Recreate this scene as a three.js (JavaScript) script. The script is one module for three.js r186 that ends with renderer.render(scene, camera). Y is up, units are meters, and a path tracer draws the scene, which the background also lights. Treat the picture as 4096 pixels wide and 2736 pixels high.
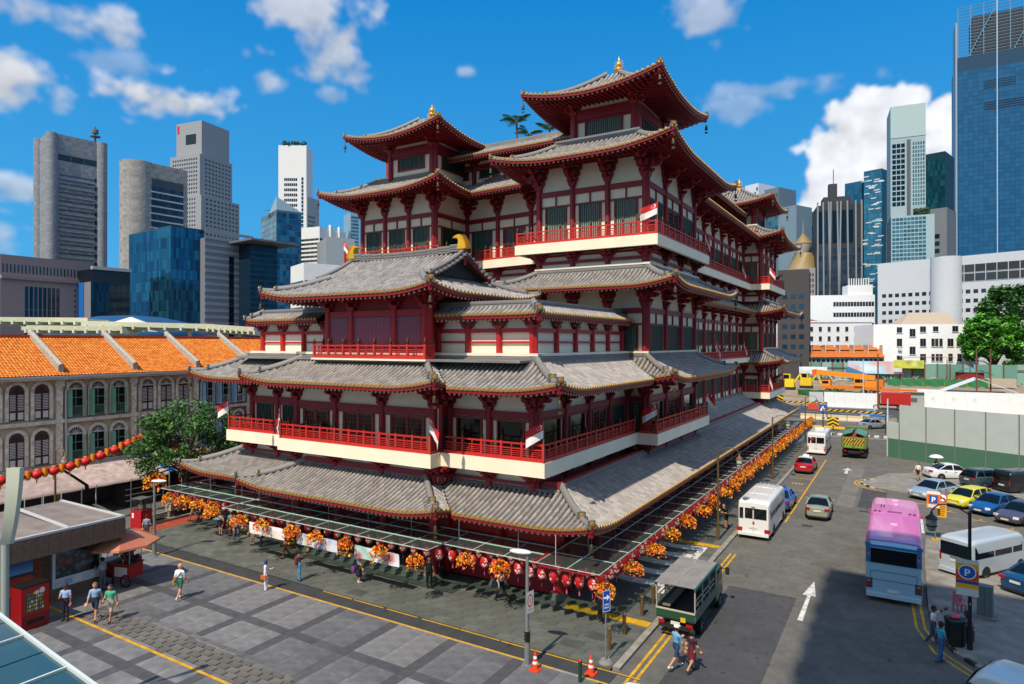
import * as THREE from 'three';
import { mergeGeometries } from 'three/addons/utils/BufferGeometryUtils.js';

// ---------------------------------------------------------------- camera, sky, sun, exposure
const scene = new THREE.Scene();
const F = 2590, CU = 2048, CV = 1368, EYE = 13;               // lens in photograph pixels (4096 x 2736), eye height in metres
const YAW = 31.12 * Math.PI / 180, PITCH = 0.12 * Math.PI / 180;
const camera = new THREE.PerspectiveCamera(2 * Math.atan(1368 / F) * 180 / Math.PI, 4096 / 2736, 0.1, 9000);
camera.position.set(0, EYE, 0);
camera.rotation.set(PITCH, YAW, 0, 'YXZ');
const renderer = new THREE.WebGLRenderer({ antialias: true });
renderer.toneMapping = THREE.LinearToneMapping;
renderer.toneMappingExposure = 1.55;
renderer.shadowMap.enabled = true;

const SUN_EL = 54 * Math.PI / 180;
const sunDir = new THREE.Vector3(0.003, Math.sin(SUN_EL), Math.cos(SUN_EL)).normalize();
const sun = new THREE.DirectionalLight(0xfff1de, 3.3);
sun.position.copy(sunDir).multiplyScalar(300).add(new THREE.Vector3(-20, 0, -60));
sun.target.position.set(-20, 0, -60); scene.add(sun, sun.target);
sun.castShadow = true; sun.shadow.mapSize.set(4096, 4096); sun.shadow.radius = 1;
Object.assign(sun.shadow.camera, { left: -90, right: 90, top: 120, bottom: -120, near: 1, far: 700 });

// deterministic noise
function rng(seed) { let s = seed >>> 0; return () => { s = (s + 0x6D2B79F5) | 0; let t = Math.imul(s ^ (s >>> 15), 1 | s); t = (t + Math.imul(t ^ (t >>> 7), 61 | t)) ^ t; return ((t ^ (t >>> 14)) >>> 0) / 4294967296; }; }
function hash(x, y, z) { let h = Math.imul(x | 0, 374761393) + Math.imul(y | 0, 668265263) + Math.imul(z | 0, 2147483647 ^ 0x5bd1e995); h = Math.imul(h ^ (h >>> 13), 1274126177); h ^= h >>> 16; return (h >>> 0) / 4294967296; }
const sm = t => t * t * (3 - 2 * t), lerp = (a, b, t) => a + (b - a) * t, clamp = (x, a = 0, b = 1) => Math.min(b, Math.max(a, x));
function noise3(x, y, z) {
  const i = Math.floor(x), j = Math.floor(y), k = Math.floor(z), u = sm(x - i), v = sm(y - j), w = sm(z - k);
  const a = hash(i, j, k), b = hash(i + 1, j, k), c = hash(i, j + 1, k), d = hash(i + 1, j + 1, k), e = hash(i, j, k + 1), f = hash(i + 1, j, k + 1), g = hash(i, j + 1, k + 1), h = hash(i + 1, j + 1, k + 1);
  const p = a + (b - a) * u, q = c + (d - c) * u, r = e + (f - e) * u, s = g + (h - g) * u, m = p + (q - p) * v, n = r + (s - r) * v; return m + (n - m) * w;
}
function fbm(x, y, z, o = 5) { let a = 0.5, s = 0, n = 0; for (let i = 0; i < o; i++) { s += a * noise3(x, y, z); n += a; a *= 0.5; x = x * 2.03 + 7.1; y = y * 2.03 + 3.7; z = z * 2.03 + 1.3; } return s / n; }

{ // sky: clear tropical blue with soft fair-weather clouds and one tall cumulus
  const W = 2048, Hh = 1024, d = new Float32Array(W * Hh * 4);
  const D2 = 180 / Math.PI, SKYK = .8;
  const ang = (u, v) => { const x = (u - CU) / F, y = (CV - v) / F; const az = Math.atan(x) * D2; return [az, Math.atan(y * Math.cos(Math.atan(x))) * D2 + .12]; };
  // soft clouds: centre (photo direction), half width, half height (degrees), strength, edge softness
  const soft = [[110, 30, 250, 75, .9], [0, 320, 150, 115, 1.0], [720, 400, 190, 85, 1.15], [1240, 50, 240, 210, .8], [1380, 230, 90, 60, .7], [1068, 335, 60, 60, .6], [40, 740, 95, 45, .6], [10, 930, 70, 60, .5], [110, 915, 50, 40, .4], [1865, 288, 45, 20, .5], [2810, 50, 150, 95, .6], [3080, 360, 320, 40, .32], [2960, 420, 150, 50, .35], [500, 260, 130, 40, .3], [1330, 380, 70, 30, .35]]
    .map(([u, v, ru, rv, s]) => { const [a, e] = ang(u, v); return [a, e, ru / F * D2, rv / F * D2, s]; });
  const cum = [[3500, 420, 150, 60], [3470, 480, 160, 110], [3460, 600, 200, 140], [3410, 740, 190, 150], [3350, 850, 150, 110], [3640, 400, 70, 50], [3730, 520, 70, 40], [3780, 460, 60, 70], [3760, 560, 140, 80], [3600, 620, 260, 170], [3270, 900, 110, 70], [3700, 760, 300, 160], [3450, 960, 420, 160], [3800, 700, 200, 130]]
    .map(([u, v, ru, rv]) => { const [a, e] = ang(u, v); return [a, e, ru / F * D2, rv / F * D2]; });
  for (let j = 0; j < Hh; j++) {
    const el = ((j + .5) / Hh - .5) * 180;                      // row 0 is the bottom
    for (let i = 0; i < W; i++) {
      // three.js: u = atan2(z, x) / 2pi + 0.5
      const ph = ((i + .5) / W - .5) * 2 * Math.PI, x = Math.cos(ph), z = Math.sin(ph);
      let az = (Math.atan2(x, -z) + YAW) * D2;                    // 0 on the camera's axis, right positive
      if (az > 180) az -= 360;
      const e = Math.max(el, 0), t = clamp(e / 30), k = clamp((e - 30) / 60);
      const side = clamp((az + 60) / 120) * (Math.abs(az) < 90 ? 1 : 0) + (Math.abs(az) < 90 ? 0 : .5);
      let r = lerp(.11, .004, Math.pow(t, .5)), g = lerp(.41, .185, Math.pow(t, .7)), b = lerp(.69, .52, t);
      r = lerp(r, .004, k); g = lerp(g, .13, k); b = lerp(b, .45, k);
      const cd = Math.cos(el / D2), X = cd * x, Y = Math.sin(el / D2), Z = cd * z;
      let a = 0, sh = 1;
      if (el > -1 && el < 75) {
        if (Math.abs(az) < 62) {
          let n = -1, n2 = 0;
          for (const c of soft) {
            const q = Math.hypot((az - c[0]) / c[2], (el - c[1]) / c[3]);
            if (q > 1.7) continue;
            if (n < 0) { n = fbm(X * 14 + 5, Y * 22 + 2, Z * 14, 6); n2 = fbm(X * 46, Y * 60, Z * 46 + 9, 5); }
            const v = clamp((.92 - q + (n - .5) * 1.9 + (n2 - .5) * 1.5) * 1.5) * c[4];
            if (v > a) { a = Math.min(v, .95); sh = .62 + .3 * clamp((el - c[1]) / c[3] * .7 + .3) + (n2 - .5) * .4; }
          }
          let n3 = -1, n4 = 0;
          for (const c of cum) {
            const q = Math.hypot((az - c[0]) / c[2], (el - c[1]) / c[3]);
            if (q > 1.6) continue;
            if (n3 < 0) { n3 = fbm(X * 60, Y * 60, Z * 60, 4); n4 = fbm(X * 22 + 3, Y * 22, Z * 22, 3); }
            const v = clamp((1.02 - q + (n3 - .5) * .8 + (n4 - .5) * .5) * 7);
            if (v > 0) { if (v >= a) sh = clamp(.9 + (n3 - .5) * .5 + (n4 - .5) * .55 + .1 * clamp((el - 10) / 8, -1, 1), .66, 1.12); a = Math.max(a, v); }
          }
        }
        if (Math.abs(az) > 46 && el > 3) { // unseen clouds round the back, added brighter and denser to fill the shade
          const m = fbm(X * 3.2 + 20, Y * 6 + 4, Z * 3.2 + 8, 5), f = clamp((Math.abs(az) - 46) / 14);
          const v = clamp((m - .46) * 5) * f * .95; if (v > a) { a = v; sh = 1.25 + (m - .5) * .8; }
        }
        const ca = X * sunDir.x + Y * sunDir.y + Z * sunDir.z; if (ca > .3) { const k2 = Math.pow((ca - .3) / .7, 3); r += .7 * k2; g += .68 * k2; b += .6 * k2; }   // bright air round the sun
      }
      r = lerp(r, sh * .74, a); g = lerp(g, sh * .76, a); b = lerp(b, sh * .81, a);
      if (el < 0) { r = lerp(.25, .10, clamp(-el / 20)); g = lerp(.34, .10, clamp(-el / 20)); b = lerp(.42, .10, clamp(-el / 20)); }
      const o = (j * W + i) * 4; d[o] = r * SKYK; d[o + 1] = g * SKYK; d[o + 2] = b * SKYK; d[o + 3] = 1;
    }
  }
  const tex = new THREE.DataTexture(d, W, Hh, THREE.RGBAFormat, THREE.FloatType);
  tex.mapping = THREE.EquirectangularReflectionMapping; tex.magFilter = tex.minFilter = THREE.LinearFilter; tex.needsUpdate = true;
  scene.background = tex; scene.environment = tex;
}

// ---------------------------------------------------------------- helpers
const _f = new THREE.Vector3(0, 0, -1).applyEuler(camera.rotation), _r = new THREE.Vector3(1, 0, 0).applyEuler(camera.rotation), _u = new THREE.Vector3(0, 1, 0).applyEuler(camera.rotation);
// a photo pixel gives a direction; depth d is along the camera axis, y the height of the surface it touches
const rayOf = (u, v) => _f.clone().addScaledVector(_r, (u - CU) / F).addScaledVector(_u, (CV - v) / F);
const atDepth = (u, v, d) => rayOf(u, v).multiplyScalar(d).add(camera.position);
const atY = (u, v, y = 0) => { const r = rayOf(u, v); return r.multiplyScalar((y - EYE) / r.y).add(camera.position); };

const C = c => c instanceof THREE.Color ? c : new THREE.Color(c);
// tileable grain used as a faint colour variation on every surface
function tfbm(x, y, p, seed, oct = 5) { // noise that repeats on the unit square
  let a = .5, s = 0, n = 0;
  for (let o = 0; o < oct; o++, p *= 2, a *= .55) { const X = x * p, Y = y * p, i = Math.floor(X), j = Math.floor(Y), u = sm(X - i), v = sm(Y - j), i1 = (i + 1) % p, j1 = (j + 1) % p, k = seed + o * 17; const c = hash(i % p, j % p, k), d = hash(i1, j % p, k), e = hash(i % p, j1, k), f = hash(i1, j1, k); const m = c + (d - c) * u, q = e + (f - e) * u; s += a * (m + (q - m) * v); n += a; }
  return s / n;
}
function noiseTex(n, seed, f, lo, hi, oct = 5) {
  const d = new Uint8Array(n * n * 4);
  for (let j = 0; j < n; j++) for (let i = 0; i < n; i++) {
    const v = tfbm(i / n, j / n, Math.max(2, Math.round(f * 2)), seed, oct);
    const g = hash(i, j, seed), k = clamp(lerp(lo, hi, clamp((v - .5) * 2.2 + .5)) + (g - .5) * 7, 0, 255), o = (j * n + i) * 4;
    d[o] = d[o + 1] = d[o + 2] = k; d[o + 3] = 255;
  }
  const t = new THREE.DataTexture(d, n, n); t.wrapS = t.wrapT = THREE.RepeatWrapping; t.magFilter = THREE.LinearFilter; t.minFilter = THREE.LinearMipmapLinearFilter; t.generateMipmaps = true; t.needsUpdate = true; return t;
}
const rep = (t, r, srgb = true) => { const c = t.clone(); c.repeat.set(r, r); if (srgb) c.colorSpace = THREE.SRGBColorSpace; c.needsUpdate = true; return c; };
const grain0 = noiseTex(256, 3, 2.2, 248, 255), stain0 = noiseTex(512, 11, 3, 198, 255, 6), fine0 = noiseTex(256, 5, 16, 0, 255, 3);
const grain = rep(grain0, .35), stain = rep(stain0, .12), stainBig = rep(stain0, .035), bumpFine = rep(fine0, 1.2, false);
const mats = {};
function mat(color, rough = .8, o = {}) {
  const key = C(color).getHexString() + rough + JSON.stringify(o, (k, v) => v && v.isTexture ? v.uuid : v);
  if (mats[key]) return mats[key];
  const { plain, phys, ...rest } = o;
  const m = phys ? new THREE.MeshPhysicalMaterial({ color, roughness: rough, ...rest }) : new THREE.MeshStandardMaterial({ color, roughness: rough, ...rest });
  if (!plain && !m.map) m.map = grain;
  return mats[key] = m;
}
const VC = { vertexColors: true };
// geometry collector: boxes, prisms, lathes and lofts in one buffer, metre uv, optional vertex colours
class B {
  constructor() { this.p = []; this.n = []; this.c = []; this.i = []; this.hasC = false; this.col = [1, 1, 1]; }
  color(c) { const k = C(c); this.col = [k.r, k.g, k.b]; this.hasC = true; return this; }
  rgb(r, g, b) { this.col = [r, g, b]; this.hasC = true; return this; }
  v(x, y, z, nx = 0, ny = 0, nz = 0) { this.p.push(x, y, z); this.n.push(nx, ny, nz); this.c.push(...this.col); return this.p.length / 3 - 1; }
  quad(a, b, c, d) { // four points, counter-clockwise seen from outside
    const ux = b[0] - a[0], uy = b[1] - a[1], uz = b[2] - a[2], vx = d[0] - a[0], vy = d[1] - a[1], vz = d[2] - a[2];
    let nx = uy * vz - uz * vy, ny = uz * vx - ux * vz, nz = ux * vy - uy * vx; const l = Math.hypot(nx, ny, nz) || 1; nx /= l; ny /= l; nz /= l;
    const k = this.v(...a, nx, ny, nz); this.v(...b, nx, ny, nz); this.v(...c, nx, ny, nz); this.v(...d, nx, ny, nz);
    this.i.push(k, k + 1, k + 2, k, k + 2, k + 3); return this;
  }
  tri(a, b, c) { const ux = b[0] - a[0], uy = b[1] - a[1], uz = b[2] - a[2], vx = c[0] - a[0], vy = c[1] - a[1], vz = c[2] - a[2]; let nx = uy * vz - uz * vy, ny = uz * vx - ux * vz, nz = ux * vy - uy * vx; const l = Math.hypot(nx, ny, nz) || 1; const k = this.v(...a, nx / l, ny / l, nz / l); this.v(...b, nx / l, ny / l, nz / l); this.v(...c, nx / l, ny / l, nz / l); this.i.push(k, k + 1, k + 2); return this; }
  hexa(q) { // eight corners: 0-3 bottom ccw from above, 4-7 top
    const f = (a, b, c, d) => this.quad(q[a], q[b], q[c], q[d]); f(4, 5, 6, 7); f(3, 2, 1, 0); f(0, 1, 5, 4); f(1, 2, 6, 5); f(2, 3, 7, 6); f(3, 0, 4, 7); return this;
  }
  box(cx, cy, cz, sx, sy, sz, ry = 0, rx = 0, rz = 0) {
    const m = new THREE.Matrix4().makeRotationFromEuler(new THREE.Euler(rx, ry, rz, 'YXZ')), q = [];
    for (const y of [-.5, .5]) for (const [x, z] of [[-.5, .5], [.5, .5], [.5, -.5], [-.5, -.5]]) { const w = new THREE.Vector3(x * sx, y * sy, z * sz).applyMatrix4(m); q.push([w.x + cx, w.y + cy, w.z + cz]); }
    return this.hexa(q);
  }
  bar(a, b, w, h = w) { // square bar between two points
    const A = new THREE.Vector3(...a), D = new THREE.Vector3(...b).sub(A), up = Math.abs(D.y) > .98 * D.length() ? new THREE.Vector3(0, 0, 1) : new THREE.Vector3(0, 1, 0);
    const s = new THREE.Vector3().crossVectors(D, up).normalize().multiplyScalar(w / 2), t = new THREE.Vector3().crossVectors(s, D).normalize().multiplyScalar(h / 2), q = [];
    const E = new THREE.Vector3(...b);
    for (const P of [A, E]) for (const [i, j] of [[-1, -1], [1, -1], [1, 1], [-1, 1]]) { const w2 = P.clone().addScaledVector(s, i).addScaledVector(t, j); q.push([w2.x, w2.y, w2.z]); }
    return this.hexa(q);
  }
  ring(pts, cfn) { // sweep: list of rings (arrays of [x,y,z]), closed around; smooth normals
    const n = pts[0].length, k0 = this.p.length / 3;
    pts.forEach((r, j) => r.forEach(q => { if (cfn) { const cc = cfn(q, j); this.col = cc; } this.v(...q); }));
    const tmp = [];
    for (let j = 0; j < pts.length - 1; j++) for (let i = 0; i < n; i++) { const a = k0 + j * n + i, b = k0 + j * n + (i + 1) % n, c = a + n, d = b + n; tmp.push(a, b, d, a, d, c); }
    this.smooth(k0, tmp); return this;
  }
  sheet(g, closed = false) { // grid of points g[j][i], smooth
    const n = g[0].length, k0 = this.p.length / 3; g.forEach(r => r.forEach(q => this.v(...q)));
    const tmp = []; for (let j = 0; j < g.length - 1; j++) for (let i = 0; i < n - 1; i++) { const a = k0 + j * n + i, b = a + 1, c = a + n, d = b + n; tmp.push(a, b, d, a, d, c); }
    this.smooth(k0, tmp); return this;
  }
  smooth(k0, tmp) {
    const P = this.p, N = this.n;
    for (let t = 0; t < tmp.length; t += 3) {
      const [a, b, c] = [tmp[t] * 3, tmp[t + 1] * 3, tmp[t + 2] * 3];
      const ux = P[b] - P[a], uy = P[b + 1] - P[a + 1], uz = P[b + 2] - P[a + 2], vx = P[c] - P[a], vy = P[c + 1] - P[a + 1], vz = P[c + 2] - P[a + 2];
      const nx = uy * vz - uz * vy, ny = uz * vx - ux * vz, nz = ux * vy - uy * vx;
      for (const q of [a, b, c]) { N[q] += nx; N[q + 1] += ny; N[q + 2] += nz; }
    }
    for (let q = k0 * 3; q < N.length; q += 3) { const l = Math.hypot(N[q], N[q + 1], N[q + 2]) || 1; N[q] /= l; N[q + 1] /= l; N[q + 2] /= l; }
    for (const t of tmp) this.i.push(t);
  }
  cyl(x, y, z, r0, r1, h, seg = 12, cap = true) { // upright, base at y
    const a = [], b = []; for (let i = 0; i < seg; i++) { const t = -i / seg * 6.28319; a.push([x + Math.cos(t) * r0, y, z + Math.sin(t) * r0]); b.push([x + Math.cos(t) * r1, y + h, z + Math.sin(t) * r1]); }
    this.ring([a, b]); if (cap) { if (r1 > .001) this.fan(b); if (r0 > .001) this.fan(a.slice().reverse()); } return this;
  }
  fan(r) { for (let i = 1; i < r.length - 1; i++) this.tri(r[0], r[i], r[i + 1]); return this; }
  lathe(x, y, z, prof, seg = 12) { // prof: [radius, height]
    this.ring(prof.map(([r, h]) => { const a = []; for (let i = 0; i < seg; i++) { const t = -i / seg * 6.28319; a.push([x + Math.cos(t) * r, y + h, z + Math.sin(t) * r]); } return a; })); return this;
  }
  pipe(pts, r, seg = 6) { // round tube through points; r number or per-point array
    const V = pts.map(p => new THREE.Vector3(...p)), rings = []; let up = new THREE.Vector3(0, 1, 0);
    V.forEach((p, j) => {
      const t = V[Math.min(j + 1, V.length - 1)].clone().sub(V[Math.max(j - 1, 0)]).normalize();
      let s = new THREE.Vector3().crossVectors(t, Math.abs(t.dot(up)) > .95 ? new THREE.Vector3(1, 0, 0) : up).normalize(), w = new THREE.Vector3().crossVectors(s, t), rr = r.length ? r[j] : r, ring = [];
      for (let i = 0; i < seg; i++) { const a = i / seg * 6.28319; ring.push([p.x + (s.x * Math.cos(a) + w.x * Math.sin(a)) * rr, p.y + (s.y * Math.cos(a) + w.y * Math.sin(a)) * rr, p.z + (s.z * Math.cos(a) + w.z * Math.sin(a)) * rr]); }
      rings.push(ring);
    });
    this.ring(rings); this.fan(rings[0].slice().reverse()); this.fan(rings[rings.length - 1]); return this;
  }
  ell(x, y, z, rx, ry, rz, seg = 10, st = 7) { const pr = []; for (let j = 0; j <= st; j++) { const a = -Math.PI / 2 + j / st * Math.PI, r = []; for (let i = 0; i < seg; i++) { const t = -i / seg * 6.28319; r.push([x + Math.cos(t) * Math.cos(a) * rx, y + Math.sin(a) * ry, z + Math.sin(t) * Math.cos(a) * rz]); } pr.push(r); } return this.ring(pr); }
  ext(shape, z0, z1) { // polygon [x,y] ccw seen from +z, extruded from z0 to z1 (z1 > z0)
    const f = THREE.ShapeUtils.triangulateShape(shape.map(q => new THREE.Vector2(...q)), []);
    for (const t of f) { this.tri(...t.map(k => [...shape[k], z1])); this.tri(...[t[2], t[1], t[0]].map(k => [...shape[k], z0])); }
    shape.forEach((a, i) => { const b = shape[(i + 1) % shape.length]; this.quad([...a, z0], [...b, z0], [...b, z1], [...a, z1]); }); return this;
  }
  tf(k0, m) { const P = this.p, N = this.n, nm = new THREE.Matrix3().getNormalMatrix(m), w = new THREE.Vector3(); for (let q = k0 * 3; q < P.length; q += 3) { w.set(P[q], P[q + 1], P[q + 2]).applyMatrix4(m); P[q] = w.x; P[q + 1] = w.y; P[q + 2] = w.z; w.set(N[q], N[q + 1], N[q + 2]).applyMatrix3(nm).normalize(); N[q] = w.x; N[q + 1] = w.y; N[q + 2] = w.z; } return this; }
  get k() { return this.p.length / 3; }
  geo(uvs) {
    const g = new THREE.BufferGeometry(), n = this.p.length / 3, uv = new Float32Array(n * 2), P = this.p, N = this.n;
    if (uvs) uv.set(uvs); else for (let q = 0; q < n; q++) { const a = q * 3, x = Math.abs(N[a]), y = Math.abs(N[a + 1]), z = Math.abs(N[a + 2]); if (y >= x && y >= z) { uv[q * 2] = P[a]; uv[q * 2 + 1] = -P[a + 2]; } else if (x > z) { uv[q * 2] = P[a + 2]; uv[q * 2 + 1] = P[a + 1]; } else { uv[q * 2] = P[a]; uv[q * 2 + 1] = P[a + 1]; } }
    g.setAttribute('position', new THREE.Float32BufferAttribute(P, 3)); g.setAttribute('normal', new THREE.Float32BufferAttribute(N, 3)); g.setAttribute('uv', new THREE.BufferAttribute(uv, 2));
    if (this.hasC) g.setAttribute('color', new THREE.Float32BufferAttribute(this.c, 3));
    g.setIndex(this.i); return g;
  }
}
const taken = {};
function numbered(n) { taken[n] = (taken[n] || 0) + 1; return taken[n] === 1 ? n : n + '_' + String(taken[n] - 1).padStart(3, '0'); }
function mesh(name, g, m, par, x = 0, y = 0, z = 0, ry = 0) {
  if (g instanceof B) { if (!g.i.length) return null; g = g.geo(); }
  const o = new THREE.Mesh(g, m); o.name = name; o.position.set(x, y, z); o.rotation.y = ry; o.castShadow = o.receiveShadow = true; if (par) par.add(o); return o;
}
function tag(o, label, category, group, kind) { o.userData = { label, category }; if (group) o.userData.group = group; if (kind) o.userData.kind = kind; return o; }
function thing(name, label, category, group, x = 0, y = 0, z = 0, ry = 0) { const o = new THREE.Group(); o.name = numbered(name); o.position.set(x, y, z); o.rotation.y = ry; scene.add(o); return tag(o, label, category, group); }
function single(name, label, category, group, g, m, x, y, z, ry) { const o = mesh(numbered(name), g, m, scene, x, y, z, ry); return tag(o, label, category, group); }
function struct(name, g, m, kind = 'structure') { const o = mesh(numbered(name), g, m, scene); o.userData.kind = kind; return o; }
function stuff(o) { if (o) o.userData.kind = 'stuff'; return o; }
function copy(o, x, y, z, ry = 0, label) { const c = o.clone(); c.name = numbered(o.name.replace(/_\d{3}$/, '')); c.userData = { ...o.userData }; if (label) c.userData.label = label; c.position.set(x, y, z); c.rotation.y = ry; scene.add(c); return c; }
const boxCache = new Map();
function boxGeo(x, y, z) { const k = x.toFixed(3) + ',' + y.toFixed(3) + ',' + z.toFixed(3); if (!boxCache.has(k)) boxCache.set(k, new B().box(0, 0, 0, x, y, z).geo()); return boxCache.get(k); }
function bx(name, m, par, cx, cy, cz, sx, sy, sz, ry = 0) { return mesh(name, boxGeo(sx, sy, sz), m, par, cx, cy, cz, ry); }
function canvasTex(w, h, fn) { const c = document.createElement('canvas'); c.width = w; c.height = h; const g = c.getContext('2d'); fn(g, w, h); const t = new THREE.CanvasTexture(c); t.colorSpace = THREE.SRGBColorSpace; return t; }
function card(w, h) { const g = new THREE.PlaneGeometry(w, h); return g; }
// ---------------------------------------------------------------- ground, paving, roads, markings
const flat = (x0, x1, z0, z1, y) => new B().quad([x0, y, z1], [x1, y, z1], [x1, y, z0], [x0, y, z0]);   // z0 < z1
const ASPHALT = (() => { // worn asphalt: aggregate, patches and oil drips
  const n = 512, d = new Uint8Array(n * n * 4), r = rng(5);
  for (let j = 0; j < n; j++) for (let i = 0; i < n; i++) { const v = tfbm(i / n, j / n, 4, 71, 5), w = tfbm(i / n, j / n, 24, 72, 3); const k = clamp(215 + (v - .5) * 60 + (w - .5) * 40 + (r() - .5) * 50, 40, 255), o = (j * n + i) * 4; d[o] = k; d[o + 1] = k; d[o + 2] = k * .985; d[o + 3] = 255; }
  const drip = (x, y, rr, f) => { for (let j = -rr; j <= rr; j++) for (let i = -rr; i <= rr; i++) { const q = (i * i + j * j) / rr / rr; if (q < 1 && r() > q * .7) { const o = (((y + j + n) % n) * n + (x + i + n) % n) * 4; for (let c = 0; c < 3; c++) d[o + c] *= f; } } };
  for (let k = 0; k < 22; k++) drip(r() * n | 0, r() * n | 0, 2 + r() * 7 | 0, .62 + r() * .25);
  const t = new THREE.DataTexture(d, n, n); t.wrapS = t.wrapT = THREE.RepeatWrapping; t.magFilter = THREE.LinearFilter; t.generateMipmaps = true; t.minFilter = THREE.LinearMipmapLinearFilter; t.colorSpace = THREE.SRGBColorSpace; t.repeat.set(1 / 7, 1 / 7); t.needsUpdate = true; return t;
})();
const ROAD = mat('#6e6c67', .92, { map: ASPHALT, bumpMap: bumpFine, bumpScale: .004 }), ROADNEW = mat('#4c4d50', .92, { map: ASPHALT, bumpMap: bumpFine, bumpScale: .004 }), CONCP = mat('#8f8b82', .92, { map: rep(stain0, .22), bumpMap: bumpFine, bumpScale: .003 }), YEL = mat('#d9a512', .75, { map: rep(stain0, .5) }), WHT = mat('#d8d6ce', .75, { map: rep(stain0, .6) }), KERB = mat('#9b968b', .9, { map: rep(stain0, .3) });
struct('ground', flat(-900, 1200, -2600, 120, -.04), mat('#6b6861', .95, { map: stainBig }));
struct('road', flat(-9.62, 30, -124, -8, 0), ROAD);
struct('road', flat(-120, 80, -146, -124.0, -.004), ROADNEW);
struct('road', flat(-56, -46.6, -110, -22.5, 0), ROAD);
struct('road_patch', flat(-8, -4.65, -35.8, -20, .005), ROADNEW);
struct('road_patch', flat(-3.1, -1.2, -66, -58, .005), ROADNEW);
struct('road_patch', flat(-4.65, -3.4, -78, -58, .004), mat('#7d7a74', .92, { map: ASPHALT }));
const slabTones = (list, o) => list.map(c => mat(c, .8, o));
// paving laid piece by piece: the largest in view are meshes of their own, the rest one mass per tone
function paving(name, label, x0, x1, z0, z1, sx, sz, tones, { gap = .012, y = .1, n = 290, base, skip, pick, h = .05, bond = .5, jitter = .003, xs, zs } = {}) {
  const par = struct(name, flat(x0, x1, z0, z1, y - h), base || mat('#4c4a45', .95)), r = rng(name.length * 91 + Math.round(x0 * 7)), rest = tones.map(() => new B()), list = [];
  const put = (a, b, c, z) => { const cx = (a + b) / 2, cz = (z + c) / 2; if (b - a < .05 || skip && skip(cx, cz)) return; list.push([cx, cz, b - a - gap, z - c - gap, pick ? pick(cx, cz, r) : Math.floor(r() * tones.length), y - h / 2 + (r() - .5) * jitter]); };
  let row = 0;
  if (xs) for (let j = 0; j < zs.length - 1; j++) for (let i = 0; i < xs.length - 1; i++) put(xs[i], xs[i + 1], zs[j], zs[j + 1]);
  else for (let z = z1; z > z0 + .01; z -= sz, row++) { const off = bond ? -sx * ((row * bond) % 1) : 0; for (let x = x0 + off; x < x1 - .01; x += sx) put(Math.max(x, x0), Math.min(x + sx, x1), Math.max(z - sz, z0), z); }
  const key = q => Math.hypot(q[0] + .0, q[1], 13) - q[2] * q[3] * 4, vis = q => { const dx = q[0], dz = q[1], fz = dx * _f.x + dz * _f.z, fx = dx * _r.x + dz * _r.z; if (fz < 1) return false; const u = CU + F * fx / fz, v = CV + F * 13 / fz; return u > 0 && u < 4096 && v < 2736; };
  const own = new Set(list.filter(vis).sort((a, b) => key(a) - key(b)).slice(0, n));
  for (const q of list) if (own.has(q)) bx('slab', tones[q[4]], par, q[0], q[5], q[1], +q[2].toFixed(2), h, +q[3].toFixed(2)); else rest[q[4]].box(q[0], q[5], q[1], q[2], h, q[3]);
  rest.forEach((b, i) => stuff(mesh('slabs', b, tones[i], par)));
  return par;
}
const bandX = [-43.3, -40, -36.65, -33.3, -30.0, -26.7, -23.35, -20.05, -16.7, -13.4], bandZ = [-19.6, -14.2];
const isBand = (x, z) => bandX.some(b => Math.abs(x - b) < .27) || bandZ.some(b => Math.abs(z - b) < .27);
const lines = (lo, hi, bands, n) => { const o = [lo]; let p = lo; for (const b of [...bands, hi + .26]) { const e = Math.min(b - .26, hi); for (let k = 1; k <= n; k++) o.push(lerp(p, e, k / n)); if (b + .26 < hi) { o.push(b + .26); p = b + .26; } } return o; };
const PT = slabTones(['#6a6c6f', '#6d6f72', '#717375', '#7e7f7f', '#656769'], { map: rep(stain0, .3) }), BT = slabTones(['#515256', '#555659', '#5a5b5e'], { map: rep(stain0, .3) }), GT = slabTones(['#60655e', '#656a62', '#5c615b', '#6a6e66', '#62665f'], { map: rep(stain0, .3) }), CT = slabTones(['#6c6b68', '#74726e', '#656462'], { map: rep(stain0, .3) });
const cob = (x, z) => z > -17.4 && z < -15.7 && x > -33.2 && x < -20;
paving('plaza', '', -46, -9.95, -22.78, -8, 1, 1, [...PT, ...BT], { n: 295, skip: cob, xs: lines(-46, -9.95, bandX, 2), zs: lines(-22.78, -8, bandZ, 4), pick: (x, z, r) => isBand(x, z) ? 5 + Math.floor(r() * 2.3) : hash(Math.floor((x + 60.05) / 3.33), Math.floor((z + 41.2) / 5.4), 5) > .62 ? 3 : (r() > .88 ? 4 : Math.floor(r() * 3)) });
paving('cobble_strip', '', -33.2, -20, -17.4, -15.7, .62, .34, CT, { gap: .07, n: 150, base: mat('#8c7c54', .95, { map: rep(stain0, .8) }), y: .105, h: .04 });
struct('drain_lane', flat(-46, -9.62, -23.98, -22.78, .03), mat('#3d3f42', .9, { map: ASPHALT }));
paving('temple_forecourt', '', -46, -9.95, -29.4, -23.98, .9, .6, GT, { n: 220 });
paving('side_pavement', '', -14.9, -9.95, -104, -29.4, .9, .6, GT, { n: 60 });
struct('red_paving', flat(-45.9, -44.0, -30, -25, .112), mat('#a8482a', .85, { map: rep(stain0, .5) }));
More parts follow.
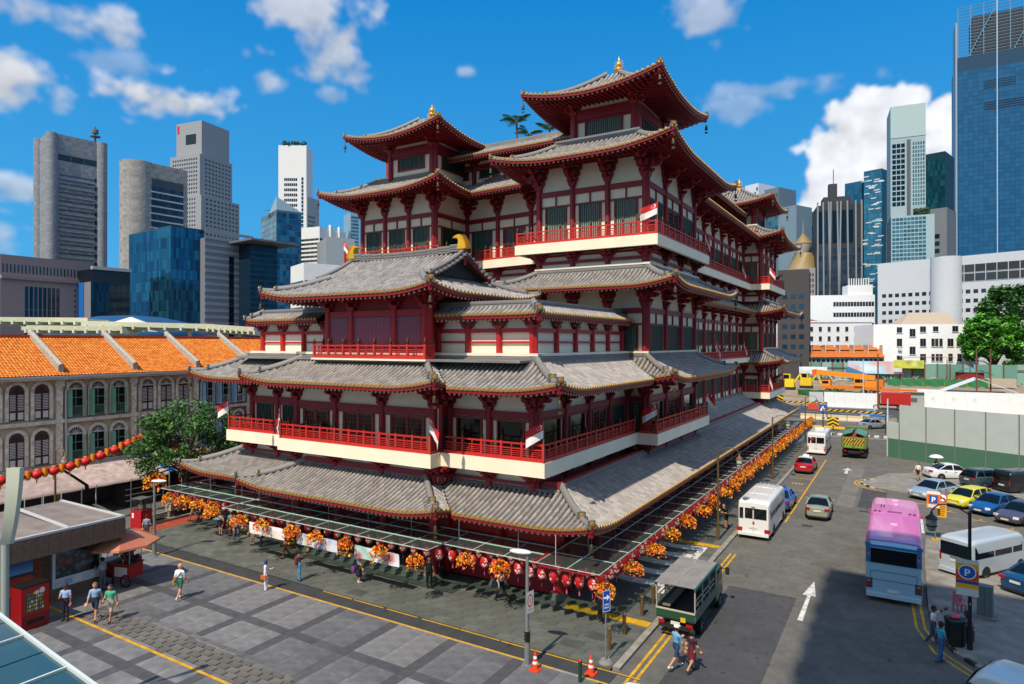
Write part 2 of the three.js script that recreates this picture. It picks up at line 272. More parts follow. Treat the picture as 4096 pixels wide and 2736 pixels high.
// kerbs
const kerb = (name, x0, x1, z0, z1, y = .12) => struct(name, new B().box((x0 + x1) / 2, y / 2 - .02, (z0 + z1) / 2, x1 - x0, y + .04, z1 - z0), KERB);
for (let z = -24.2; z > -104; z -= 2.4) kerb('kerb', -9.93, -9.63, z - 2.38, z, .115);
for (let x = -45.9; x < -10; x += 2.0) { kerb('kerb', x, x + 1.98, -22.92, -22.78, .105); }
const paint = (name, x0, x1, z0, z1, m, y = .006) => struct(name, flat(x0, x1, z0, z1, y), m);
for (let x = -44; x < -10.5; x += 1.15) if (hash(x * 10, 3, 1) > .08) paint('yellow_line', x, x + 1.13, -22.9, -22.79, YEL, .111);
for (let x = -26; x < -10; x += 2.2) paint('yellow_line', x, x + 1.9 + hash(x, 2, 2) * .3, -23.97, -23.89, YEL, .036);
paint('yellow_line', -36.5, -20.5, -15.52, -15.38, YEL, .112);
paint('yellow_line', -9.18, -9.06, -41.3, -20, YEL); paint('yellow_line', -8.9, -8.78, -41.3, -20, YEL);
paint('yellow_line', -7.4, -7.27, -80, -50.5, YEL); for (const z of [-50.5, -56.5, -62.2, -67.7, -73.8, -80]) paint('yellow_line', -9.4, -7.4, z - .06, z + .06, YEL, .007);
paint('tactile_strip', -14.2, -9.95, -28.95, -28.35, YEL, .108); paint('tactile_strip', -14.0, -9.95, -42.2, -41.6, YEL, .108);
for (let k = 0; k < 5; k++) { const b = new B(), z = -33.6 - k * 1.75; for (let q = 0; q < 10; q++) { const t = q / 10, w = t2 => Math.sin(t2 * 3.1) * .25; b.quad([-14 + q * .32, .107, z + w(t)], [-14 + (q + 1) * .32, .107, z + w(t + .1)], [-14 + (q + 1) * .32, .107, z - .8 + w(t + .1)], [-14 + q * .32, .107, z - .8 + w(t)]); } struct('crossing_stripe', b, WHT); }
paint('white_line', -10.95, -10.55, -41.4, -32.6, WHT, .107);
{ // painted arrows
  const arrow = (x, z, L, k = 1) => { const b = new B(); b.quad([x - .16 * k, .008, z], [x + .16 * k, .008, z], [x + .1 * k, .008, z - L * .62], [x - .1 * k, .008, z - L * .62]); b.tri([x - .42 * k, .008, z - L * .6], [x + .42 * k, .008, z - L * .6], [x, .008, z - L]); struct('road_arrow', b, WHT); };
  arrow(-4.15, -33, 5.8, .75); arrow(-4.9, -72.5, 3.4, 1.1);
  const tx = canvasTex(256, 96, (g, w, h) => { g.fillStyle = '#000'; g.fillRect(0, 0, w, h); g.fillStyle = '#fff'; g.font = 'bold 84px sans-serif'; g.textAlign = 'center'; g.textBaseline = 'middle'; g.fillText('TAXI', w / 2, h / 2); });
  const al = tx.clone(); al.colorSpace = THREE.NoColorSpace; const p = mesh('taxi_lettering', card(1.5, .8), new THREE.MeshStandardMaterial({ color: '#d9a512', roughness: .8, alphaMap: al, transparent: true }), scene, -8.4, .008, -65); p.rotation.x = -Math.PI / 2; p.userData.kind = 'structure';
}
for (let k = 0; k < 8; k++) { paint('zebra_stripe', -9.2 + k * 1.15, -8.6 + k * 1.15, -105, -102.2, WHT); }
paint('stop_line', -9, -1.8, -101.2, -100.9, WHT); for (let k = 0; k < 9; k++) paint('lane_dash', -34 + k * 6, -31.5 + k * 6, -135.1, -134.9, WHT, .003);
paint('white_line', -60, 30, -128.2, -128, WHT, .003);
for (const x of [-2.9, -2.4, -6.2]) paint('drain_cover', x, x + .7, -57 - (x + 3) * 2, -56.5 - (x + 3) * 2, mat('#33332f', .8), .007);
for (const [x, z] of [[-12.2, -25.2], [-11.6, -26.4], [-24.2, -24.6], [-11.0, -42.9]]) paint('manhole_cover', x - .5, x + .5, z - .35, z + .35, mat('#55584f', .7, { map: stain }), .109);
// right-hand pavement, car park and traffic island
const poly = (pts, y, h, m, name, km) => { const b = new B(), f = THREE.ShapeUtils.triangulateShape(pts.map(q => new THREE.Vector2(q[0], -q[1])), []); for (const t of f) { let q = t.map(k => [pts[k][0], y, pts[k][1]]); b.tri(...q); } pts.forEach((p, i) => { const q = pts[(i + 1) % pts.length]; b.quad([p[0], y - h, p[1]], [q[0], y - h, q[1]], [q[0], y, q[1]], [p[0], y, p[1]]); }); return struct(name, b, m); };
const arc = (cx, cz, r, a0, a1, n = 8) => { const o = []; for (let i = 0; i <= n; i++) { const a = lerp(a0, a1, i / n); o.push([cx + Math.cos(a) * r, cz - Math.sin(a) * r]); } return o; };
poly([[30, -20], [30, -48], [3.2, -51.8], [1.3, -51.2], [1.1, -46], [1.05, -38], [1.2, -35], [1.8, -32.8], [2.8, -31.4], [5, -29.8], [30, -26]].slice(1), .12, .16, CONCP, 'pavement');
poly([[-2.55, -70.7], ...arc(-.6, -68.5, 2.6, 2.4, 4.2), [.4, -65.5], [8.4, -66.9], [14, -68], [14, -72], [6, -76.5], [1.5, -76.2], [-1.3, -74.2]], .12, .16, CONCP, 'traffic_island');
poly([[-1.6, -86.6], [-1.2, -88.6], [.5, -90], [14, -84], [14, -80.5]], .12, .16, CONCP, 'traffic_island');
for (const off of [0, .32]) { const b = new B(), pts = [...arc(-.6, -68.5, 2.95 + off, 1.9, 4.5, 12)]; for (let i = 0; i < pts.length - 1; i++) { const [p, q] = [pts[i], pts[i + 1]], nx = -(q[1] - p[1]), nz = q[0] - p[0], l = Math.hypot(nx, nz) / .06; b.quad([p[0] - nx / l, .006, p[1] - nz / l], [q[0] - nx / l, .006, q[1] - nz / l], [q[0] + nx / l, .006, q[1] + nz / l], [p[0] + nx / l, .006, p[1] + nz / l]); } struct('yellow_line', b, YEL); }
for (const off of [0, .33]) { const b = new B(), pts = [[.75, -46], [.72, -38], [.85, -35], [1.45, -32.6], [2.5, -31.1], [4.8, -29.4]].map(q => [q[0] - off, q[1] + off * .3]); for (let i = 0; i < pts.length - 1; i++) { const [p, q] = [pts[i], pts[i + 1]], nx = -(q[1] - p[1]), nz = q[0] - p[0], l = Math.hypot(nx, nz) / .055; b.quad([p[0] - nx / l, .006, p[1] - nz / l], [q[0] - nx / l, .006, q[1] - nz / l], [q[0] + nx / l, .006, q[1] + nz / l], [p[0] + nx / l, .006, p[1] + nz / l]); } struct('yellow_line', b, YEL); }
for (let k = 0; k < 12; k++) { const pts = [[1.05, -38], [1.2, -35], [1.8, -32.8], [2.8, -31.4], [5, -29.8]], t = k / 12 * 4, i = Math.floor(t), f = t - i, p = [lerp(pts[i][0], pts[i + 1][0], f), lerp(pts[i][1], pts[i + 1][1], f)], q = [lerp(pts[i][0], pts[i + 1][0], Math.min(1, f + .3)), lerp(pts[i][1], pts[i + 1][1], Math.min(1, f + .3))]; const b = new B(); b.bar([p[0] + .07, .06, p[1]], [q[0] + .07, .06, q[1]], .17, .14); struct('kerb', b, k % 2 ? mat('#2a2a28', .8) : KERB); }
for (let k = 0; k < 9; k++) { const a0 = 2.3 + k * .2, p = arc(-.6, -68.5, 2.66, a0, a0 + .18, 1), b = new B(); b.bar([p[0][0], .05, p[0][1]], [p[1][0], .05, p[1][1]], .18, .15); struct('kerb', b, k % 2 ? mat('#2a2a28', .8) : WHT); }
for (const [x, z] of [[1.2, -62], [2.9, -60.2], [4.65, -58.3], [6.3, -56.6]]) { const b = new B(); b.bar([x - .35, .008, z + .5], [x + .35, .008, z - .5], .1, .004); b.bar([x - .3, .008, z - .25], [x + .55, .008, z + .1], .1, .004); struct('bay_mark', b, YEL); }
paint('white_line', .95, 1.25, -58, -52.5, WHT, .008);
struct('site_ground', flat(-60, 70, -262, -147, .0), mat('#a08c72', .95, { map: stainBig }));
// ---------------------------------------------------------------- the temple
const TILE = mat('#ffffff', .62, { vertexColors: true }), PAN = mat('#55514c', .75, { map: stain }), RED = mat('#b01c1c', .5), WINE = mat('#8c1620', .55), RAIL = mat('#bf2a20', .5), CREAM = mat('#f4e8cb', .85), LEDGE = mat('#e4ddc8', .85), GOLD = mat('#b48a3c', .45, { metalness: .35 }), GOLDBRIGHT = mat('#f0b428', .28, { metalness: .55 }), BRONZE = mat('#4d4029', .5, { metalness: .5 }),
  GREENSLAT = mat('#0f3a2b', .55), BLIND = mat('#c9d0c4', .8), DARKPANE = mat('#0a0f0e', .12), BROWNRED = mat('#7a3527', .6), CAPS = mat('#c8b98a', .6), CONC = mat('#8d8c86', .9, { map: stain });
const temple = thing('temple', 'red and cream multi-tiered temple with grey tiled flared roofs and balconies', 'temple');
const CXL = -27.65, CXU = -28.6;
const mirL = p => [2 * CXL - p[0], p[1]], mirU = p => [2 * CXU - p[0], p[1] - 1.2];
const sym = (right, mir) => [...right.map(mir).reverse(), ...right];
// straight pieces of a plan path with their directions; outward is on the right-hand side of travel as seen from above
function segs(path) {
  const S = [];
  for (let i = 0; i < path.length - 1; i++) { const [ax, az] = path[i], [bx2, bz] = path[i + 1], L = Math.hypot(bx2 - ax, bz - az), d = [(bx2 - ax) / L, (bz - az) / L]; S.push({ A: path[i], L, d, n: [-d[1], d[0]], ry: Math.atan2(-d[1], d[0]) }); }
  S.forEach((s, i) => {
    const p = S[i - 1], q = S[i + 1], dot = (a, b) => a[0] * b[0] + a[1] * b[1];
    s.eA = p ? -Math.sign(dot(p.n, s.d)) : 0; s.eB = q ? Math.sign(dot(q.n, s.d)) : 0;   // +1 convex, -1 concave, 0 open
    s.tf = (a, y, o) => [s.A[0] + s.d[0] * a + s.n[0] * o, y, s.A[1] + s.d[1] * a + s.n[1] * o];
    s.put = (m, a, y, o) => { const w = s.tf(a, y, o); m.position.set(...w); m.rotation.y = s.ry; return m; };
  });
  return S;
}
let picked = 0, discPicked = 0, capPicked = 0;
const tr = rng(77);
const tileTone = () => { const k = .21 + tr() * .13, w = tr(); return [k * (1.05 + .05 * w), k * (1.0 + .01 * w), k * (.95 - .03 * w)]; };
const discG = (() => { const b = new B(); b.lathe(0, 0, 0, [[0, .03], [.05, .036], [.066, .022], [.09, .03], [.103, .02], [.103, -.03]], 10); return b.tf(0, new THREE.Matrix4().makeRotationX(Math.PI / 2)).geo(); })();
function roof(o) {
  const { path, D, yt, ye, lift = .4, c = .35, sp = .3, r = .094, R = 3.4, pick = () => false, soffit = .45, caps = true, discs = true, band = true, under = true, rolls = true } = o;
  const S = segs(path), base = new B(), redB = new B(), raft = new B(), capB = new B(), rollB = new B(), discB = new B(), lipB = new B();
  const host = mesh('roof', new B().box(0, -50, 0, .01, .01, .01), PAN, temple);
  const yAt = (s, a, t) => {
    let l = 0; if (s.eA > 0) l = Math.max(l, Math.pow(clamp(1 - (a + D) / R), 2)); if (s.eB > 0) l = Math.max(l, Math.pow(clamp(1 - (s.L + D - a) / R), 2));
    return yt + (ye - yt) * (t * (1 + c) - c * t * t) + lift * l * t * t;
  };
  S.forEach((s, si) => {
    const lo = t => -s.eA * D * t, hi = t => s.L + s.eB * D * t, ind = pick(si);
    const nS = Math.max(2, Math.ceil((s.L + 2 * D) / .8)), nT = 7, g = [];
    for (let j = 0; j <= nT; j++) { const t = j / nT, row = []; for (let i = 0; i <= nS; i++) { const a = lerp(lo(t), hi(t), i / nS); row.push(s.tf(a, yAt(s, a, t), D * t)); } g.push(row); }
    base.sheet(g.map(r2 => r2.slice().reverse()));
    base.sheet(g.slice().reverse().map(r2 => r2.slice().reverse().map(q => [q[0], q[1] - .06, q[2]])).map(r2 => r2));
    // fascia and soffit
    if (under) {
      const e0 = [], e1 = [], e2 = [], e3 = [];
      for (let i = 0; i <= nS; i++) {
        let a = lerp(lo(1), hi(1), i / nS); const y = yAt(s, a, 1);
        e0.push(s.tf(a, y - .06, D)); e1.push(s.tf(a, y - .24, D - .02));
        const t2 = .0, a2 = lerp(lo(t2), hi(t2), i / nS); e2.push(s.tf(a2, ye + soffit, 0));
        const ai = lerp(lo(.5), hi(.5), i / nS); e3.push(s.tf(ai, (y - .24) * .45 + (ye + soffit) * .55 - .03, D * .5));
      }
      redB.sheet([e1, e0].map(x => x.slice().reverse()).reverse()); redB.sheet([e2, e3, e1]);
    }
    // tile rolls, eave discs, rafters
    const V0 = s.eA < 0 ? Math.round(D / sp) : 0, V1 = s.eB < 0 ? Math.round(D / sp) : 0, E0 = lo(1), E1 = hi(1), n = Math.max(1, Math.round((E1 - E0) / sp)), st = (E1 - E0) / n;
    const hood = (t0, t1) => Math.max(1, Math.round(D * (t1 - t0) / .34));
    for (let i = -V0; i < n + V1; i++) {
      const a = E0 + (i + .5) * st, valley = i < 0 || i >= n; let t0 = 0, t1 = 1;
      if (a < 0 && s.eA < 0 || a > s.L && s.eB < 0) continue;
      if (s.eA > 0 && a < 0) t0 = Math.max(t0, -a / D); if (s.eB > 0 && a > s.L) t0 = Math.max(t0, (a - s.L) / D);
      if (i < 0) t1 = a / D; if (i >= n) t1 = (s.L - a) / D;               // rolls that end in a valley
      if (t1 <= t0 + .02) continue;
      const flatRoll = yAt(s, a, 1) - ye < .012 && t0 === 0;
      const mk = (bb, local) => {
        const m = hood(t0, t1);
        for (let j = 0; j < m; j++) {
          const ta = lerp(t0, t1, j / m), tb = lerp(t0, t1, (j + 1) / m); const col = tileTone(); bb.col = col; bb.hasC = true;
          const rr = [[ta, r * .86], [tb, r]].map(([t, q]) => { const ring = []; for (let k = 0; k <= 4; k++) { const w = Math.PI * k / 4, aa = Math.cos(w) * q, yy = Math.sin(w) * q * 1.3; ring.push(local ? [aa, yAt(s, a, t) + yy, D * t] : s.tf(a + aa, yAt(s, a, t) + yy, D * t)); } return ring; });
          const k0 = bb.k; bb.sheet([rr[0].slice().reverse(), rr[1].slice().reverse()].reverse());
          // closing lip of the tile
          const ring = rr[1], cen = ring.map(q => [q[0], q[1] - r * .14, q[2]]); bb.sheet([ring.slice().reverse(), cen.slice().reverse()].reverse());
        }
      };
      if (rolls) {
        if (ind && !valley && picked < 298) { const b = new B(); mk(b, true); s.put(mesh('tile_roll', b, TILE, host), a, 0, 0); picked++; }
        else mk(rollB, false);
      }
      if (discs && !valley) {
        const y = yAt(s, a, 1) + .02;
        if (ind && discPicked < 298) { s.put(mesh('eave_disc', discG, GOLD, host), a, y, D + .025); discPicked++; }
        else { const k0 = discB.k; addGeo(discB, discG, s.tf(a, y, D + .025), s.ry); }
        // drip tile between two rolls
        const y2 = yAt(s, a + st / 2, 1); if (i < n - 1) { const p1 = s.tf(a + .08, y2 + .015, D + .03), p2 = s.tf(a + st - .08, y2 + .015, D + .03), p3 = s.tf(a + st - .12, y2 - .075, D + .035), p4 = s.tf(a + .12, y2 - .075, D + .035); lipB.quad(p4, p3, p2, p1); }
      }
      if (under && !valley) {
        const o1 = D - .16, y1 = yAt(s, a, 1) - .30, ymid = ye + soffit * .55 - .05, oin = Math.max(D * .35, 0);
        let o0 = oin; if (s.eA > 0 && a < 0) o0 = Math.max(o0, -a); if (s.eB > 0 && a > s.L) o0 = Math.max(o0, a - s.L);
        if (o1 - o0 > .15) {
          const f = clamp((o1 - o0) / (o1 - oin)); raft.bar(s.tf(a, y1, o1), s.tf(a, lerp(y1, ymid, f), o0), .1, .1);
          if (caps) { const w = s.tf(a, y1, o1 + .012); if (ind && capPicked < 298) { const q = bx('rafter_cap', CAPS, host, 0, 0, 0, .11, .11, .02); s.put(q, a, y1, o1 + .012); capPicked++; } else capB.box(...w, .11, .11, .02, s.ry); }
          if (o1 - .75 - o0 > .1) { const w = s.tf(a, lerp(y1, ymid, .45 * f) - .13, o1 - .75); raft.bar(w, s.tf(a, ymid - .12, o0), .1, .1); }
        }
      }
    }
    // top band of stacked ridge tiles
    if (band) {
      const t0 = s.eA > 0 ? -.16 : 0, t1 = s.eB > 0 ? s.L + .16 : s.L, bb = new B();
      for (let k = 0; k < 4; k++) { const w = .17 - (k % 2) * .03 - (k > 2 ? .04 : 0); const p = s.tf((t0 + t1) / 2, yt - .06 + k * .095, w / 2 - .1); const g2 = .16 + (k % 2) * .05; bb.rgb(g2 * 1.05, g2, g2 * .95).box(...p, t1 - t0 + (s.eB > 0 ? -.004 * k : 0), .09, w + .2, s.ry); }
      mesh('ridge_band', bb, TILE, host);
      if (o.ledge) { const p = s.tf((s.L - .02) / 2, yt + .37, -.12); bx('ledge', LEDGE, host, ...p, s.L + .3 - .02, .14, .5, s.ry); }
    }
    // hip at the far end
    if (s.eB > 0) {
      const pt = t => s.tf(s.L + D * t, yAt(s, s.L + D * t, t), D * t), rib = new B(), sec = (P, w, h, dir) => { const sx = -dir[1], sz = dir[0]; return [[-1, -.06], [-1, .55], [-.55, .95], [0, 1.08], [.55, .95], [1, .55], [1, -.06]].map(([i, j]) => [P[0] + sx * w * i, P[1] + j * h, P[2] + sz * w * i]); };
      const dir = [(s.d[0] + s.n[0]) * .7071, (s.d[1] + s.n[1]) * .7071], tm = o.hipSplit || .66;
      const run = (ta, tb, w, h) => { const m = 9, rr = []; for (let k = 0; k <= m; k++) rr.push(sec(pt(lerp(ta, tb, k / m)), w, h, dir)); const g2 = .19; rib.rgb(g2 * 1.05, g2, g2 * .95); rib.ring(rr); rib.fan(rr[m].slice().reverse()); rib.fan(rr[0]); };
      run(0, tm, .17, .34); run(tm, .955, .13, .22);
      mesh('hip_ridge', rib, TILE, host);
      for (const [t, q] of [[tm, 1.15], [.965, 1]]) { const P = pt(t), orn = new B(); orn.rgb(.12, .118, .115); orn.box(P[0] + dir[0] * .05, P[1] + .17 * q, P[2] + dir[1] * .05, .34 * q, .34 * q, .12, Math.atan2(dir[0], dir[1])); for (const e of [-1, 1]) orn.cyl(P[0] - dir[1] * .19 * e * q + dir[0] * .06, P[1] + .0, P[2] + dir[0] * .19 * e * q + dir[1] * .06, .09, .07, .16, 8); mesh('ridge_end_tile', orn, TILE, host); const dd = mesh('ridge_end_disc', discG, GOLD, host, P[0] + dir[0] * .135, P[1] + .19 * q, P[2] + dir[1] * .135, Math.atan2(dir[0], dir[1])); dd.scale.setScalar(1.15 * q); }
      // hip beam and wind bell
      if (under) { const P = pt(.97), Q = s.tf(s.L, ye + soffit - .15, 0); const hb = new B(); hb.bar([P[0], P[1] - .34, P[2]], [Q[0], Q[1], Q[2]], .22, .26); mesh('hip_beam', hb, WINE, host); if (o.bells !== false) { const bl = new B(); bl.cyl(P[0], P[1] - .75, P[2], .012, .012, .3, 5); bl.lathe(P[0], P[1] - 1.1, P[2], [[.0, .36], [.07, .34], [.1, .2], [.13, 0], [.11, 0]], 8); bl.box(P[0], P[1] - 1.32, P[2], .2, .14, .02); mesh('wind_bell', bl, BRONZE, host); } }
    }
  });
  host.geometry = base.geo();
  if (under) mesh('soffit', redB, WINE, host);
  stuff(mesh('tile_rolls', rollB, TILE, host)); stuff(mesh('eave_discs', discB, GOLD, host)); stuff(mesh('drip_tiles', lipB, mat('#7f7868', .6), host));
  stuff(mesh('rafters', raft, WINE, host)); stuff(mesh('rafter_caps', capB, CAPS, host));
  return { S, yAt, host };
}
function addGeo(b, g, p, ry = 0, sc = 1) { const k0 = b.k, P = g.attributes.position, N = g.attributes.normal, c = Math.cos(ry), s = Math.sin(ry); for (let i = 0; i < P.count; i++) { const x = P.getX(i) * sc, y = P.getY(i) * sc, z = P.getZ(i) * sc, nx = N.getX(i), nz = N.getZ(i); b.v(p[0] + x * c + z * s, p[1] + y, p[2] - x * s + z * c, nx * c + nz * s, N.getY(i), -nx * s + nz * c); } const I = g.index.array; for (let i = 0; i < I.length; i++) b.i.push(I[i] + k0); }
// bracket cluster (arms and blocks) between a column head and the eave; reach outwards
const brCache = {};
function bracket(h, reach) {
  const key = 'n' + h.toFixed(2) + reach.toFixed(2); if (brCache[key]) return brCache[key];
  const b = new B();
  b.hexa([[-.2, 0, .2], [.2, 0, .2], [.2, 0, -.2], [-.2, 0, -.2], [-.3, h * .2, .3], [.3, h * .2, .3], [.3, h * .2, -.3], [-.3, h * .2, -.3]]);
  for (let k = 0; k < 3; k++) {
    const y = h * (.17 + k * .28), hh = h * .2, z = reach * (k + 1) / 3, L = .42 + k * .16;
    const cham = (len, yy, cz) => b.ext([[-len, yy + hh * .5], [-len + hh * .6, yy], [len - hh * .6, yy], [len, yy + hh * .5], [len, yy + hh], [-len, yy + hh]], cz - .1, cz + .1);
    cham(L, y, .02); if (k) cham(.36 + k * .05, y, reach * k / 3);
    for (const e of [-1, 1]) { b.box(e * (L - .1), y + hh + .04, .02, .2, .08, .26); if (k) b.box(e * (.28 + k * .05), y + hh + .04, reach * k / 3, .18, .08, .24); }
    const k0 = b.k; b.ext([[0, y + .002], [z - hh * .7, y + .002], [z, y + hh * .5], [z, y + hh - .002], [0, y + hh - .002]], -.09, .09); b.tf(k0, new THREE.Matrix4().makeRotationY(-Math.PI / 2));
  }
  return brCache[key] = b.geo();
}
const colCache = {};
function columnGeo(r, h) { const k = r + ',' + h.toFixed(2); return colCache[k] || (colCache[k] = new B().lathe(0, 0, 0, [[r * 1.02, 0], [r, h * .3], [r * .94, h]], 14).geo()); }
// one straight wall: cream backing with columns, beams, windows
function wall(s, o) {
  const { y0, y1, cols, beam, types, cr = .21, yc = beam + .45, reach = 1.2, brH, colMat = WINE, head = .36, transom = .62, brack = true } = o;
  const a0 = o.a0 ?? 0, a1 = o.a1 ?? s.L, W = mesh('wall', boxGeo(a1 - a0, y1 - y0, .24), o.mat || CREAM, temple); s.put(W, (a0 + a1) / 2, (y0 + y1) / 2, -.125);
  const add = (name, m, g, a, y, off) => { const q = mesh(name, g, m, W); q.position.set(a - (a0 + a1) / 2, y - (y0 + y1) / 2, off + .125); return q; };
  const add2 = (name, m, a, y, off, sx, sy, sz) => add(name, m, boxGeo(sx, sy, sz), a, y, off);
  for (const a of cols) {
    add('column', colMat, columnGeo(cr, yc - y0), a, y0, .08);
    if (brack) add('bracket', WINE, bracket(brH || (y1 - yc), reach), a, yc - .02, .06);
  }
  add2('frieze_beam', WINE, (a0 + a1) / 2, y1 - .16, .03, a1 - a0, .16, .1);
  for (let i = 0; i < cols.length - 1; i++) {
    const p = cols[i] + cr * .9, q = cols[i + 1] - cr * .9, w = q - p, m = (p + q) / 2, ty = (Array.isArray(types) ? types[i % types.length] : types) || 'win';
    add2('beam', colMat, m, beam, .06, w, head, .2);
    const bot = y0 + (o.sill || .1), top = beam - head / 2;
    if (ty === 'blank') { add2('rail_beam', RED, m, lerp(bot, top, .62), .05, w, .1, .14); continue; }
    if (ty === 'none') continue;
    const tt = top - transom, fr = o.frame || BROWNRED, jamb = .09;
    add2('transom_bar', fr, m, tt, .05, w, .12, .12);
    if (w > 1.7) add2('transom_post', fr, m, (tt + top) / 2, .05, .1, top - tt, .1);
    const side = ty === 'wide' ? .12 * w : ty === 'door' ? .16 * w : .17 * w, ww = w - 2 * side, wb = bot + (ty === 'door' ? 0 : (o.apron || 0)), wh = tt - .06 - wb;
    for (const e of [-1, 1]) add2('jamb', fr, m + e * (ww / 2 + jamb / 2), wb + wh / 2, .06, jamb, wh, .16);
    add2('sill', fr, m, wb - .03, .07, ww + .3, .1, .18);
    if (o.apron) { const n = 2; for (let k = 0; k <= n; k++) add2('apron_post', fr, lerp(p, q, k / n), bot + o.apron / 2 - .06, .045, .08, o.apron, .1); }
    if (ty === 'door') {
      add2('door_panel', BROWNRED, m, wb + wh / 2, .02, ww, wh, .06); const lat = new B();
      for (const e of [-1, 1]) { const dw = ww / 2 - .06, cx = e * (ww / 4); lat.box(cx, wh * .02 - wh * .36, .06, dw, .08, .05); for (let k = 0; k < 5; k++) lat.box(cx + (k / 4 - .5) * dw * .86, wh * .12, .055, .025, wh * .62, .03); for (let k = 0; k < 6; k++) lat.box(cx, wh * .12 + (k / 5 - .5) * wh * .62, .052, dw * .9, .025, .03); for (const f of [-1, 1]) lat.box(cx + f * dw / 2, 0, .06, .07, wh, .06); add2('door_pane', DARKPANE, m + cx, wb + wh * .62, .056, dw * .9, wh * .62, .01); }
      add('door_lattice', BROWNRED, lat.geo(), m, wb + wh / 2, .02);
    } else {
      add2('window_pane', ty === 'shut' ? GREENSLAT : ty === 'dark' ? DARKPANE : BLIND, m, wb + wh / 2, .012, ww, wh, .03);
      if (ty !== 'dark') { const lo = new B(), n = Math.max(4, Math.round(ww / (ty === 'shut' ? .11 : .145))); for (let k = 0; k < n; k++) lo.box((k + .5) / n * ww - ww / 2, 0, .07, ty === 'shut' ? .06 : .075, wh, .05); add('louvre', GREENSLAT, lo.geo(), m, wb + wh / 2, 0); }
    }
  }
  return W;
}
const postG = new B().box(0, .5, 0, .13, 1.0, .13).geo(), finialG = new B().lathe(0, 1.0, 0, [[.05, 0], [.075, .03], [.06, .08], [.085, .14], [.07, .2], [.045, .24], [.05, .28], [0, .38]], 8).geo();
function balcony(path, yb, yt, o = {}) {
  const S = segs(path), h = o.rail || .92;
  S.forEach((s, i) => {
    const t0 = s.eA > 0 ? .25 : 0, t1 = s.L + (s.eB < 0 ? .24 : 0), m = (t0 + t1) / 2;
    const band = s.put(mesh('balcony', boxGeo(t1 - t0, yt - yb, .25), CREAM, temple), m, (yb + yt) / 2, -.125);
    const add = (name, mm, g, a, y, off) => { const q = mesh(name, g, mm, band); q.position.set(a - m, y - (yb + yt) / 2, off + .125); return q; };
    const ad = (name, mm, a, y, off, x, yy, z) => add(name, mm, boxGeo(x, yy, z), a, y, off);
    if (o.floor !== 0) ad('balcony_floor', CONC, s.L / 2, yt - .12, -.25 - (o.floor || 1.1) / 2, Math.max(.3, s.L - (s.eB < 0 ? 0 : .0) - .52), .16, (o.floor || 1.1));
    ad('base_rail', RAIL, s.L / 2, yt + .09, -.14, s.L - .26, .16, .14);
    const n = Math.max(1, Math.round(s.L / 1.28)), L0 = .14, L1 = s.L - .14, bw = (L1 - L0) / n;
    for (let k = 0; k <= n; k++) { if (k === 0 && i > 0) continue; const a = L0 + k * bw; add('post', RAIL, postG, a, yt, -.14).scale.y = h + .04; add('post_cap', BRONZE, finialG, a, yt + h - .96, -.14); }
    for (let k = 0; k < n; k++) {
      const a = L0 + (k + .5) * bw, w = bw - .13; ad('top_rail', RAIL, a, yt + h - .05, -.14, w, .085, .085); ad('middle_rail', RAIL, a, yt + h * .66, -.14, w, .06, .06);
      const q = new B(); for (let j = 0; j < 4; j++) q.box(0, (j + .8) / 4.6 * h * .5 + .1, 0, w, .035, .035); q.box(0, h * .35 + .04, 0, .06, h * .6, .06); q.lathe(0, h * .68, 0, [[.035, 0], [.05, .1], [.07, h * .28]], 6);
      if (bw > 1.5) for (const e of [-1, 1]) q.box(e * w / 4, h * .35, 0, .04, h * .55, .04);
      add('balustrade', RAIL, q.geo(), a, yt, -.14);
    }
  });
  return S;
}
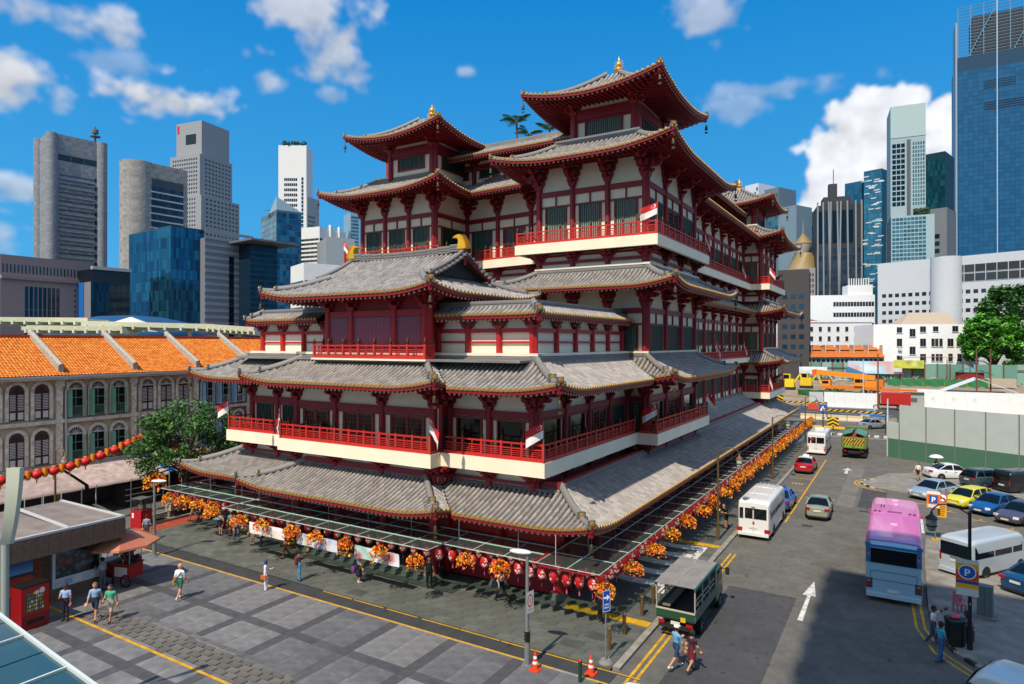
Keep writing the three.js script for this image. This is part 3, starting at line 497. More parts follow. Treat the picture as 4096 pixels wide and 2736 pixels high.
{
  const even = (L, n, m = .25) => { const r = []; for (let i = 0; i <= n; i++) r.push(lerp(m, L - m, i / n)); return r; };
  // --- tier roofs
  const r1 = [[-22.86, -28.55], [-22.86, -29.79], [-14.99, -29.79], [-14.99, -94.2], [-40, -94.2]];
  roof({ path: sym(r1, mirL).slice(1, -1), D: 3.08, yt: 5.5, ye: 4.3, lift: .42, pick: i => i >= 1 && i <= 5, soffit: .3 });
  const r2 = [[-22.7, -28.36], [-22.7, -29.24], [-16.14, -29.24], [-16.14, -42.24], [-14.8, -42.24], [-14.8, -54.17], [-17.05, -54.17]];
  roof({ path: sym(r2, mirL), D: 2.75, yt: 12.03, ye: 10.72, lift: .42, pick: i => i >= 4 && i <= 8, ledge: true });
  roof({ path: [[-17.05, -84.3], [-14.8, -84.3], [-14.8, -95.3], [-17.05, -95.3]], D: 2.75, yt: 12.03, ye: 10.72, lift: .42, ledge: true });
  roof({ path: [[-17.0, -54.6], [-17.0, -83]], D: 2.02, yt: 6.85, ye: 5.46, lift: 0, discs: false, under: false, c: .1 });
  const r3 = [[-23.2, -47], [-23.2, -42.05], [-14.62, -42.05], [-14.62, -53.85], [-17.7, -53.85], [-17.7, -84.8], [-14.62, -84.8], [-14.62, -95.3], [-18, -95.3]];
  roof({ path: sym(r3, mirU), D: 2.66, yt: 18.05, ye: 16.78, lift: .5, ledge: true });
  const r4 = [[-22.13, -48.0], [-22.13, -43.2], [-15.79, -43.2], [-15.79, -53.57], [-18.4, -53.57], [-18.4, -85.9], [-15.79, -85.9], [-15.79, -94.5], [-18.4, -94.5]];
  roof({ path: sym(r4, mirU), D: 3.7, yt: 27.62, ye: 25.78, lift: .75, R: 5.2, sp: .36, r: .112, ledge: true });
  // --- penthouse between the corner towers
  const pent = [[-37.5, -80], [-37.5, -48.4], [-19.2, -48.4], [-19.2, -84.6], [-30, -84.6]];
  roof({ path: pent, D: 2.2, yt: 30.5, ye: 29.35, lift: .25, bells: false });
  bx('roof_deck', CONC, temple, -28.3, 30.4, -66, 18.2, .2, 36);
  for (const s of segs([[-37.1, -80], [-37.1, -48.8], [-19.6, -48.8], [-19.6, -84.2]])) wall(s, { y0: 27.3, y1: 29.75, cols: even(s.L, Math.round(s.L / 3.6)), beam: 29.0, yc: 29.1, types: 'shut', transom: .12, reach: .7, frame: WINE, sill: .7 });
  // --- corner towers
  const tower = (cx, cz, big = 1) => {
    const hx = 5.3, hz = 5.95, D = 4.75, tx = hx - D, tz = hz - D, P = [[cx - tx, cz], [cx - tx, cz + tz], [cx + tx, cz + tz], [cx + tx, cz - tz], [cx - tx, cz - tz], [cx - tx, cz + .01]];
    roof({ path: P, D, yt: 33.25, ye: 30.55, lift: .78, R: 5.6, c: .55, band: false, hipSplit: .7, sp: .36, r: .105 });
    const wx = 2.45, wz = 2.9;
    for (const s of segs([[cx - wx, cz - wz], [cx - wx, cz + wz], [cx + wx, cz + wz], [cx + wx, cz - wz]])) {
      const W = wall(s, { y0: 27.6, y1: 31.0, cols: [.12, s.L - .12], beam: 29.95, yc: 30.05, types: 'win', transom: .1, cr: .24, sill: .75, reach: 1.5, brH: 1.0, head: .75, frame: WINE });
    }
    const f = new B(); f.lathe(cx, 33.2, cz, [[.75, 0], [.75, .12], [.5, .2], [.42, .3], [.55, .36], [.38, .45], [.2, .62], [.16, .72], [.42, .8], [.44, .86], [.16, .92], [.12, 1.05], [.2, 1.15], [.22, 1.3], [.12, 1.45], [.03, 1.55], [0, 2.0]], 12);
    for (let k = 0; k < 14; k++) { const a = k / 14 * 6.28; f.bar([cx + Math.cos(a) * .2, 34.45 + Math.sin(a) * .2, cz], [cx + Math.cos(a) * .42, 34.45 + Math.sin(a) * .42, cz], .025); }
    mesh('gold_finial', f, GOLDBRIGHT, temple);
  };
  tower(-18.7, -46.9); tower(-37.1, -47.2); tower(-18.75, -90.0);
  // --- L4 gallery
  const w4 = [[-23.2, -47.2], [-23.2, -42.4], [-14.95, -42.4], [-14.95, -54.0], [-17.1, -54.0], [-17.1, -83.9], [-14.95, -83.9], [-14.95, -93.6], [-17.1, -93.6]];
  const w4s = segs(sym(w4, mirU)), N = w4s.length, mid = (N - 1) / 2;
  const colsFor = (s, i) => { const n = Math.max(1, Math.round(s.L / 3.3)); const L = s.L; return even(L, n, .1); };
  w4s.forEach((s, i) => {
    const side = Math.abs(s.n[0]) > .5, n = i === mid ? 3 : i === mid + 2 || i === mid - 2 ? 3 : i === mid + 3 ? 3 : i === mid + 5 ? 8 : Math.max(1, Math.round(s.L / 3.4));
    const cols = even(s.L, n, .05);
    const t4 = i === mid ? ['win', 'door', 'win'] : i === mid + 3 ? ['shut', 'door', 'shut'] : i === mid + 5 ? ['shut', 'door', 'shut', 'shut'] : side && s.n[0] > 0 ? 'shut' : 'win';
    wall(s, { y0: 20.1, y1: 26.1, cols, beam: 23.95, yc: 24.35, types: t4, cr: s.L < 3 ? .16 : .205, sill: .45, brH: 1.5, reach: 1.6, transom: .75 });
    // attic under the gallery, with corbels carrying the balcony
    wall(s, { y0: 18.2, y1: 19.55, cols, beam: 18.9, yc: 18.95, types: 'none', cr: .2, brH: .62, reach: .95, head: .2 });
    // third floor
    const t3 = i === mid + 5 ? 'shut' : side ? 'shut' : i === mid + 6 || i === mid + 2 ? 'win' : 'win';
    wall(s, { y0: 12.1, y1: 17.1, cols, beam: 15.25, yc: 15.5, types: t3, cr: s.L < 3 ? .16 : .205, brH: 1.45, reach: 1.3, transom: .75, sill: .2, apron: i === mid + 5 ? .55 : 0 });
  });
  balcony(sym([[-24.6, -46.0], [-24.6, -41.15], [-13.72, -41.15], [-13.72, -54.3], [-15.85, -54.3], [-15.85, -82.7], [-13.72, -82.7], [-13.72, -94.7], [-17, -94.7]], mirU), 19.51, 20.21);
  // --- second floor
  const w2 = [[-21.9, -28.5], [-21.9, -29.4], [-16.35, -29.4], [-16.35, -42.4], [-14.95, -42.4], [-14.95, -54.0], [-17.1, -54.0]];
  const w2s = segs(sym(w2, mirL)), m2 = (w2s.length - 1) / 2;
  w2s.forEach((s, i) => {
    const n = i === m2 ? 3 : i === m2 + 2 || i === m2 - 2 ? 2 : i === m2 + 3 ? 4 : i === m2 + 5 ? 3 : Math.max(1, Math.round(s.L / 3.4));
    const cols = i === m2 ? [.15, 3.6, 7.4, s.L - .3] : even(s.L, n, .1);
    wall(s, { y0: 6.9, y1: 10.75, cols, beam: 9.2, yc: 9.45, types: i === m2 ? 'door' : i === m2 + 2 ? ['dark', 'dark'] : i === m2 + 3 ? ['dark', 'dark', 'door', 'win'] : i === m2 + 5 ? ['dark', 'door', 'dark'] : 'win', cr: s.L < 2 ? .16 : .205, brH: 1.1, reach: 1.3, transom: .1, sill: .15 });
    // base course between the lower roof and the balcony
    wall(s, { y0: 5.3, y1: 6.35, cols, beam: 5.65, yc: 5.7, types: 'none', cr: .18, brH: .62, reach: .9, head: .16 });
  });
  balcony(sym([[-21.55, -27.3], [-21.55, -28.2], [-15.15, -28.2], [-15.15, -41.15], [-13.72, -41.15], [-13.72, -54.3], [-17.05, -54.3]], mirL), 6.31, 7.05);
  // far pavilion, lower part, and the recessed flank between the pavilions
  const fp = segs([[-17.1, -83.9], [-14.95, -83.9], [-14.95, -93.6], [-17.1, -93.6]]);
  fp.forEach((s, i) => { const cols = even(s.L, i === 1 ? 3 : 1, .1); wall(s, { y0: 6.9, y1: 10.75, cols, beam: 9.2, yc: 9.45, types: i === 1 ? 'shut' : 'win', brH: 1.1, reach: 1.3, transom: .5 }); wall(s, { y0: 5.3, y1: 6.35, cols, beam: 5.65, yc: 5.7, types: 'none', cr: .18, brH: .62, reach: .9, head: .16 }); });
  balcony([[-17.05, -82.7], [-13.72, -82.7], [-13.72, -94.7], [-17.05, -94.7]], 6.31, 7.05);
  const rec = segs([[-17.1, -54.0], [-17.1, -83.9]])[0];
  wall(rec, { y0: 6.9, y1: 10.8, cols: even(rec.L, 8, .05), beam: 10.0, yc: 10.1, types: 'shut', apron: .7, transom: .5, brH: .7, reach: .6 });
  balcony([[-15.95, -54.4], [-15.95, -82.8]], 10.75, 11.3, { rail: .85 });
  // --- entrance hall above the porch
  {
    const x0 = -34.0, x1 = -20.6, z0 = -37.8, z1 = -26.1, D = 3.0, P = [[x0 + D, z0 + D], [x0 + D, z1 - D], [x1 - D, z1 - D], [x1 - D, z0 + D], [x0 + D, z0 + D + .0]];
    roof({ path: P, D, yt: 17.0, ye: 15.78, lift: .45, pick: i => i === 1, band: false, c: .25, hipSplit: .75, sp: .34, r: .105 });
    const zc = (z0 + z1) / 2, xa = x0 + D - .9, xb = x1 - D + .9;
    roof({ path: [[xa, zc], [xb, zc]], D: 2.87, yt: 18.45, ye: 17.0, lift: 0, c: .3, sp: .34, r: .105, pick: i => true, discs: false, under: false, band: false });
    roof({ path: [[xb, zc], [xa, zc]], D: 2.87, yt: 18.45, ye: 17.0, lift: 0, c: .3, sp: .34, r: .105, discs: false, under: false, band: false });
    const rg = new B(); for (let k = 0; k < 6; k++) { const g2 = .16 + (k % 2) * .05; rg.rgb(g2 * 1.05, g2, g2 * .95); const n = 10; for (let j = 0; j < n; j++) { const u = (j + .5) / n, sag = Math.pow(u * 2 - 1, 2) * .22; rg.box(lerp(xa, xb, u), 18.42 + k * .075 + sag, zc, (xb - xa) / n + .02, .072, .36 - (k % 2) * .06); } } mesh('main_ridge', rg, TILE, temple);
    for (const [x, e] of [[xa, -1], [xb, 1]]) {
      // gable with bargeboards
      const gb = new B(); gb.tri([x - e * .5, 17.0, zc + 2.7], [x - e * .5, 17.0, zc - 2.7], [x - e * .5, 18.35, zc]); mesh('gable', gb, mat('#3a3634', .8), temple);
      const br = new B(); for (const f of [-1, 1]) br.bar([x + e * .02, 18.32, zc], [x + e * .02, 16.98, zc + f * 2.95], .12, .34); br.box(x + e * .1, 17.95, zc, .06, .5, .22); mesh('bargeboard', br, WINE, temple);
      const rb = new B(); rb.rgb(.19, .18, .175); for (const f of [-1, 1]) { const pts = []; for (let k = 0; k <= 8; k++) { const t = k / 8; pts.push([x, 18.5 - (1.5) * (t * 1.3 - .3 * t * t) + .12, zc + f * 3.1 * t]); } rb.pipe(pts, .13, 6); for (let k = 0; k < 8; k++) { const t = (k + .5) / 8; const y = 18.45 - 1.5 * (t * 1.3 - .3 * t * t); rb.bar([x - e * .1, y + .05, zc + f * 3.1 * t], [x + e * .34, y - .02, zc + f * 3.1 * t], .14, .14); addGeo(rb, discG, [x + e * .36, y, zc + f * 3.1 * t], Math.PI / 2 * e); } } mesh('verge_tiles', rb, TILE, temple);
      // gold fish-tail ornament
      const k0 = new B(), out = [[-.38, 0], [.42, 0], [.40, .35], [.28, .62], [.12, .85], [.0, 1.0], [-.25, 1.12], [-.62, 1.02], [-.82, .86], [-.62, .90], [-.38, .86], [-.28, .66], [-.30, .4]];
      k0.ext(out.map(([a, b]) => [a * -e * -1, b]).map(q => q), -.16, .16); if (e < 0) { } const og = new B(); og.ext(e > 0 ? out : out.map(([a, b]) => [-a, b]).reverse(), -.16, .16); for (let q = 0; q < 9; q++) { const t = q / 8, p = [lerp(.41, .0, t * t), .1 + t * .92]; og.box(p[0] * e, p[1], 0, .14, .07, .38); } mesh('gold_ridge_ornament', og, GOLDBRIGHT, temple, x - e * .05, 18.7, zc).scale.set(.8, .8, 1.3);
    }
    const hs = segs([[-30.6, -36.5], [-30.6, -28.6], [-22.8, -28.6], [-22.8, -36.5]]);
    hs.forEach((s, i) => { const cols = i === 1 ? [.1, 2.1, 5.5, 7.7] : [.1, 2.6, 5.2, 7.8]; const W = wall(s, { y0: 12.1, y1: 16.1, cols, beam: 14.75, yc: 15.0, types: 'none', mat: WINE, colMat: RED, cr: .22, brH: 1.0, reach: 1.4 });
      if (i === 1) for (let k = 0; k < 3; k++) { const a = (cols[k] + cols[k + 1]) / 2, w = cols[k + 1] - cols[k] - .5; const cu = new B(), rows = [[], []]; for (let j = 0; j <= 60; j++) { const u = j / 60; for (const [r, y] of [[0, 12.2], [1, 14.5]]) rows[r].push([(u - .5) * w, y - 14.1, .05 + Math.sin(u * 60) * .035]); } cu.sheet(rows); const q = mesh('curtain', cu, mat('#a3323a', .85), W); q.position.set(a - s.L / 2, 0, .14); const gl = bx('glass_screen', mat('#ffffff', .03, { phys: true, plain: true, transmission: 1, thickness: 0, ior: 1.3 }), W, a - s.L / 2, 13.35 - 14.1, .32, w, 2.4, .012); } });
    balcony([[-31.0, -28.55], [-31.0, -27.55], [-22.1, -27.55], [-22.1, -28.55]], 12.02, 12.12, { rail: .8, floor: .7 });
  }
  // --- low screen walls on the wings
  for (const mir of [null, mirL]) {
    let P = [[-22.85, -29.72], [-16.62, -29.72], [-16.62, -42.0]]; if (mir) P = P.map(p => [2 * -27.4 - p[0], p[1]]).reverse();
    const S = segs(P); S.forEach(s => { const n = Math.round(s.L / 2.1); wall(s, { y0: 12.12, y1: 14.55, cols: even(s.L, s.L > 8 ? 5 : 3, .02), beam: 13.7, yc: 13.85, types: 'blank', cr: .17, brH: .65, reach: .4, colMat: RED, head: .22 }); });
    roof({ path: P, D: .85, yt: 15.05, ye: 14.55, lift: .06, R: 1.5, soffit: .05, bells: false, hipSplit: .6 });
    for (const s of S) { const q = bx('ridge_back', PAN, temple, 0, 0, 0, s.L, .9, .5); s.put(q, s.L / 2, 14.85, -.45); }
    const gt = segs(P.map(p => p)); void gt;
  }
  // --- inner mass so that no light leaks through, and terraces
  bx('core', WINE, temple, CXU, 15, -69, 21.5, 24.4, 29); bx('core', WINE, temple, -19.4, 15, -48.2, 6.9, 24, 11); bx('core', WINE, temple, -37.6, 15, -49.5, 7, 24, 11); bx('core', WINE, temple, -18.4, 15, -88.9, 6, 24, 9.2); bx('core', CONC, temple, CXL, 9.1, -41, 21.5, 5.6, 22.5);
  bx('core', WINE, temple, CXL, 2.8, -61.7, 25, 5.2, 63); bx('core', CONC, temple, CXU, 28.7, -66, 17, 2.6, 34);
  bx('terrace', CONC, temple, CXL, 12.06, -40, 22.4, .12, 24); bx('terrace', mat('#77746c', .95, { map: stain }), temple, CXL, 5.42, -61.6, 25.1, .14, 64.6);
  bx('parapet', WINE, temple, CXL, 5.72, -29.72, 25.3, .3, .3); bx('parapet', WINE, temple, -15.08, 5.72, -61.5, .3, .3, 63); bx('parapet', WINE, temple, CXL, 5.73, -28.5, 9.6, .3, .3);
  // --- ground floor: porch columns on stone bases, red panelling, steps
  const STONE = mat('#7d8074', .85, { map: stain });
  const porch = new B();
  const pc = [-33.1, -29.5, -25.8, -22.2, -15.0, -18.6, -40.3, -36.7];
  for (const x of pc) { const z = x > -34 && x < -21.5 ? -28.4 : -29.45; const c = mesh('porch_column', columnGeo(.3, 4.3), RED, temple, x, .3, z); mesh('column_base', new B().lathe(0, 0, 0, [[.58, -.3], [.58, -.16], [.5, -.12], [.44, .02], [.32, .06]], 14), STONE, c); }
  for (let z = -33.5; z > -94; z -= 4) { const c = mesh('porch_column', columnGeo(.28, 4.3), RED, temple, -14.7, .2, z); mesh('column_base', new B().lathe(0, 0, 0, [[.5, -.2], [.5, -.1], [.4, .02], [.3, .06]], 12), STONE, c); }
  for (const [a, b] of [[-22.2, -15.0], [-40.3, -33.1]]) { const s = segs([[a, -29.6], [b, -29.6]])[0]; const W = wall(s, { y0: .12, y1: 4.6, cols: [.1, 3.6, 7.1], beam: 3.5, types: 'none', brack: false, mat: RED, colMat: RED }); for (const k of [1.85, 5.35]) { const q = bx('wall_panel', WINE, W, k - s.L / 2, -.9, .18, 2.9, 2.3, .06); } }
  bx('porch_wall', WINE, temple, CXL, 2.4, -31.5, 11, 4.6, .2);
  for (let k = 0; k < 3; k++) bx('porch_door', RED, temple, CXL - 3.6 + k * 3.6, 1.9, -31.36, 2.4, 3.2, .08);
  for (let k = 0; k < 4; k++) bx('step', STONE, temple, CXL, .07 + k * .13, -28.45 - k * .17, 10.9, .13, 1.7 - .0);
  { const s = segs([[-14.95, -30.2], [-14.95, -94]])[0]; wall(s, { y0: .1, y1: 4.6, cols: even(s.L, 16, .2), beam: 3.4, types: 'none', brack: false, mat: WINE, colMat: RED, cr: .16 }); }
}
// ---------------------------------------------------------------- glass canopy, lanterns, flowers, flags, street furniture
{
  const GL = new THREE.MeshPhysicalMaterial({ color: '#d6e2dc', roughness: .04, transmission: .96, thickness: 0, ior: 1.5 }), EDGE = mat('#a9cdbd', .3), STEEL = mat('#c6cbc4', .5), BEAM = mat('#8d1420', .45);
  const can = thing('glass_canopy', 'glass pane canopy on red beams running round the foot of the temple', 'canopy');
  const pane = (x0, x1, z0, z1) => bx('pane', GL, can, (x0 + x1) / 2, 2.87, (z0 + z1) / 2, x1 - x0 - .03, .014, z1 - z0 - .03);
  const joint = (x0, x1, z0, z1, m = EDGE, h = .03, y = 2.88) => bx('glazing_bar', m, can, (x0 + x1) / 2, y, (z0 + z1) / 2, Math.max(x1 - x0, .035), h, Math.max(z1 - z0, .035));
  const run = (x0, x1, z0, z1, alongX, step, rows) => {
    const L = alongX ? x1 - x0 : z1 - z0, n = Math.round(L / step);
    for (let i = 0; i < n; i++) for (let r = 0; r < rows; r++) { const a = lerp(0, 1, i / n), b = (i + 1) / n, c = r / rows, d = (r + 1) / rows; alongX ? pane(lerp(x0, x1, a), lerp(x0, x1, b), lerp(z0, z1, c), lerp(z0, z1, d)) : pane(lerp(x0, x1, c), lerp(x0, x1, d), lerp(z0, z1, a), lerp(z0, z1, b)); }
    for (let i = 0; i <= n; i++) { const t = i / n; alongX ? joint(lerp(x0, x1, t), lerp(x0, x1, t), z0, z1, STEEL, .02) : joint(x0, x1, lerp(z0, z1, t), lerp(z0, z1, t), STEEL, .02); }
    for (let r = 0; r <= rows; r++) { const t = r / rows; alongX ? joint(x0, x1, lerp(z0, z1, t), lerp(z0, z1, t), EDGE, .04) : joint(lerp(x0, x1, t), lerp(x0, x1, t), z0, z1, EDGE, .04); }
    alongX ? bx('gutter_beam', BEAM, can, (x0 + x1) / 2, 2.82, z0 - .1, x1 - x0, .22, .16) : bx('gutter_beam', BEAM, can, x0 - .1, 2.82, (z0 + z1) / 2, .16, .22, z1 - z0);
    for (let i = 0; i <= n; i += 2) { const t = i / n; if (alongX) bx('rafter', BEAM, can, lerp(x0, x1, t), 2.77, (z0 + z1) / 2 - .2, .04, .07, z1 - z0 - .5); else bx('rafter', BEAM, can, (x0 + x1) / 2 - .2, 2.77, lerp(z0, z1, t), x1 - x0 - .5, .07, .04); const q = new B(); alongX ? q.bar([lerp(x0, x1, t), 2.9, z0 + 1.0], [lerp(x0, x1, t), 4.3, z0 + 1.0], .022) : q.bar([x0 + 1.0, 2.9, lerp(z0, z1, t)], [x0 + 1.0, 4.3, lerp(z0, z1, t)], .022); mesh('hanger_rod', q, STEEL, can); }
  };
  run(-44.4, -35.95, -28.6, -26.1, true, 1.6, 2); run(-35.9, -19.92, -28.6, -25.0, true, 1.6, 3); run(-19.88, -14.5, -28.6, -26.2, true, 1.6, 2); run(-14.5, -11.35, -90, -26.2, false, 1.75, 2);
  // lanterns: ribbed red drums with white blossom print, black rims and a pink paper tag
  const lt = canvasTex(512, 256, (g, w, h) => { g.fillStyle = '#b30f14'; g.fillRect(0, 0, w, h); const r = rng(9); for (let s = 0; s < 2; s++) { const ox = s * 256 + 128; g.strokeStyle = '#f6ece4'; g.lineWidth = 9; g.beginPath(); for (const [x, y, x2, y2] of [[-30, 40, 30, 40], [-18, 60, 18, 60], [0, 30, 0, 110], [-34, 84, 34, 84], [-20, 84, -34, 112], [20, 84, 34, 112]]) { g.moveTo(ox + x, y); g.lineTo(ox + x2, y2); } g.stroke(); for (let k = 0; k < 5; k++) { const cx = ox - 60 + k * 30, cy = 150 + (k % 2) * 36 + r() * 10; g.fillStyle = '#fbe9e6'; for (let p = 0; p < 5; p++) { const a = p / 5 * 6.28; g.beginPath(); g.arc(cx + Math.cos(a) * 13, cy + Math.sin(a) * 13, 11, 0, 6.3); g.fill(); } g.fillStyle = '#c9302f'; g.beginPath(); g.arc(cx, cy, 6, 0, 6.3); g.fill(); } } });
  const prof = []; for (let i = 0; i <= 14; i++) { const t = i / 14, y = -.29 + t * .58, s = Math.pow(Math.sin(Math.PI * (.12 + .76 * t)), .55); prof.push(new THREE.Vector2(.215 * s + (i % 2 ? .006 : -.002), y)); }
  const body = new THREE.LatheGeometry(prof, 18), LM = new THREE.MeshStandardMaterial({ map: lt, roughness: .6 }), BLK = mat('#15110f', .5), PINK = mat('#d8447c', .7);
  const rim = new B().cyl(0, .285, 0, .13, .12, .05, 12).cyl(0, -.335, 0, .12, .13, .05, 12).cyl(0, .33, 0, .008, .008, .16, 5).geo(), tg = new B().box(0, -.52, 0, .07, .26, .006).cyl(0, -.4, 0, .006, .006, .07, 4).geo();
  const proto = thing('paper_lantern', 'red paper lantern with white blossom print under the glass canopy at the temple front', 'lantern', 'red lanterns hung under the glass canopy');
  mesh('shade', body, LM, proto); mesh('rims', rim, BLK, proto); mesh('paper_tag', tg, PINK, proto);
  let first = true; const lr = rng(41);
  const hang = (x, z, lab) => { const y = 2.3 + (lr() - .5) * .06, ry = lr() * 6.28; if (first) { proto.position.set(x, y, z); proto.rotation.y = ry; first = false; } else copy(proto, x, y, z, ry, lab); };
  for (let x = -43.6; x < -36.4; x += .78) hang(x, -26.7);
  for (let x = -35.4; x < -20.1; x += .8) { hang(x, -26.3); hang(x + .4, -27.6); }
  for (let x = -19.5; x < -11.7; x += .64) { hang(x, -26.5); if (lr() > .25) hang(x + .3, -27.5); }
  for (let z = -27.3; z > -88; z -= .86) { hang(-11.7, z, 'red paper lantern under the canopy along the street side of the temple'); if (z > -60 && lr() > .35) hang(-12.7, z - .4, 'red paper lantern under the canopy along the street side of the temple'); }
  // hanging baskets of silk maple leaves
  const basketGeo = seed => { const r = rng(seed), b = new B(), cols = ['#e8740c', '#f09a12', '#d84a0d', '#f5c81b', '#ee8412', '#e25a10', '#3f9a2c', '#f0b018'].map(C); for (let i = 0; i < 330; i++) { const a = r() * 6.28, rr = Math.pow(r(), .6) * .55, y = .22 - rr * rr * 1.1 - Math.pow(r(), 2) * .55, c = cols[Math.floor(r() * (r() > .8 ? 8 : 6))], s = .045 + r() * .055, k = .85 + r() * .3; b.rgb(c.r * k, c.g * k, c.b * k); const P = new THREE.Vector3(Math.cos(a) * rr, y, Math.sin(a) * rr), u = new THREE.Vector3(r() - .5, r() - .5, r() - .5).normalize().multiplyScalar(s), v = new THREE.Vector3(r() - .5, r() - .5, r() - .5).cross(u).normalize().multiplyScalar(s * .6); const q = [P.clone().add(u), P.clone().add(v), P.clone().sub(u), P.clone().sub(v)].map(w => [w.x, w.y, w.z]); b.quad(...q); } return b.geo(); };
  const LEAF = new THREE.MeshPhysicalMaterial({ vertexColors: true, roughness: .7, color: '#ffffff' }), potG = new B().lathe(0, -.05, 0, [[.05, 0], [.16, .06], [.19, .22], [.17, .22]], 10).cyl(0, .15, 0, .01, .01, .4, 4).geo(), POT = mat('#5a3a22', .8);
  const bg3 = [1, 2, 3, 4].map(basketGeo);
  const basket = (x, y, z, lab, k = 1) => { const t = thing('hanging_basket', lab, 'flower basket', 'orange leaf baskets along the canopy edge', x, y, z, lr() * 6.28); mesh('leaves', bg3[Math.floor(lr() * 4)], LEAF, t).scale.set(k * (.75 + lr() * .25), k * (.7 + lr() * .4), k * (.75 + lr() * .25)); mesh('pot', potG, POT, t); };
  for (const [x, z] of [[-43.2, -25.9], [-41.6, -25.9], [-39.9, -25.9], [-38.4, -25.9], [-36.9, -24.9], [-34.3, -24.9], [-32.2, -24.9], [-29.6, -24.9], [-27.7, -24.9], [-25.4, -24.9], [-23, -24.9], [-20.6, -24.9], [-18.4, -26.05], [-16.4, -26.05], [-11.0, -26.0]]) basket(x, 2.5 + (lr() - .5) * .2, z, 'hanging basket of orange and yellow maple leaves along the canopy edge over the forecourt');
  for (let z = -29.8; z > -102; z -= z > -50 ? 3.1 : 1.9) basket(-11.1 + (lr() - .5) * .2, 2.35 + (lr() - .5) * .15, z, 'hanging basket of orange and yellow maple leaves along the street edge of the canopy', 1.0);
  { const t = thing('hanging_basket', 'bunch of orange leaves tied to a post beside the red donation box', 'flower basket', undefined, -46.4, 3.3, -26.8, 0); mesh('leaves', bg3[0], LEAF, t).scale.set(1.4, 1.6, 1.4); mesh('pot', potG, POT, t); const q = new B().cyl(0, -3.3, 0, .05, .05, 3.3, 8); mesh('post', q, mat('#8a8d8c', .5), t); }
  // banners with blurred print
  const BAN = [['#e9eaf0', ['#f2f2f6', '#dfe2ee', '#e8c9b0', '#d8d2b0'], 'long white cloth banner with a faint print under the canopy beside the visitors'], ['#cfd2dc', ['#8fa0c8', '#c7ccdd', '#d9b49a', '#e4e0ea'], 'long white cloth banner with a blue print at one end under the canopy'], ['#dcdfe4', ['#7fb7a4', '#9a4a44', '#c9d6cf', '#e6e6ea'], 'long white cloth banner with green and red prints under the canopy']];
  [[-33.8, -30.7], [-29.6, -26.4], [-25.1, -22.0]].forEach(([a, b], i) => {
    const [bgc, cs, lab] = BAN[i], tx = canvasTex(512, 128, (g, w, h) => { g.fillStyle = bgc; g.fillRect(0, 0, w, h); const r = rng(i * 7 + 3); for (let k = 0; k < 26; k++) { const gr = g.createRadialGradient(0, 0, 4, 0, 0, 60); g.save(); g.translate(r() * w, r() * h); gr.addColorStop(0, cs[k % 4] + 'cc'); gr.addColorStop(1, cs[k % 4] + '00'); g.fillStyle = gr; g.fillRect(-60, -60, 120, 120); g.restore(); } g.fillStyle = '#9a9aa4'; for (let k = 0; k < 34; k++) g.fillRect(10 + k * 14, h - 16, 9, 3); });
    const rows = []; for (let j = 0; j <= 3; j++) { const row = []; for (let k = 0; k <= 24; k++) row.push([lerp(a, b, k / 24), lerp(1.58, 2.24, j / 3), -25.3 + Math.sin(k * .7 + j) * .02]); rows.push(row); }
    const g = new B().sheet(rows), uv = []; for (let j = 0; j <= 3; j++) for (let k = 0; k <= 24; k++) uv.push(k / 24, j / 3); single('cloth_banner', lab, 'banner', 'cloth banners under the canopy', g.geo(uv), new THREE.MeshStandardMaterial({ map: tx, roughness: .8 }));
  });
  // red planter pot at the steps
  { const t = thing('planter_pot', 'square red planter pot standing beside the temple steps', 'planter', undefined, -32.9, .1, -27.9); const q = new B().box(0, .25, 0, .5, .5, .5); mesh('pot', q, mat('#8c1a17', .6), t); mesh('plant', bg3[2], mat('#3b6a2c', .8), t, 0, .65, 0); }
}
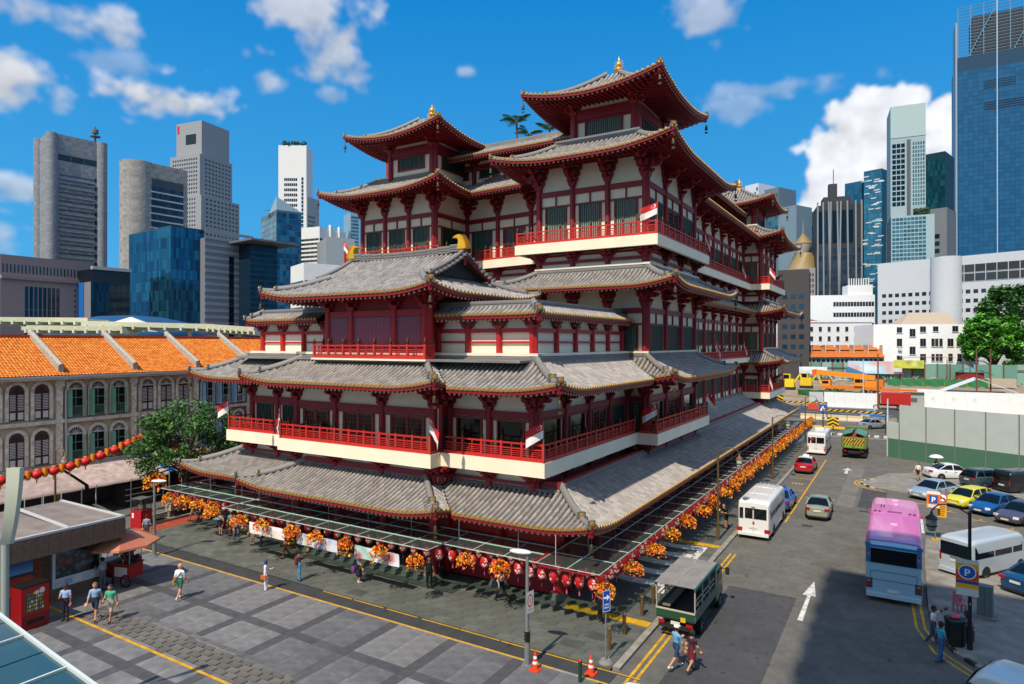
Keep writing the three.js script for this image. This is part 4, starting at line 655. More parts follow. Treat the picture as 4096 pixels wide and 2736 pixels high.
// ---- national flags on the balconies
{
  const ft = canvasTex(384, 256, (g, w, h) => { g.fillStyle = '#f4f2ee'; g.fillRect(0, 0, w, h); g.fillStyle = '#d11a1f'; g.fillRect(0, 0, w, h / 2); g.fillStyle = '#fff'; g.beginPath(); g.arc(82, 64, 44, 0, 6.3); g.fill(); g.fillStyle = '#d11a1f'; g.beginPath(); g.arc(102, 64, 44, 0, 6.3); g.fill(); g.fillStyle = '#fff'; for (let k = 0; k < 5; k++) { const a = -Math.PI / 2 + k / 5 * 6.283, cx = 112 + Math.cos(a) * 26, cy = 66 + Math.sin(a) * 26; g.beginPath(); for (let q = 0; q < 10; q++) { const b = -Math.PI / 2 + q / 10 * 6.283, r = q % 2 ? 4 : 10; g.lineTo(cx + Math.cos(b) * r, cy + Math.sin(b) * r); } g.fill(); } });
  const FM = new THREE.MeshPhysicalMaterial({ map: ft, roughness: .75, transmission: .12, thickness: 0 }), PM = mat('#a06a35', .5);
  const flagGeo = (droop, wave) => { const rows = [], uv = []; for (let j = 0; j <= 8; j++) { const row = []; for (let k = 0; k <= 14; k++) { const u = k / 14, v = j / 8; const x = u * 1.15 * Math.cos(droop), y = v * .78 - u * 1.15 * Math.sin(droop) * (1 - .12 * v); row.push([x, y, Math.sin(u * 7 + v * 2 + wave) * .09 * u + Math.sin(u * 13 + wave) * .03]); uv.push(u, v); } rows.push(row); } return new B().sheet(rows).geo(uv); };
  const G = [flagGeo(.55, 0), flagGeo(.95, 1), flagGeo(1.25, 2), flagGeo(.35, 3)];
  const F1 = 'on the second floor balcony', F2 = 'on the upper gallery balcony';
  for (const [x, y, z, k, ry, lab] of [[-39.9, 7.05, -28.2, 0, 3.4, 'red and white national flag at the far end of the lowest balcony'], [-33.5, 7.05, -27.3, 2, 3.0, 'red and white national flag hanging limp ' + F1], [-21.6, 7.05, -27.3, 1, -.1, 'red and white national flag billowing at the corner of the porch balcony'], [-15.2, 7.05, -28.2, 0, 3.3, 'red and white national flag flying at the wing corner of the lowest balcony'], [-13.75, 7.05, -41.2, 0, 3.5, 'red and white national flag ' + F1 + ' of the near pavilion'], [-13.75, 7.05, -53.6, 1, .3, 'red and white national flag at the far end of the near pavilion balcony'], [-13.75, 20.2, -41.2, 3, 3.3, 'red and white national flag at the front corner of the upper gallery'], [-13.75, 20.2, -53.2, 2, .2, 'red and white national flag hanging at the end of the pavilion upper gallery'], [-15.9, 20.2, -61, 1, -.2, 'red and white national flag on the recessed part of the upper gallery'], [-15.9, 20.2, -78, 2, .2, 'red and white national flag hanging beside the far pavilion gallery'], [-13.75, 20.2, -82.8, 1, 0, 'red and white national flag at the far pavilion gallery corner'], [-13.75, 20.2, -92.5, 0, 3.2, 'red and white national flag at the far end of the upper gallery'], [-13.75, 7.05, -82.8, 2, .2, 'red and white national flag at the far pavilion lower balcony corner'], [-13.75, 7.05, -93, 0, 3.3, 'red and white national flag at the far end of the lowest street balcony'], [-15.95, 11.3, -66, 2, .2, 'red and white national flag hanging over the middle balcony'], [-15.95, 11.3, -79, 2, 0, 'red and white national flag hanging over the middle balcony end'], [-43.3, 20.2, -42.3, 1, .2, 'red and white national flag at the far corner of the upper gallery']]) {
    const t = thing('flag', lab, 'flag', 'national flags on the temple balconies', x, y, z, 0); mesh('pole', new B().cyl(0, .0, 0, .022, .018, 2.1, 6).ell(0, 2.12, 0, .035, .035, .035, 6, 4), PM, t); mesh('cloth', G[k], FM, t, 0, 1.28, 0, ry);
  }
}
// ---- lamps, signs, cones, bollards
const GALV = mat('#8f9798', .45, { metalness: .5 }), BRONZEP = mat('#6b5634', .5, { metalness: .3 });
function streetLamp(x, z, h, lab, ry) {
  const t = thing('street_lamp', lab, 'street lamp', undefined, x, .1, z, ry); mesh('pole', new B().cyl(0, 0, 0, .12, .11, 1.4, 12).cyl(0, 1.4, 0, .085, .06, h - 1.4, 12), GALV, t); mesh('base_plate', new B().box(0, .03, 0, .4, .06, .4), GALV, t);
  const k = new B(); k.ell(-.28, h + .02, 0, .48, .1, .19, 14, 8); mesh('lamp_head', k, mat('#d4d8d6', .35), t); return t;
}
const lp2 = streetLamp(-12.9, -22.55, 4.5, 'grey street lamp with flat oval head beside the traffic cone and speed sign', .2); streetLamp(-39.0, -22.5, 4.5, 'grey street lamp with flat oval head beside the striped parasol cart', -2.6);
{ // sign plate and chevron band on the lamp
  const st = canvasTex(128, 192, (g, w, h) => { g.fillStyle = '#d9d4cf'; g.fillRect(0, 0, w, h); g.strokeStyle = '#c4442c'; g.lineWidth = 15; g.beginPath(); g.ellipse(64, 82, 42, 52, 0, 0, 6.3); g.stroke(); g.fillStyle = '#b9a69c'; g.fillRect(50, 60, 30, 44); g.fillStyle = '#b9b4ae'; g.fillRect(20, 150, 88, 24); });
  const b = mesh('round_sign', card(.42, .85), new THREE.MeshStandardMaterial({ map: st, roughness: .5 }), lp2, .13, 2.55, .02); b.rotation.y = 1.15; b.userData.label = 'white plate with a red ring'; const k = bx('sign_back', mat('#8f9798', .5), lp2, .117, 2.55, .014, .44, .87, .012); k.rotation.y = 1.15;
  const cv = canvasTex(64, 96, (g, w, h) => { g.fillStyle = '#111'; g.fillRect(0, 0, w, h); g.strokeStyle = '#f2b90c'; g.lineWidth = 13; for (const y of [10, 42, 74]) { g.beginPath(); g.moveTo(14, y); g.lineTo(46, y + 16); g.lineTo(14, y + 32); g.stroke(); } }); mesh('chevron_band', new THREE.CylinderGeometry(.128, .128, .42, 16, 1, true), new THREE.MeshStandardMaterial({ map: cv, roughness: .6 }), lp2, 0, 1.18, 0);
}
function bronzeLamp(x, z, lab, dir = 1, h = 5.9) {
  const t = thing('lantern_lamp_post', lab, 'street lamp', 'bronze lamp posts', x, .1, z), p = []; for (let i = 0; i <= 10; i++) { const a = i / 10; p.push([dir * a * 1.35, h - .12 + Math.sin(a * 2.6) * .34 - (a > .85 ? (a - .85) * 1.2 : 0), 0]); }
  mesh('pole', new B().cyl(0, 0, 0, .11, .1, .9, 10).cyl(0, .9, 0, .075, .06, h - .9, 10), BRONZEP, t); mesh('arm', new B().pipe(p, .03, 6), BRONZEP, t); const q = p[10];
  mesh('lantern_cap', new B().lathe(q[0], q[1] - .34, 0, [[.26, 0], [.2, .07], [.06, .2], [.05, .3], [0, .36]], 8), BRONZEP, t); mesh('lantern_glass', new B().lathe(q[0], q[1] - .86, 0, [[.0, 0], [.12, 0], [.17, .08], [.21, .5]], 6), mat('#cfcab4', .4), t); mesh('lantern_ring', new B().cyl(q[0], q[1] - .66, 0, .225, .225, .05, 6), BRONZEP, t); return t;
}
bronzeLamp(-10.4, -43.4, 'bronze lamp post with curved arm beside the white minibus'); bronzeLamp(-10.6, -65.4, 'bronze lamp post with curved arm beside the taxi bay'); bronzeLamp(-10.9, -92, 'bronze lamp post with curved arm by the far end of the canopy');
{ const t = bronzeLamp(2.4, -33.3, 'dark lamp post with long curved arm carrying a lantern and a parking sign', -1, 5.8); t.children.forEach(c => { if (c.name !== 'lantern_glass') c.material = mat('#1d1c19', .5); else c.material = mat('#8c8f86', .4); }); t.scale.x = 1.0;
  const st = canvasTex(192, 384, (g, w, h) => { g.fillStyle = '#c9ccc6'; g.fillRect(0, 0, w, h); g.fillStyle = '#e7a512'; g.fillRect(0, 40, w, 265); g.fillStyle = '#d6401f'; g.fillRect(0, 110, w, 110); g.fillStyle = '#e9e4da'; g.beginPath(); g.arc(96, 130, 78, 0, 6.3); g.fill(); g.fillStyle = '#2454a5'; g.beginPath(); g.arc(96, 130, 68, 0, 6.3); g.fill(); g.fillStyle = '#cfdced'; g.font = 'bold 104px sans-serif'; g.textAlign = 'center'; g.textBaseline = 'middle'; g.fillText('P', 96, 134); g.fillStyle = '#2a4a8c'; g.fillRect(0, 222, w, 34); });
  mesh('parking_sign', card(.78, 1.5), new THREE.MeshStandardMaterial({ map: st, roughness: .5 }), t, -.1, 3.05, .12); bx('sign_plate', mat('#9a9d9a', .5), t, -.1, 3.05, .105, .8, 1.52, .015);
  const n7 = canvasTex(64, 64, (g, w, h) => { g.fillStyle = '#1d1c19'; g.fillRect(0, 0, w, h); g.fillStyle = '#e9e7e0'; g.font = 'bold 52px sans-serif'; g.textAlign = 'center'; g.textBaseline = 'middle'; g.fillText('7', 32, 34); }); mesh('number_plate', card(.13, .15), new THREE.MeshStandardMaterial({ map: n7 }), t, 0, 1.95, .1);
}
{ // one-way sign
  const t = thing('one_way_sign', 'blue one-way arrow sign on a thin grey post by the crossing', 'sign', undefined, -10.3, .1, -24.4), st = canvasTex(128, 320, (g, w, h) => { g.fillStyle = '#1450a8'; g.fillRect(0, 0, w, h); g.strokeStyle = '#fff'; g.lineWidth = 6; g.strokeRect(6, 6, w - 12, h - 12); g.fillStyle = '#fff'; g.save(); g.translate(64, 110); g.fillRect(-50, -14, 60, 28); g.beginPath(); g.moveTo(4, -48); g.lineTo(54, 0); g.lineTo(4, 48); g.fill(); g.restore(); g.font = 'bold 36px sans-serif'; g.textAlign = 'center'; g.fillText('ONE', 64, 226); g.fillText('WAY', 64, 272); });
  mesh('post', new B().cyl(0, 0, 0, .035, .035, 2.9, 8), GALV, t); const s = mesh('sign_face', card(.36, .86), new THREE.MeshStandardMaterial({ map: st, roughness: .4 }), t, .05, 2.5, .03); s.rotation.y = 1.0; const bk = bx('sign_back', GALV, t, .037, 2.5, .022, .37, .87, .012); bk.rotation.y = 1.0; mesh('footing', new B().cyl(0, 0, 0, .3, .2, .12, 10), CONCP, t);
}
function cone(x, z, lab, y = .1) { const t = thing('traffic_cone', lab, 'traffic cone', 'orange traffic cones', x, y, z), O = mat('#e0431a', .55), W = mat('#e9e5de', .6), b = new B(), w = new B(); b.box(0, .02, 0, .4, .04, .4); const rr = h => lerp(.155, .03, h / .74); for (const [a, c, k] of [[.04, .26, b], [.26, .36, w], [.36, .46, b], [.46, .56, w], [.56, .76, b]]) k.cyl(0, a, 0, rr(a), rr(c), c - a, 14, false); mesh('cone_body', b, O, t); mesh('reflective_band', w, W, t); }
cone(-12.45, -22.4, 'orange traffic cone with white bands at the foot of the street lamp', .1); cone(-10.5, -23.4, 'orange traffic cone with white bands beside the one-way sign', .03);
for (const z of [-25.5, -27.2, -29.5, -31.1, -33.3]) single('bollard', 'round brown bollard in the row between pavement and street', 'bollard', 'brown bollards along the pavement edge', new B().lathe(0, 0, 0, [[.085, 0], [.085, .82], [.095, .83], [.095, .9], [.07, .94], [0, .95]], 12), BRONZEP, -10.6, .1, z);
single('bollard', 'dark green bollard with red top standing at the plaza corner', 'bollard', undefined, new B().color('#1f3d2e').cyl(0, 0, 0, .075, .075, .78, 12).color('#a2231c').lathe(0, .78, 0, [[.08, 0], [.08, .06], [0, .1]], 12), mat('#ffffff', .5, VC), -10.55, .1, -22.5);
// bronze burners on the porch balcony
for (const [x, k, lab] of [[-30.6, 1, 'bronze pagoda roofed incense burner on the porch balcony'], [-32.2, 0, 'round bronze urn on the porch balcony']]) single('incense_burner', lab, 'incense burner', undefined, k ? new B().lathe(0, 0, 0, [[.28, 0], [.2, .1], [.16, .4], [.3, .5], [.3, .6], [.1, .64], [.12, .95], [.62, 1.0], [.3, 1.14], [.06, 1.3], [0, 1.4]], 6) : new B().lathe(0, 0, 0, [[.2, 0], [.3, .1], [.32, .7], [.36, .75], [.3, .82], [.08, .95], [0, 1]], 12), BRONZE, x, 7.02, -27.9);
// ---------------------------------------------------------------- vehicles (each drawn heading -z in its own frame)
const paintM = c => mat(c, .32, { phys: true, plain: true, clearcoat: .8, clearcoatRoughness: .08, metalness: .05 });
const VGL = mat('#10161a', .06, { plain: true, metalness: .2 }), TYRE = mat('#141414', .85), RIMM = mat('#9a9da0', .35, { metalness: .7 }), LAMPR = mat('#a3120f', .25, { plain: true }), LAMPW = mat('#d9dee0', .15, { plain: true }), LAMPO = mat('#d9661a', .3, { plain: true }), BUMP = mat('#1c1d1e', .7), PLATE = mat('#d8d4c4', .6), CHR = mat('#b9bcbf', .25, { metalness: .8 });
const wheelGeo = {};
function wheel(g, x, z, r, w = .2) {
  const k = r + ',' + w; if (!wheelGeo[k]) { const rot = new THREE.Matrix4().makeRotationZ(Math.PI / 2); wheelGeo[k] = [new B().lathe(0, -w / 2, 0, [[r * .62, 0], [r * .94, 0], [r, w * .18], [r, w * .82], [r * .94, w], [r * .62, w]], 20).tf(0, rot).geo(), (() => { const b = new B(); b.lathe(0, -w / 2, 0, [[0, w * .3], [r * .2, w * .2], [r * .62, w * .12]], 16).lathe(0, -w / 2, 0, [[r * .62, w * .88], [r * .2, w * .8], [0, w * .7]], 16); for (let i = 0; i < 5; i++) { const a = i / 5 * 6.283; for (const s of [-1, 1]) b.bar([Math.cos(a) * r * .12, s * w * .42, Math.sin(a) * r * .12], [Math.cos(a) * r * .58, s * w * .44, Math.sin(a) * r * .58], r * .16, .03); } return b.tf(0, rot).geo(); })()]; }
  const t = mesh('wheel', wheelGeo[k][0], TYRE, g, x, r, z); mesh('rim', wheelGeo[k][1], RIMM, t); return t;
}
const secCar = (w, yt, yb) => [[-w * .88, yb], [-w * .97, yb + .1], [-w, lerp(yb, yt, .5)], [-w * .97, yt - .1], [-w * .9, yt - .02], [0, yt + .02], [w * .9, yt - .02], [w * .97, yt - .1], [w, lerp(yb, yt, .5)], [w * .97, yb + .1], [w * .88, yb]];
const KIND = {
  sedan: { low: [[0, .66, .56, .32], [.012, .8, .64, .24], [.05, .91, .71, .2], [.13, .98, .82, .19], [.27, 1, .93, .18], [.5, 1, .96, .18], [.72, 1, 1.0, .18], [.86, .97, 1.04, .2], [.96, .9, 1.02, .26], [.995, .8, .9, .34]], top: [[.25, .92], [.33, 1.2], [.41, 1.42], [.52, 1.47], [.66, 1.44], [.75, 1.26], [.85, 1.02]], roof: [.4, .68], bp: .54 },
  hatch: { low: [[0, .68, .6, .32], [.015, .82, .7, .24], [.06, .93, .78, .2], [.15, .99, .88, .19], [.27, 1, .98, .18], [.55, 1, 1.0, .18], [.8, 1, 1.03, .2], [.95, .95, 1.02, .24], [.995, .86, .85, .32]], top: [[.22, .94], [.31, 1.25], [.39, 1.45], [.5, 1.52], [.78, 1.5], [.9, 1.36], [.975, 1.04]], roof: [.38, .86], bp: .56 },
  suv: { low: [[0, .7, .72, .4], [.015, .85, .86, .32], [.06, .95, .96, .28], [.16, 1, 1.06, .27], [.28, 1, 1.12, .26], [.6, 1, 1.14, .26], [.9, 1, 1.15, .28], [.995, .9, 1.0, .4]], top: [[.24, 1.08], [.32, 1.4], [.4, 1.62], [.5, 1.68], [.85, 1.66], [.93, 1.5], [.985, 1.14]], roof: [.39, .9], bp: .56 },
};
function car(kind, label, color, x, z, ry, o = {}) {
  const L = o.L || 4.45, W = (o.W || 1.76) / 2, K = KIND[kind], hs = (o.H || 1.47) / (kind === 'suv' ? 1.68 : kind === 'hatch' ? 1.52 : 1.47), g = thing(o.name || 'car', label, o.cat || 'car', o.group, x, o.y || .005, z, ry), P = paintM(color), zt = t => (t - .5) * L;
  const body = new B(), rings = K.low.map(([t, w, yt, yb]) => secCar(W * w, yt * hs, yb).map(([a, b]) => [a, b, zt(t)])); body.ring(rings); body.fan(rings[0].slice().reverse()); body.fan(rings[rings.length - 1]); mesh('body', body, P, g);
  const ysAt = t => { const q = K.low; for (let i = 0; i < q.length - 1; i++) if (t >= q[i][0] && t <= q[i + 1][0]) return lerp(q[i][2], q[i + 1][2], (t - q[i][0]) / (q[i + 1][0] - q[i][0])) * hs; return .9; };
  const gsec = (t, y, e = 0) => { const ys = ysAt(t) - .03, yt = Math.max(y * hs + e, ys + .01), f = clamp((yt - ys) / .5), wb = W * .9 + e, wt = lerp(W * .88, W * .7, f) + e; return [[-wb, ys], [-lerp(wb, wt, .55), lerp(ys, yt, .55)], [-wt, yt - .05 * f], [-wt * .84, yt], [0, yt + .02 * f], [wt * .84, yt], [wt, yt - .05 * f], [lerp(wb, wt, .55), lerp(ys, yt, .55)], [wb, ys]].map(([a, b]) => [a, b, zt(t)]); };
  const gh = new B(), gr = K.top.map(([t, y]) => gsec(t, y)); gh.ring(gr); mesh('windows', gh, o.glass || VGL, g);
  const rfB = new B(), yTop = t => { const q = K.top; for (let i = 0; i < q.length - 1; i++) if (t >= q[i][0] && t <= q[i + 1][0]) return lerp(q[i][1], q[i + 1][1], (t - q[i][0]) / (q[i + 1][0] - q[i][0])); return q[q.length - 1][1]; };
  const rows = []; for (let k = 0; k <= 6; k++) { const t = lerp(K.roof[0], K.roof[1], k / 6); rows.push(gsec(t, yTop(t), .014).slice(2, 7)); } rfB.sheet(rows); mesh('roof', rfB, o.roofColor ? paintM(o.roofColor) : P, g);
  const pil = new B(), t0 = K.top[0][0], tE = K.top[K.top.length - 1][0]; for (const s of [2, 6]) { const pt = (t, k) => gsec(t, yTop(t), .012)[k]; const base = s === 2 ? 0 : 8, add = (a, b, w) => pil.bar(a, b, w, .03); add(pt(t0 + .015, base), pt(K.roof[0], s), .07); add(pt(K.bp, base), pt(K.bp, s), .07); add(pt(K.roof[1], s), pt(tE - .02, base), .13); if (kind !== 'sedan') add(pt(.76, base), pt(.76, s), .07); } mesh('pillars', pil, P, g);
  const r = (o.r || .31) * (kind === 'suv' ? 1.12 : 1), zf = zt(.19), zr = zt(kind === 'hatch' ? .82 : .79);
  for (const s of [-1, 1]) for (const zz of [zf, zr]) { wheel(g, s * (W - .085), zz, r); }
  const ar = new B(); for (const s of [-1, 1]) for (const zz of [zf, zr]) { const q = []; for (let k = 0; k <= 12; k++) { const a = Math.PI * k / 12; q.push([s * (W + .004), r + Math.sin(a) * (r + .05), zz + Math.cos(a) * (r + .05)]); } q.push([s * (W + .004), .2, zz - r - .05], [s * (W + .004), .2, zz + r + .05]); ar.fan(q); } mesh('wheel_arches', ar, BUMP, g);
  const yh = ysAt(.03), yr = ysAt(.98); for (const s of [-1, 1]) { const h = bx('headlight', LAMPW, g, s * W * .7, yh - .06, zt(.035), W * .36, .15, .22); h.rotation.y = -s * .45; const tl = bx('tail_light', LAMPR, g, s * W * .74, yr - .1, zt(.975), W * .38, .17, .2); tl.rotation.y = s * .35; bx('mirror', P, g, s * (W + .09), ysAt(.3) + .08, zt(.31), .17, .12, .1); }
  bx('grille', BUMP, g, 0, yh - .14, zt(.008), W * .95, .14, .06); bx('number_plate', PLATE, g, 0, yr - .22, zt(1) - .008, .5, .12, .03); bx('number_plate', PLATE, g, 0, .42, zt(0) - .012, .5, .11, .03); bx('rear_bumper', BUMP, g, 0, .3, zt(.992), W * 1.5, .12, .1); bx('lower_grille', BUMP, g, 0, .33, zt(.012), W * 1.3, .13, .08);
  const tr2 = new B(); for (const s of [-1, 1]) { tr2.box(s * (W + .003), .55 * hs + .2, zt(.53), .006, .62, .012); tr2.box(s * (W + .003), .55 * hs + .2, zt(.36), .006, .55, .012); tr2.box(s * (W + .012), ysAt(.5) - .14, zt(.5), .02, .035, .18); tr2.box(s * (W + .012), ysAt(.5) - .13, zt(.7), .02, .035, .18); } mesh('door_seams', tr2, BUMP, g);
  if (o.taxi) { mesh('taxi_sign', new B().box(0, yTop(.47) * hs + .1, zt(.45), .55, .16, .14), mat(o.taxi, .4), g); }
  if (o.band) { const bd = new B(); for (const s of [-1, 1]) bd.box(s * (W + .002), .62, zt(.78), .008, .3, L * .3); mesh('door_stripe', bd, paintM(o.band), g); bx('boot_stripe', paintM(o.band), g, 0, yr - .28, zt(.992) + .02, W * 1.2, .18, .02); }
  return g;
}
const secVan = (w, yt, yb, rr = .16) => [[-w * .94, yb], [-w, yb + .1], [-w, lerp(yb, yt, .45)], [-w * .985, yt - rr * 1.6], [-w * .95, yt - rr * .6], [-w * .8, yt - .02], [0, yt + .015], [w * .8, yt - .02], [w * .95, yt - rr * .6], [w * .985, yt - rr * 1.6], [w, lerp(yb, yt, .45)], [w, yb + .1], [w * .94, yb]];
function van(name, label, cat, color, x, z, ry, o) {
  const { L, W: W2, H } = o, W = W2 / 2, g = thing(name, label, cat, o.group, x, o.y || .005, z, ry), P = paintM(color), zt = t => (t - .5) * L, st = o.st || [[0, .84, .5, .34], [.015, .92, .62, .28], [.05, .97, .78, .26], [.09, .99, .93, .26], [.14, 1, .985, .26], [.4, 1, 1, .26], [.9, 1, 1, .26], [.975, .985, .985, .28], [1, .93, .93, .34]];
  const body = new B(), rings = st.map(([t, w, y, yb]) => secVan(W * w, y * H, yb, o.rr).map(([a, b]) => [a, b, zt(t)])); body.ring(rings); body.fan(rings[0].slice().reverse()); body.fan(rings[rings.length - 1]); mesh('body', body, P, g);
  const sideX = y => W * lerp(1, .985, clamp((y / H - .45) / .5)) + .004;
  for (const [t0, t1, y0, y1] of o.side) for (const s of [-1, 1]) { const q = new B(); const a = zt(t0) + .03, b = zt(t1) - .03; q.hexa([[s * (sideX(y0) - .02), y0, b], [s * (sideX(y0) + .004), y0, b], [s * (sideX(y0) + .004), y0, a], [s * (sideX(y0) - .02), y0, a], [s * (sideX(y1) - .05), y1, b], [s * (sideX(y1) - .012), y1, b], [s * (sideX(y1) - .012), y1, a], [s * (sideX(y1) - .05), y1, a]]); mesh('side_window', q, VGL, g); }
  for (const [x0, x1, y0, y1] of o.rear) bx('rear_window', VGL, g, (x0 + x1) / 2 * W, (y0 + y1) / 2, zt(1) + .0, (x1 - x0) * W, y1 - y0, .03).rotation.x = -.03;
  { const a = st[1], b = st[3], q = new B(), w = W * .9; const y0 = H * .6, y1 = H * .9, za = zt(.012) - .03, zb = zt(.08) - .04; q.quad([w, y0, za], [-w, y0, za], [-w * .95, y1, zb], [w * .95, y1, zb]); mesh('windscreen', q, VGL, g); }
  for (const [zz, r] of o.wheels) for (const s of [-1, 1]) { wheel(g, s * (W - .13), zt(zz), r, .26); } { const ar = new B(); for (const s of [-1, 1]) for (const [zz, r] of o.wheels) { const q = []; for (let k = 0; k <= 12; k++) { const a = Math.PI * k / 12; q.push([s * (W + .004), r + Math.sin(a) * (r + .06), zt(zz) + Math.cos(a) * (r + .06)]); } q.push([s * (W + .004), .25, zt(zz) - r - .06], [s * (W + .004), .25, zt(zz) + r + .06]); ar.fan(q); } mesh('wheel_arches', ar, BUMP, g); }
  for (const s of [-1, 1]) { for (const [yy, hh, m2, ww] of o.lights || [[.75, .2, LAMPR, .22]]) bx('tail_light', m2, g, s * W * .86, yy, zt(1) - .005, ww || .22, hh, .05); bx('headlight', LAMPW, g, s * W * .72, H * .36, zt(.004) - .01, .3, .16, .1); mesh('mirror', new B().box(s * (W + .16), H * .68, zt(.06), .16, .28, .1).bar([s * W * .95, H * .72, zt(.06)], [s * (W + .16), H * .72, zt(.06)], .03), o.mirror || BUMP, g); }
  bx('rear_bumper', o.bumper || P, g, 0, .36, zt(1) + .03, W2 * .95, .2, .12); bx('number_plate', PLATE, g, 0, o.plateY || .72, zt(1) + .012, .52, .14, .02);
  return { g, zt, W, P };
}
// --- the street
{
  const wide = (n, a, b, y0, y1) => { const r = []; for (let i = 0; i < n; i++) r.push([lerp(a, b, i / n) + .004, lerp(a, b, (i + 1) / n) - .004, y0, y1]); return r; };
  const coaster = { L: 6.99, W: 2.04, H: 2.58, side: wide(6, .12, .95, 1.35, 2.08), rear: [[-.86, -.62, 1.35, 2.05], [-.52, -.04, 1.38, 2.06], [.04, .82, 1.38, 2.06]], wheels: [[.2, .37], [.76, .37]], lights: [[.62, .26, LAMPR, .36]], plateY: .78 };
  let v = van('minibus', 'white minibus seen from behind beside the bronze lamp post', 'minibus', '#e6e7e4', -8.5, -48.5, 0, coaster); mesh('door_seam', new B().box(0, 1.2, v.zt(1) + .012, .012, 1.5, .02).box(-v.W * .9, 1.2, v.zt(1) + .01, .012, 1.5, .02), BUMP, v.g); mesh('roof_ribs', (() => { const q = new B(); for (let k = -2; k <= 2; k++) q.box(k * .3, 2.6, .2, .04, .02, 5.6); q.box(0, 2.6, -1, 1.5, .03, .05); q.box(0, 2.6, 1.2, 1.5, .03, .05); return q; })(), v.P, v.g); bx('door_mirror', CHR, v.g, 0, 2.12, v.zt(1) + .05, .22, .14, .06); bx('fuel_lamp', LAMPR, v.g, .02, 1.1, v.zt(1) + .015, .12, .16, .02);
  v = van('minibus', 'white minibus with a roof vent parked behind the red taxi', 'minibus', '#e4e5e3', -8.65, -86.3, 0, { ...coaster, lights: [[.75, .14, LAMPR, .16], [.95, .14, LAMPO, .16], [.55, .14, LAMPR, .16]] }); bx('roof_vent', mat('#d8d8d4', .5), v.g, 0, 2.68, -.6, 1.0, .16, .9); bx('red_notice', mat('#a01818', .5), v.g, -.45, 1.8, v.zt(1) + .03, .4, .25, .02); mesh('door_seam', new B().box(0, 1.2, v.zt(1) + .012, .012, 1.5, .02), BUMP, v.g);
  car('sedan', 'pale green grey saloon car driving past the white minibus', '#8a917d', -5.45, -54.2, .03, { L: 4.3, W: 1.7, r: .3 });
  car('sedan', 'red taxi with a white roof parked in the taxi bay', '#b01a22', -8.5, -72.2, 0, { L: 4.55, roofColor: '#dfe0de', taxi: '#e4e4e0', name: 'taxi', cat: 'taxi' });
  car('sedan', 'blue and white taxi parked in front of the near minibus', '#2462b8', -8.3, -55.4, 0, { L: 4.5, taxi: '#2a4fa0', roofColor: '#1f5cb4', band: '#dfe5ea', name: 'taxi', cat: 'taxi' });
  car('sedan', 'silver grey saloon car waiting at the junction by the hoarding', '#8d96a0', -4.0, -113.2, -.75, { L: 4.5 });
  car('sedan', 'blue taxi with pale and yellow side panels crossing the junction', '#2a6fb8', -4.4, -127, -1.45, { L: 4.6, band: '#d9c04a', taxi: '#d8d8d0', name: 'taxi', cat: 'taxi' });
  // pink roofed coach
  { const L = 11.3, v = van('coach', 'pale blue coach with a pink roof seen from behind', 'bus', '#8fb7cc', -.42, -43.1, 0, { L, W: 2.5, H: 3.12, rr: .2, side: [[.1, .26, 1.5, 2.5], [.27, .43, 1.5, 2.5], [.44, .6, 1.5, 2.5], [.61, .77, 1.5, 2.5], [.78, .94, 1.5, 2.5]], rear: [[-.8, .8, 1.95, 2.68]], wheels: [[.2, .48], [.72, .48]], lights: [[.75, .1, LAMPR, .12], [.9, .1, LAMPR, .12], [1.02, .1, LAMPO, .12], [2.5, .1, LAMPR, .1], [2.34, .1, LAMPO, .1]], mirror: mat('#b84a86', .4), bumper: mat('#a9c4d2', .5), plateY: .62, st: [[0, .86, .5, .34], [.012, .94, .7, .3], [.03, .98, .88, .3], [.06, 1, .97, .3], [.1, 1, 1, .3], [.5, 1, 1, .3], [.93, 1, 1, .3], [.985, .985, .97, .32], [1, .95, .92, .36]] });
    const P = paintM('#d86fb0'), rows = []; for (const [t, h] of [[.05, 2.99], [.1, 3.13], [.3, 3.17], [.31, 3.22], [.52, 3.22], [.53, 3.17], [.93, 3.13], [.985, 3.05]]) { const w = 1.25; rows.push([[-w * .99, h - .22], [-w * .95, h - .1], [-w * .8, h], [0, h + .03], [w * .8, h], [w * .95, h - .1], [w * .99, h - .22]].map(([a, b]) => [a, b, (t - .5) * L])); } mesh('pink_roof', new B().sheet(rows), P, v.g);
    const trim = new B(); for (const s of [-1, 1]) { trim.box(s * 1.245, 2.72, 0, .04, .2, L * .9); trim.box(s * 1.1, 2.45, L / 2 + .0, .22, 1.0, .04); } trim.box(0, 2.78, L / 2 - .02, 2.2, .12, .05); mesh('blue_trim', trim, paintM('#1c6fa8'), v.g);
    const vt = new B(); for (let k = 0; k < 8; k++) vt.box(-.32 + k * .09, 3.255, -.3, .06, .02, .32); for (const [x, z2] of [[-.7, -1.9], [-.55, -1.9], [-.7, -1.5], [-.55, -1.5]]) vt.box(x, 3.25, z2, .06, .02, .3); for (const s of [-1, 1]) for (const k of [0, 1]) vt.ell(s * .75 + k * .22 * s, 3.24, -.25 - k * .0, .08, .03, .16, 8, 4); mesh('roof_vents', vt, mat('#4a2a40', .6), v.g); mesh('roof_hatch', new B().box(0, 3.23, -3.6, .34, .08, .2).box(0, 3.2, 2.4, .3, .07, .18).box(.05, 3.2, -2.6, .16, .05, .5), mat('#e7b7d6', .4), v.g);
    mesh('engine_cover_seams', new B().box(0, 1.55, L / 2 + .012, 2.0, .014, .012).box(0, 1.12, L / 2 + .012, 2.0, .014, .012).box(-1.0, 1.32, L / 2 + .012, .014, .46, .012).box(1.0, 1.32, L / 2 + .012, .014, .46, .012), BUMP, v.g); for (const s of [-1, 1]) bx('lamp_cluster', mat('#3a4a52', .4), v.g, s * 1.06, .9, L / 2 - .02, .3, .5, .06); }
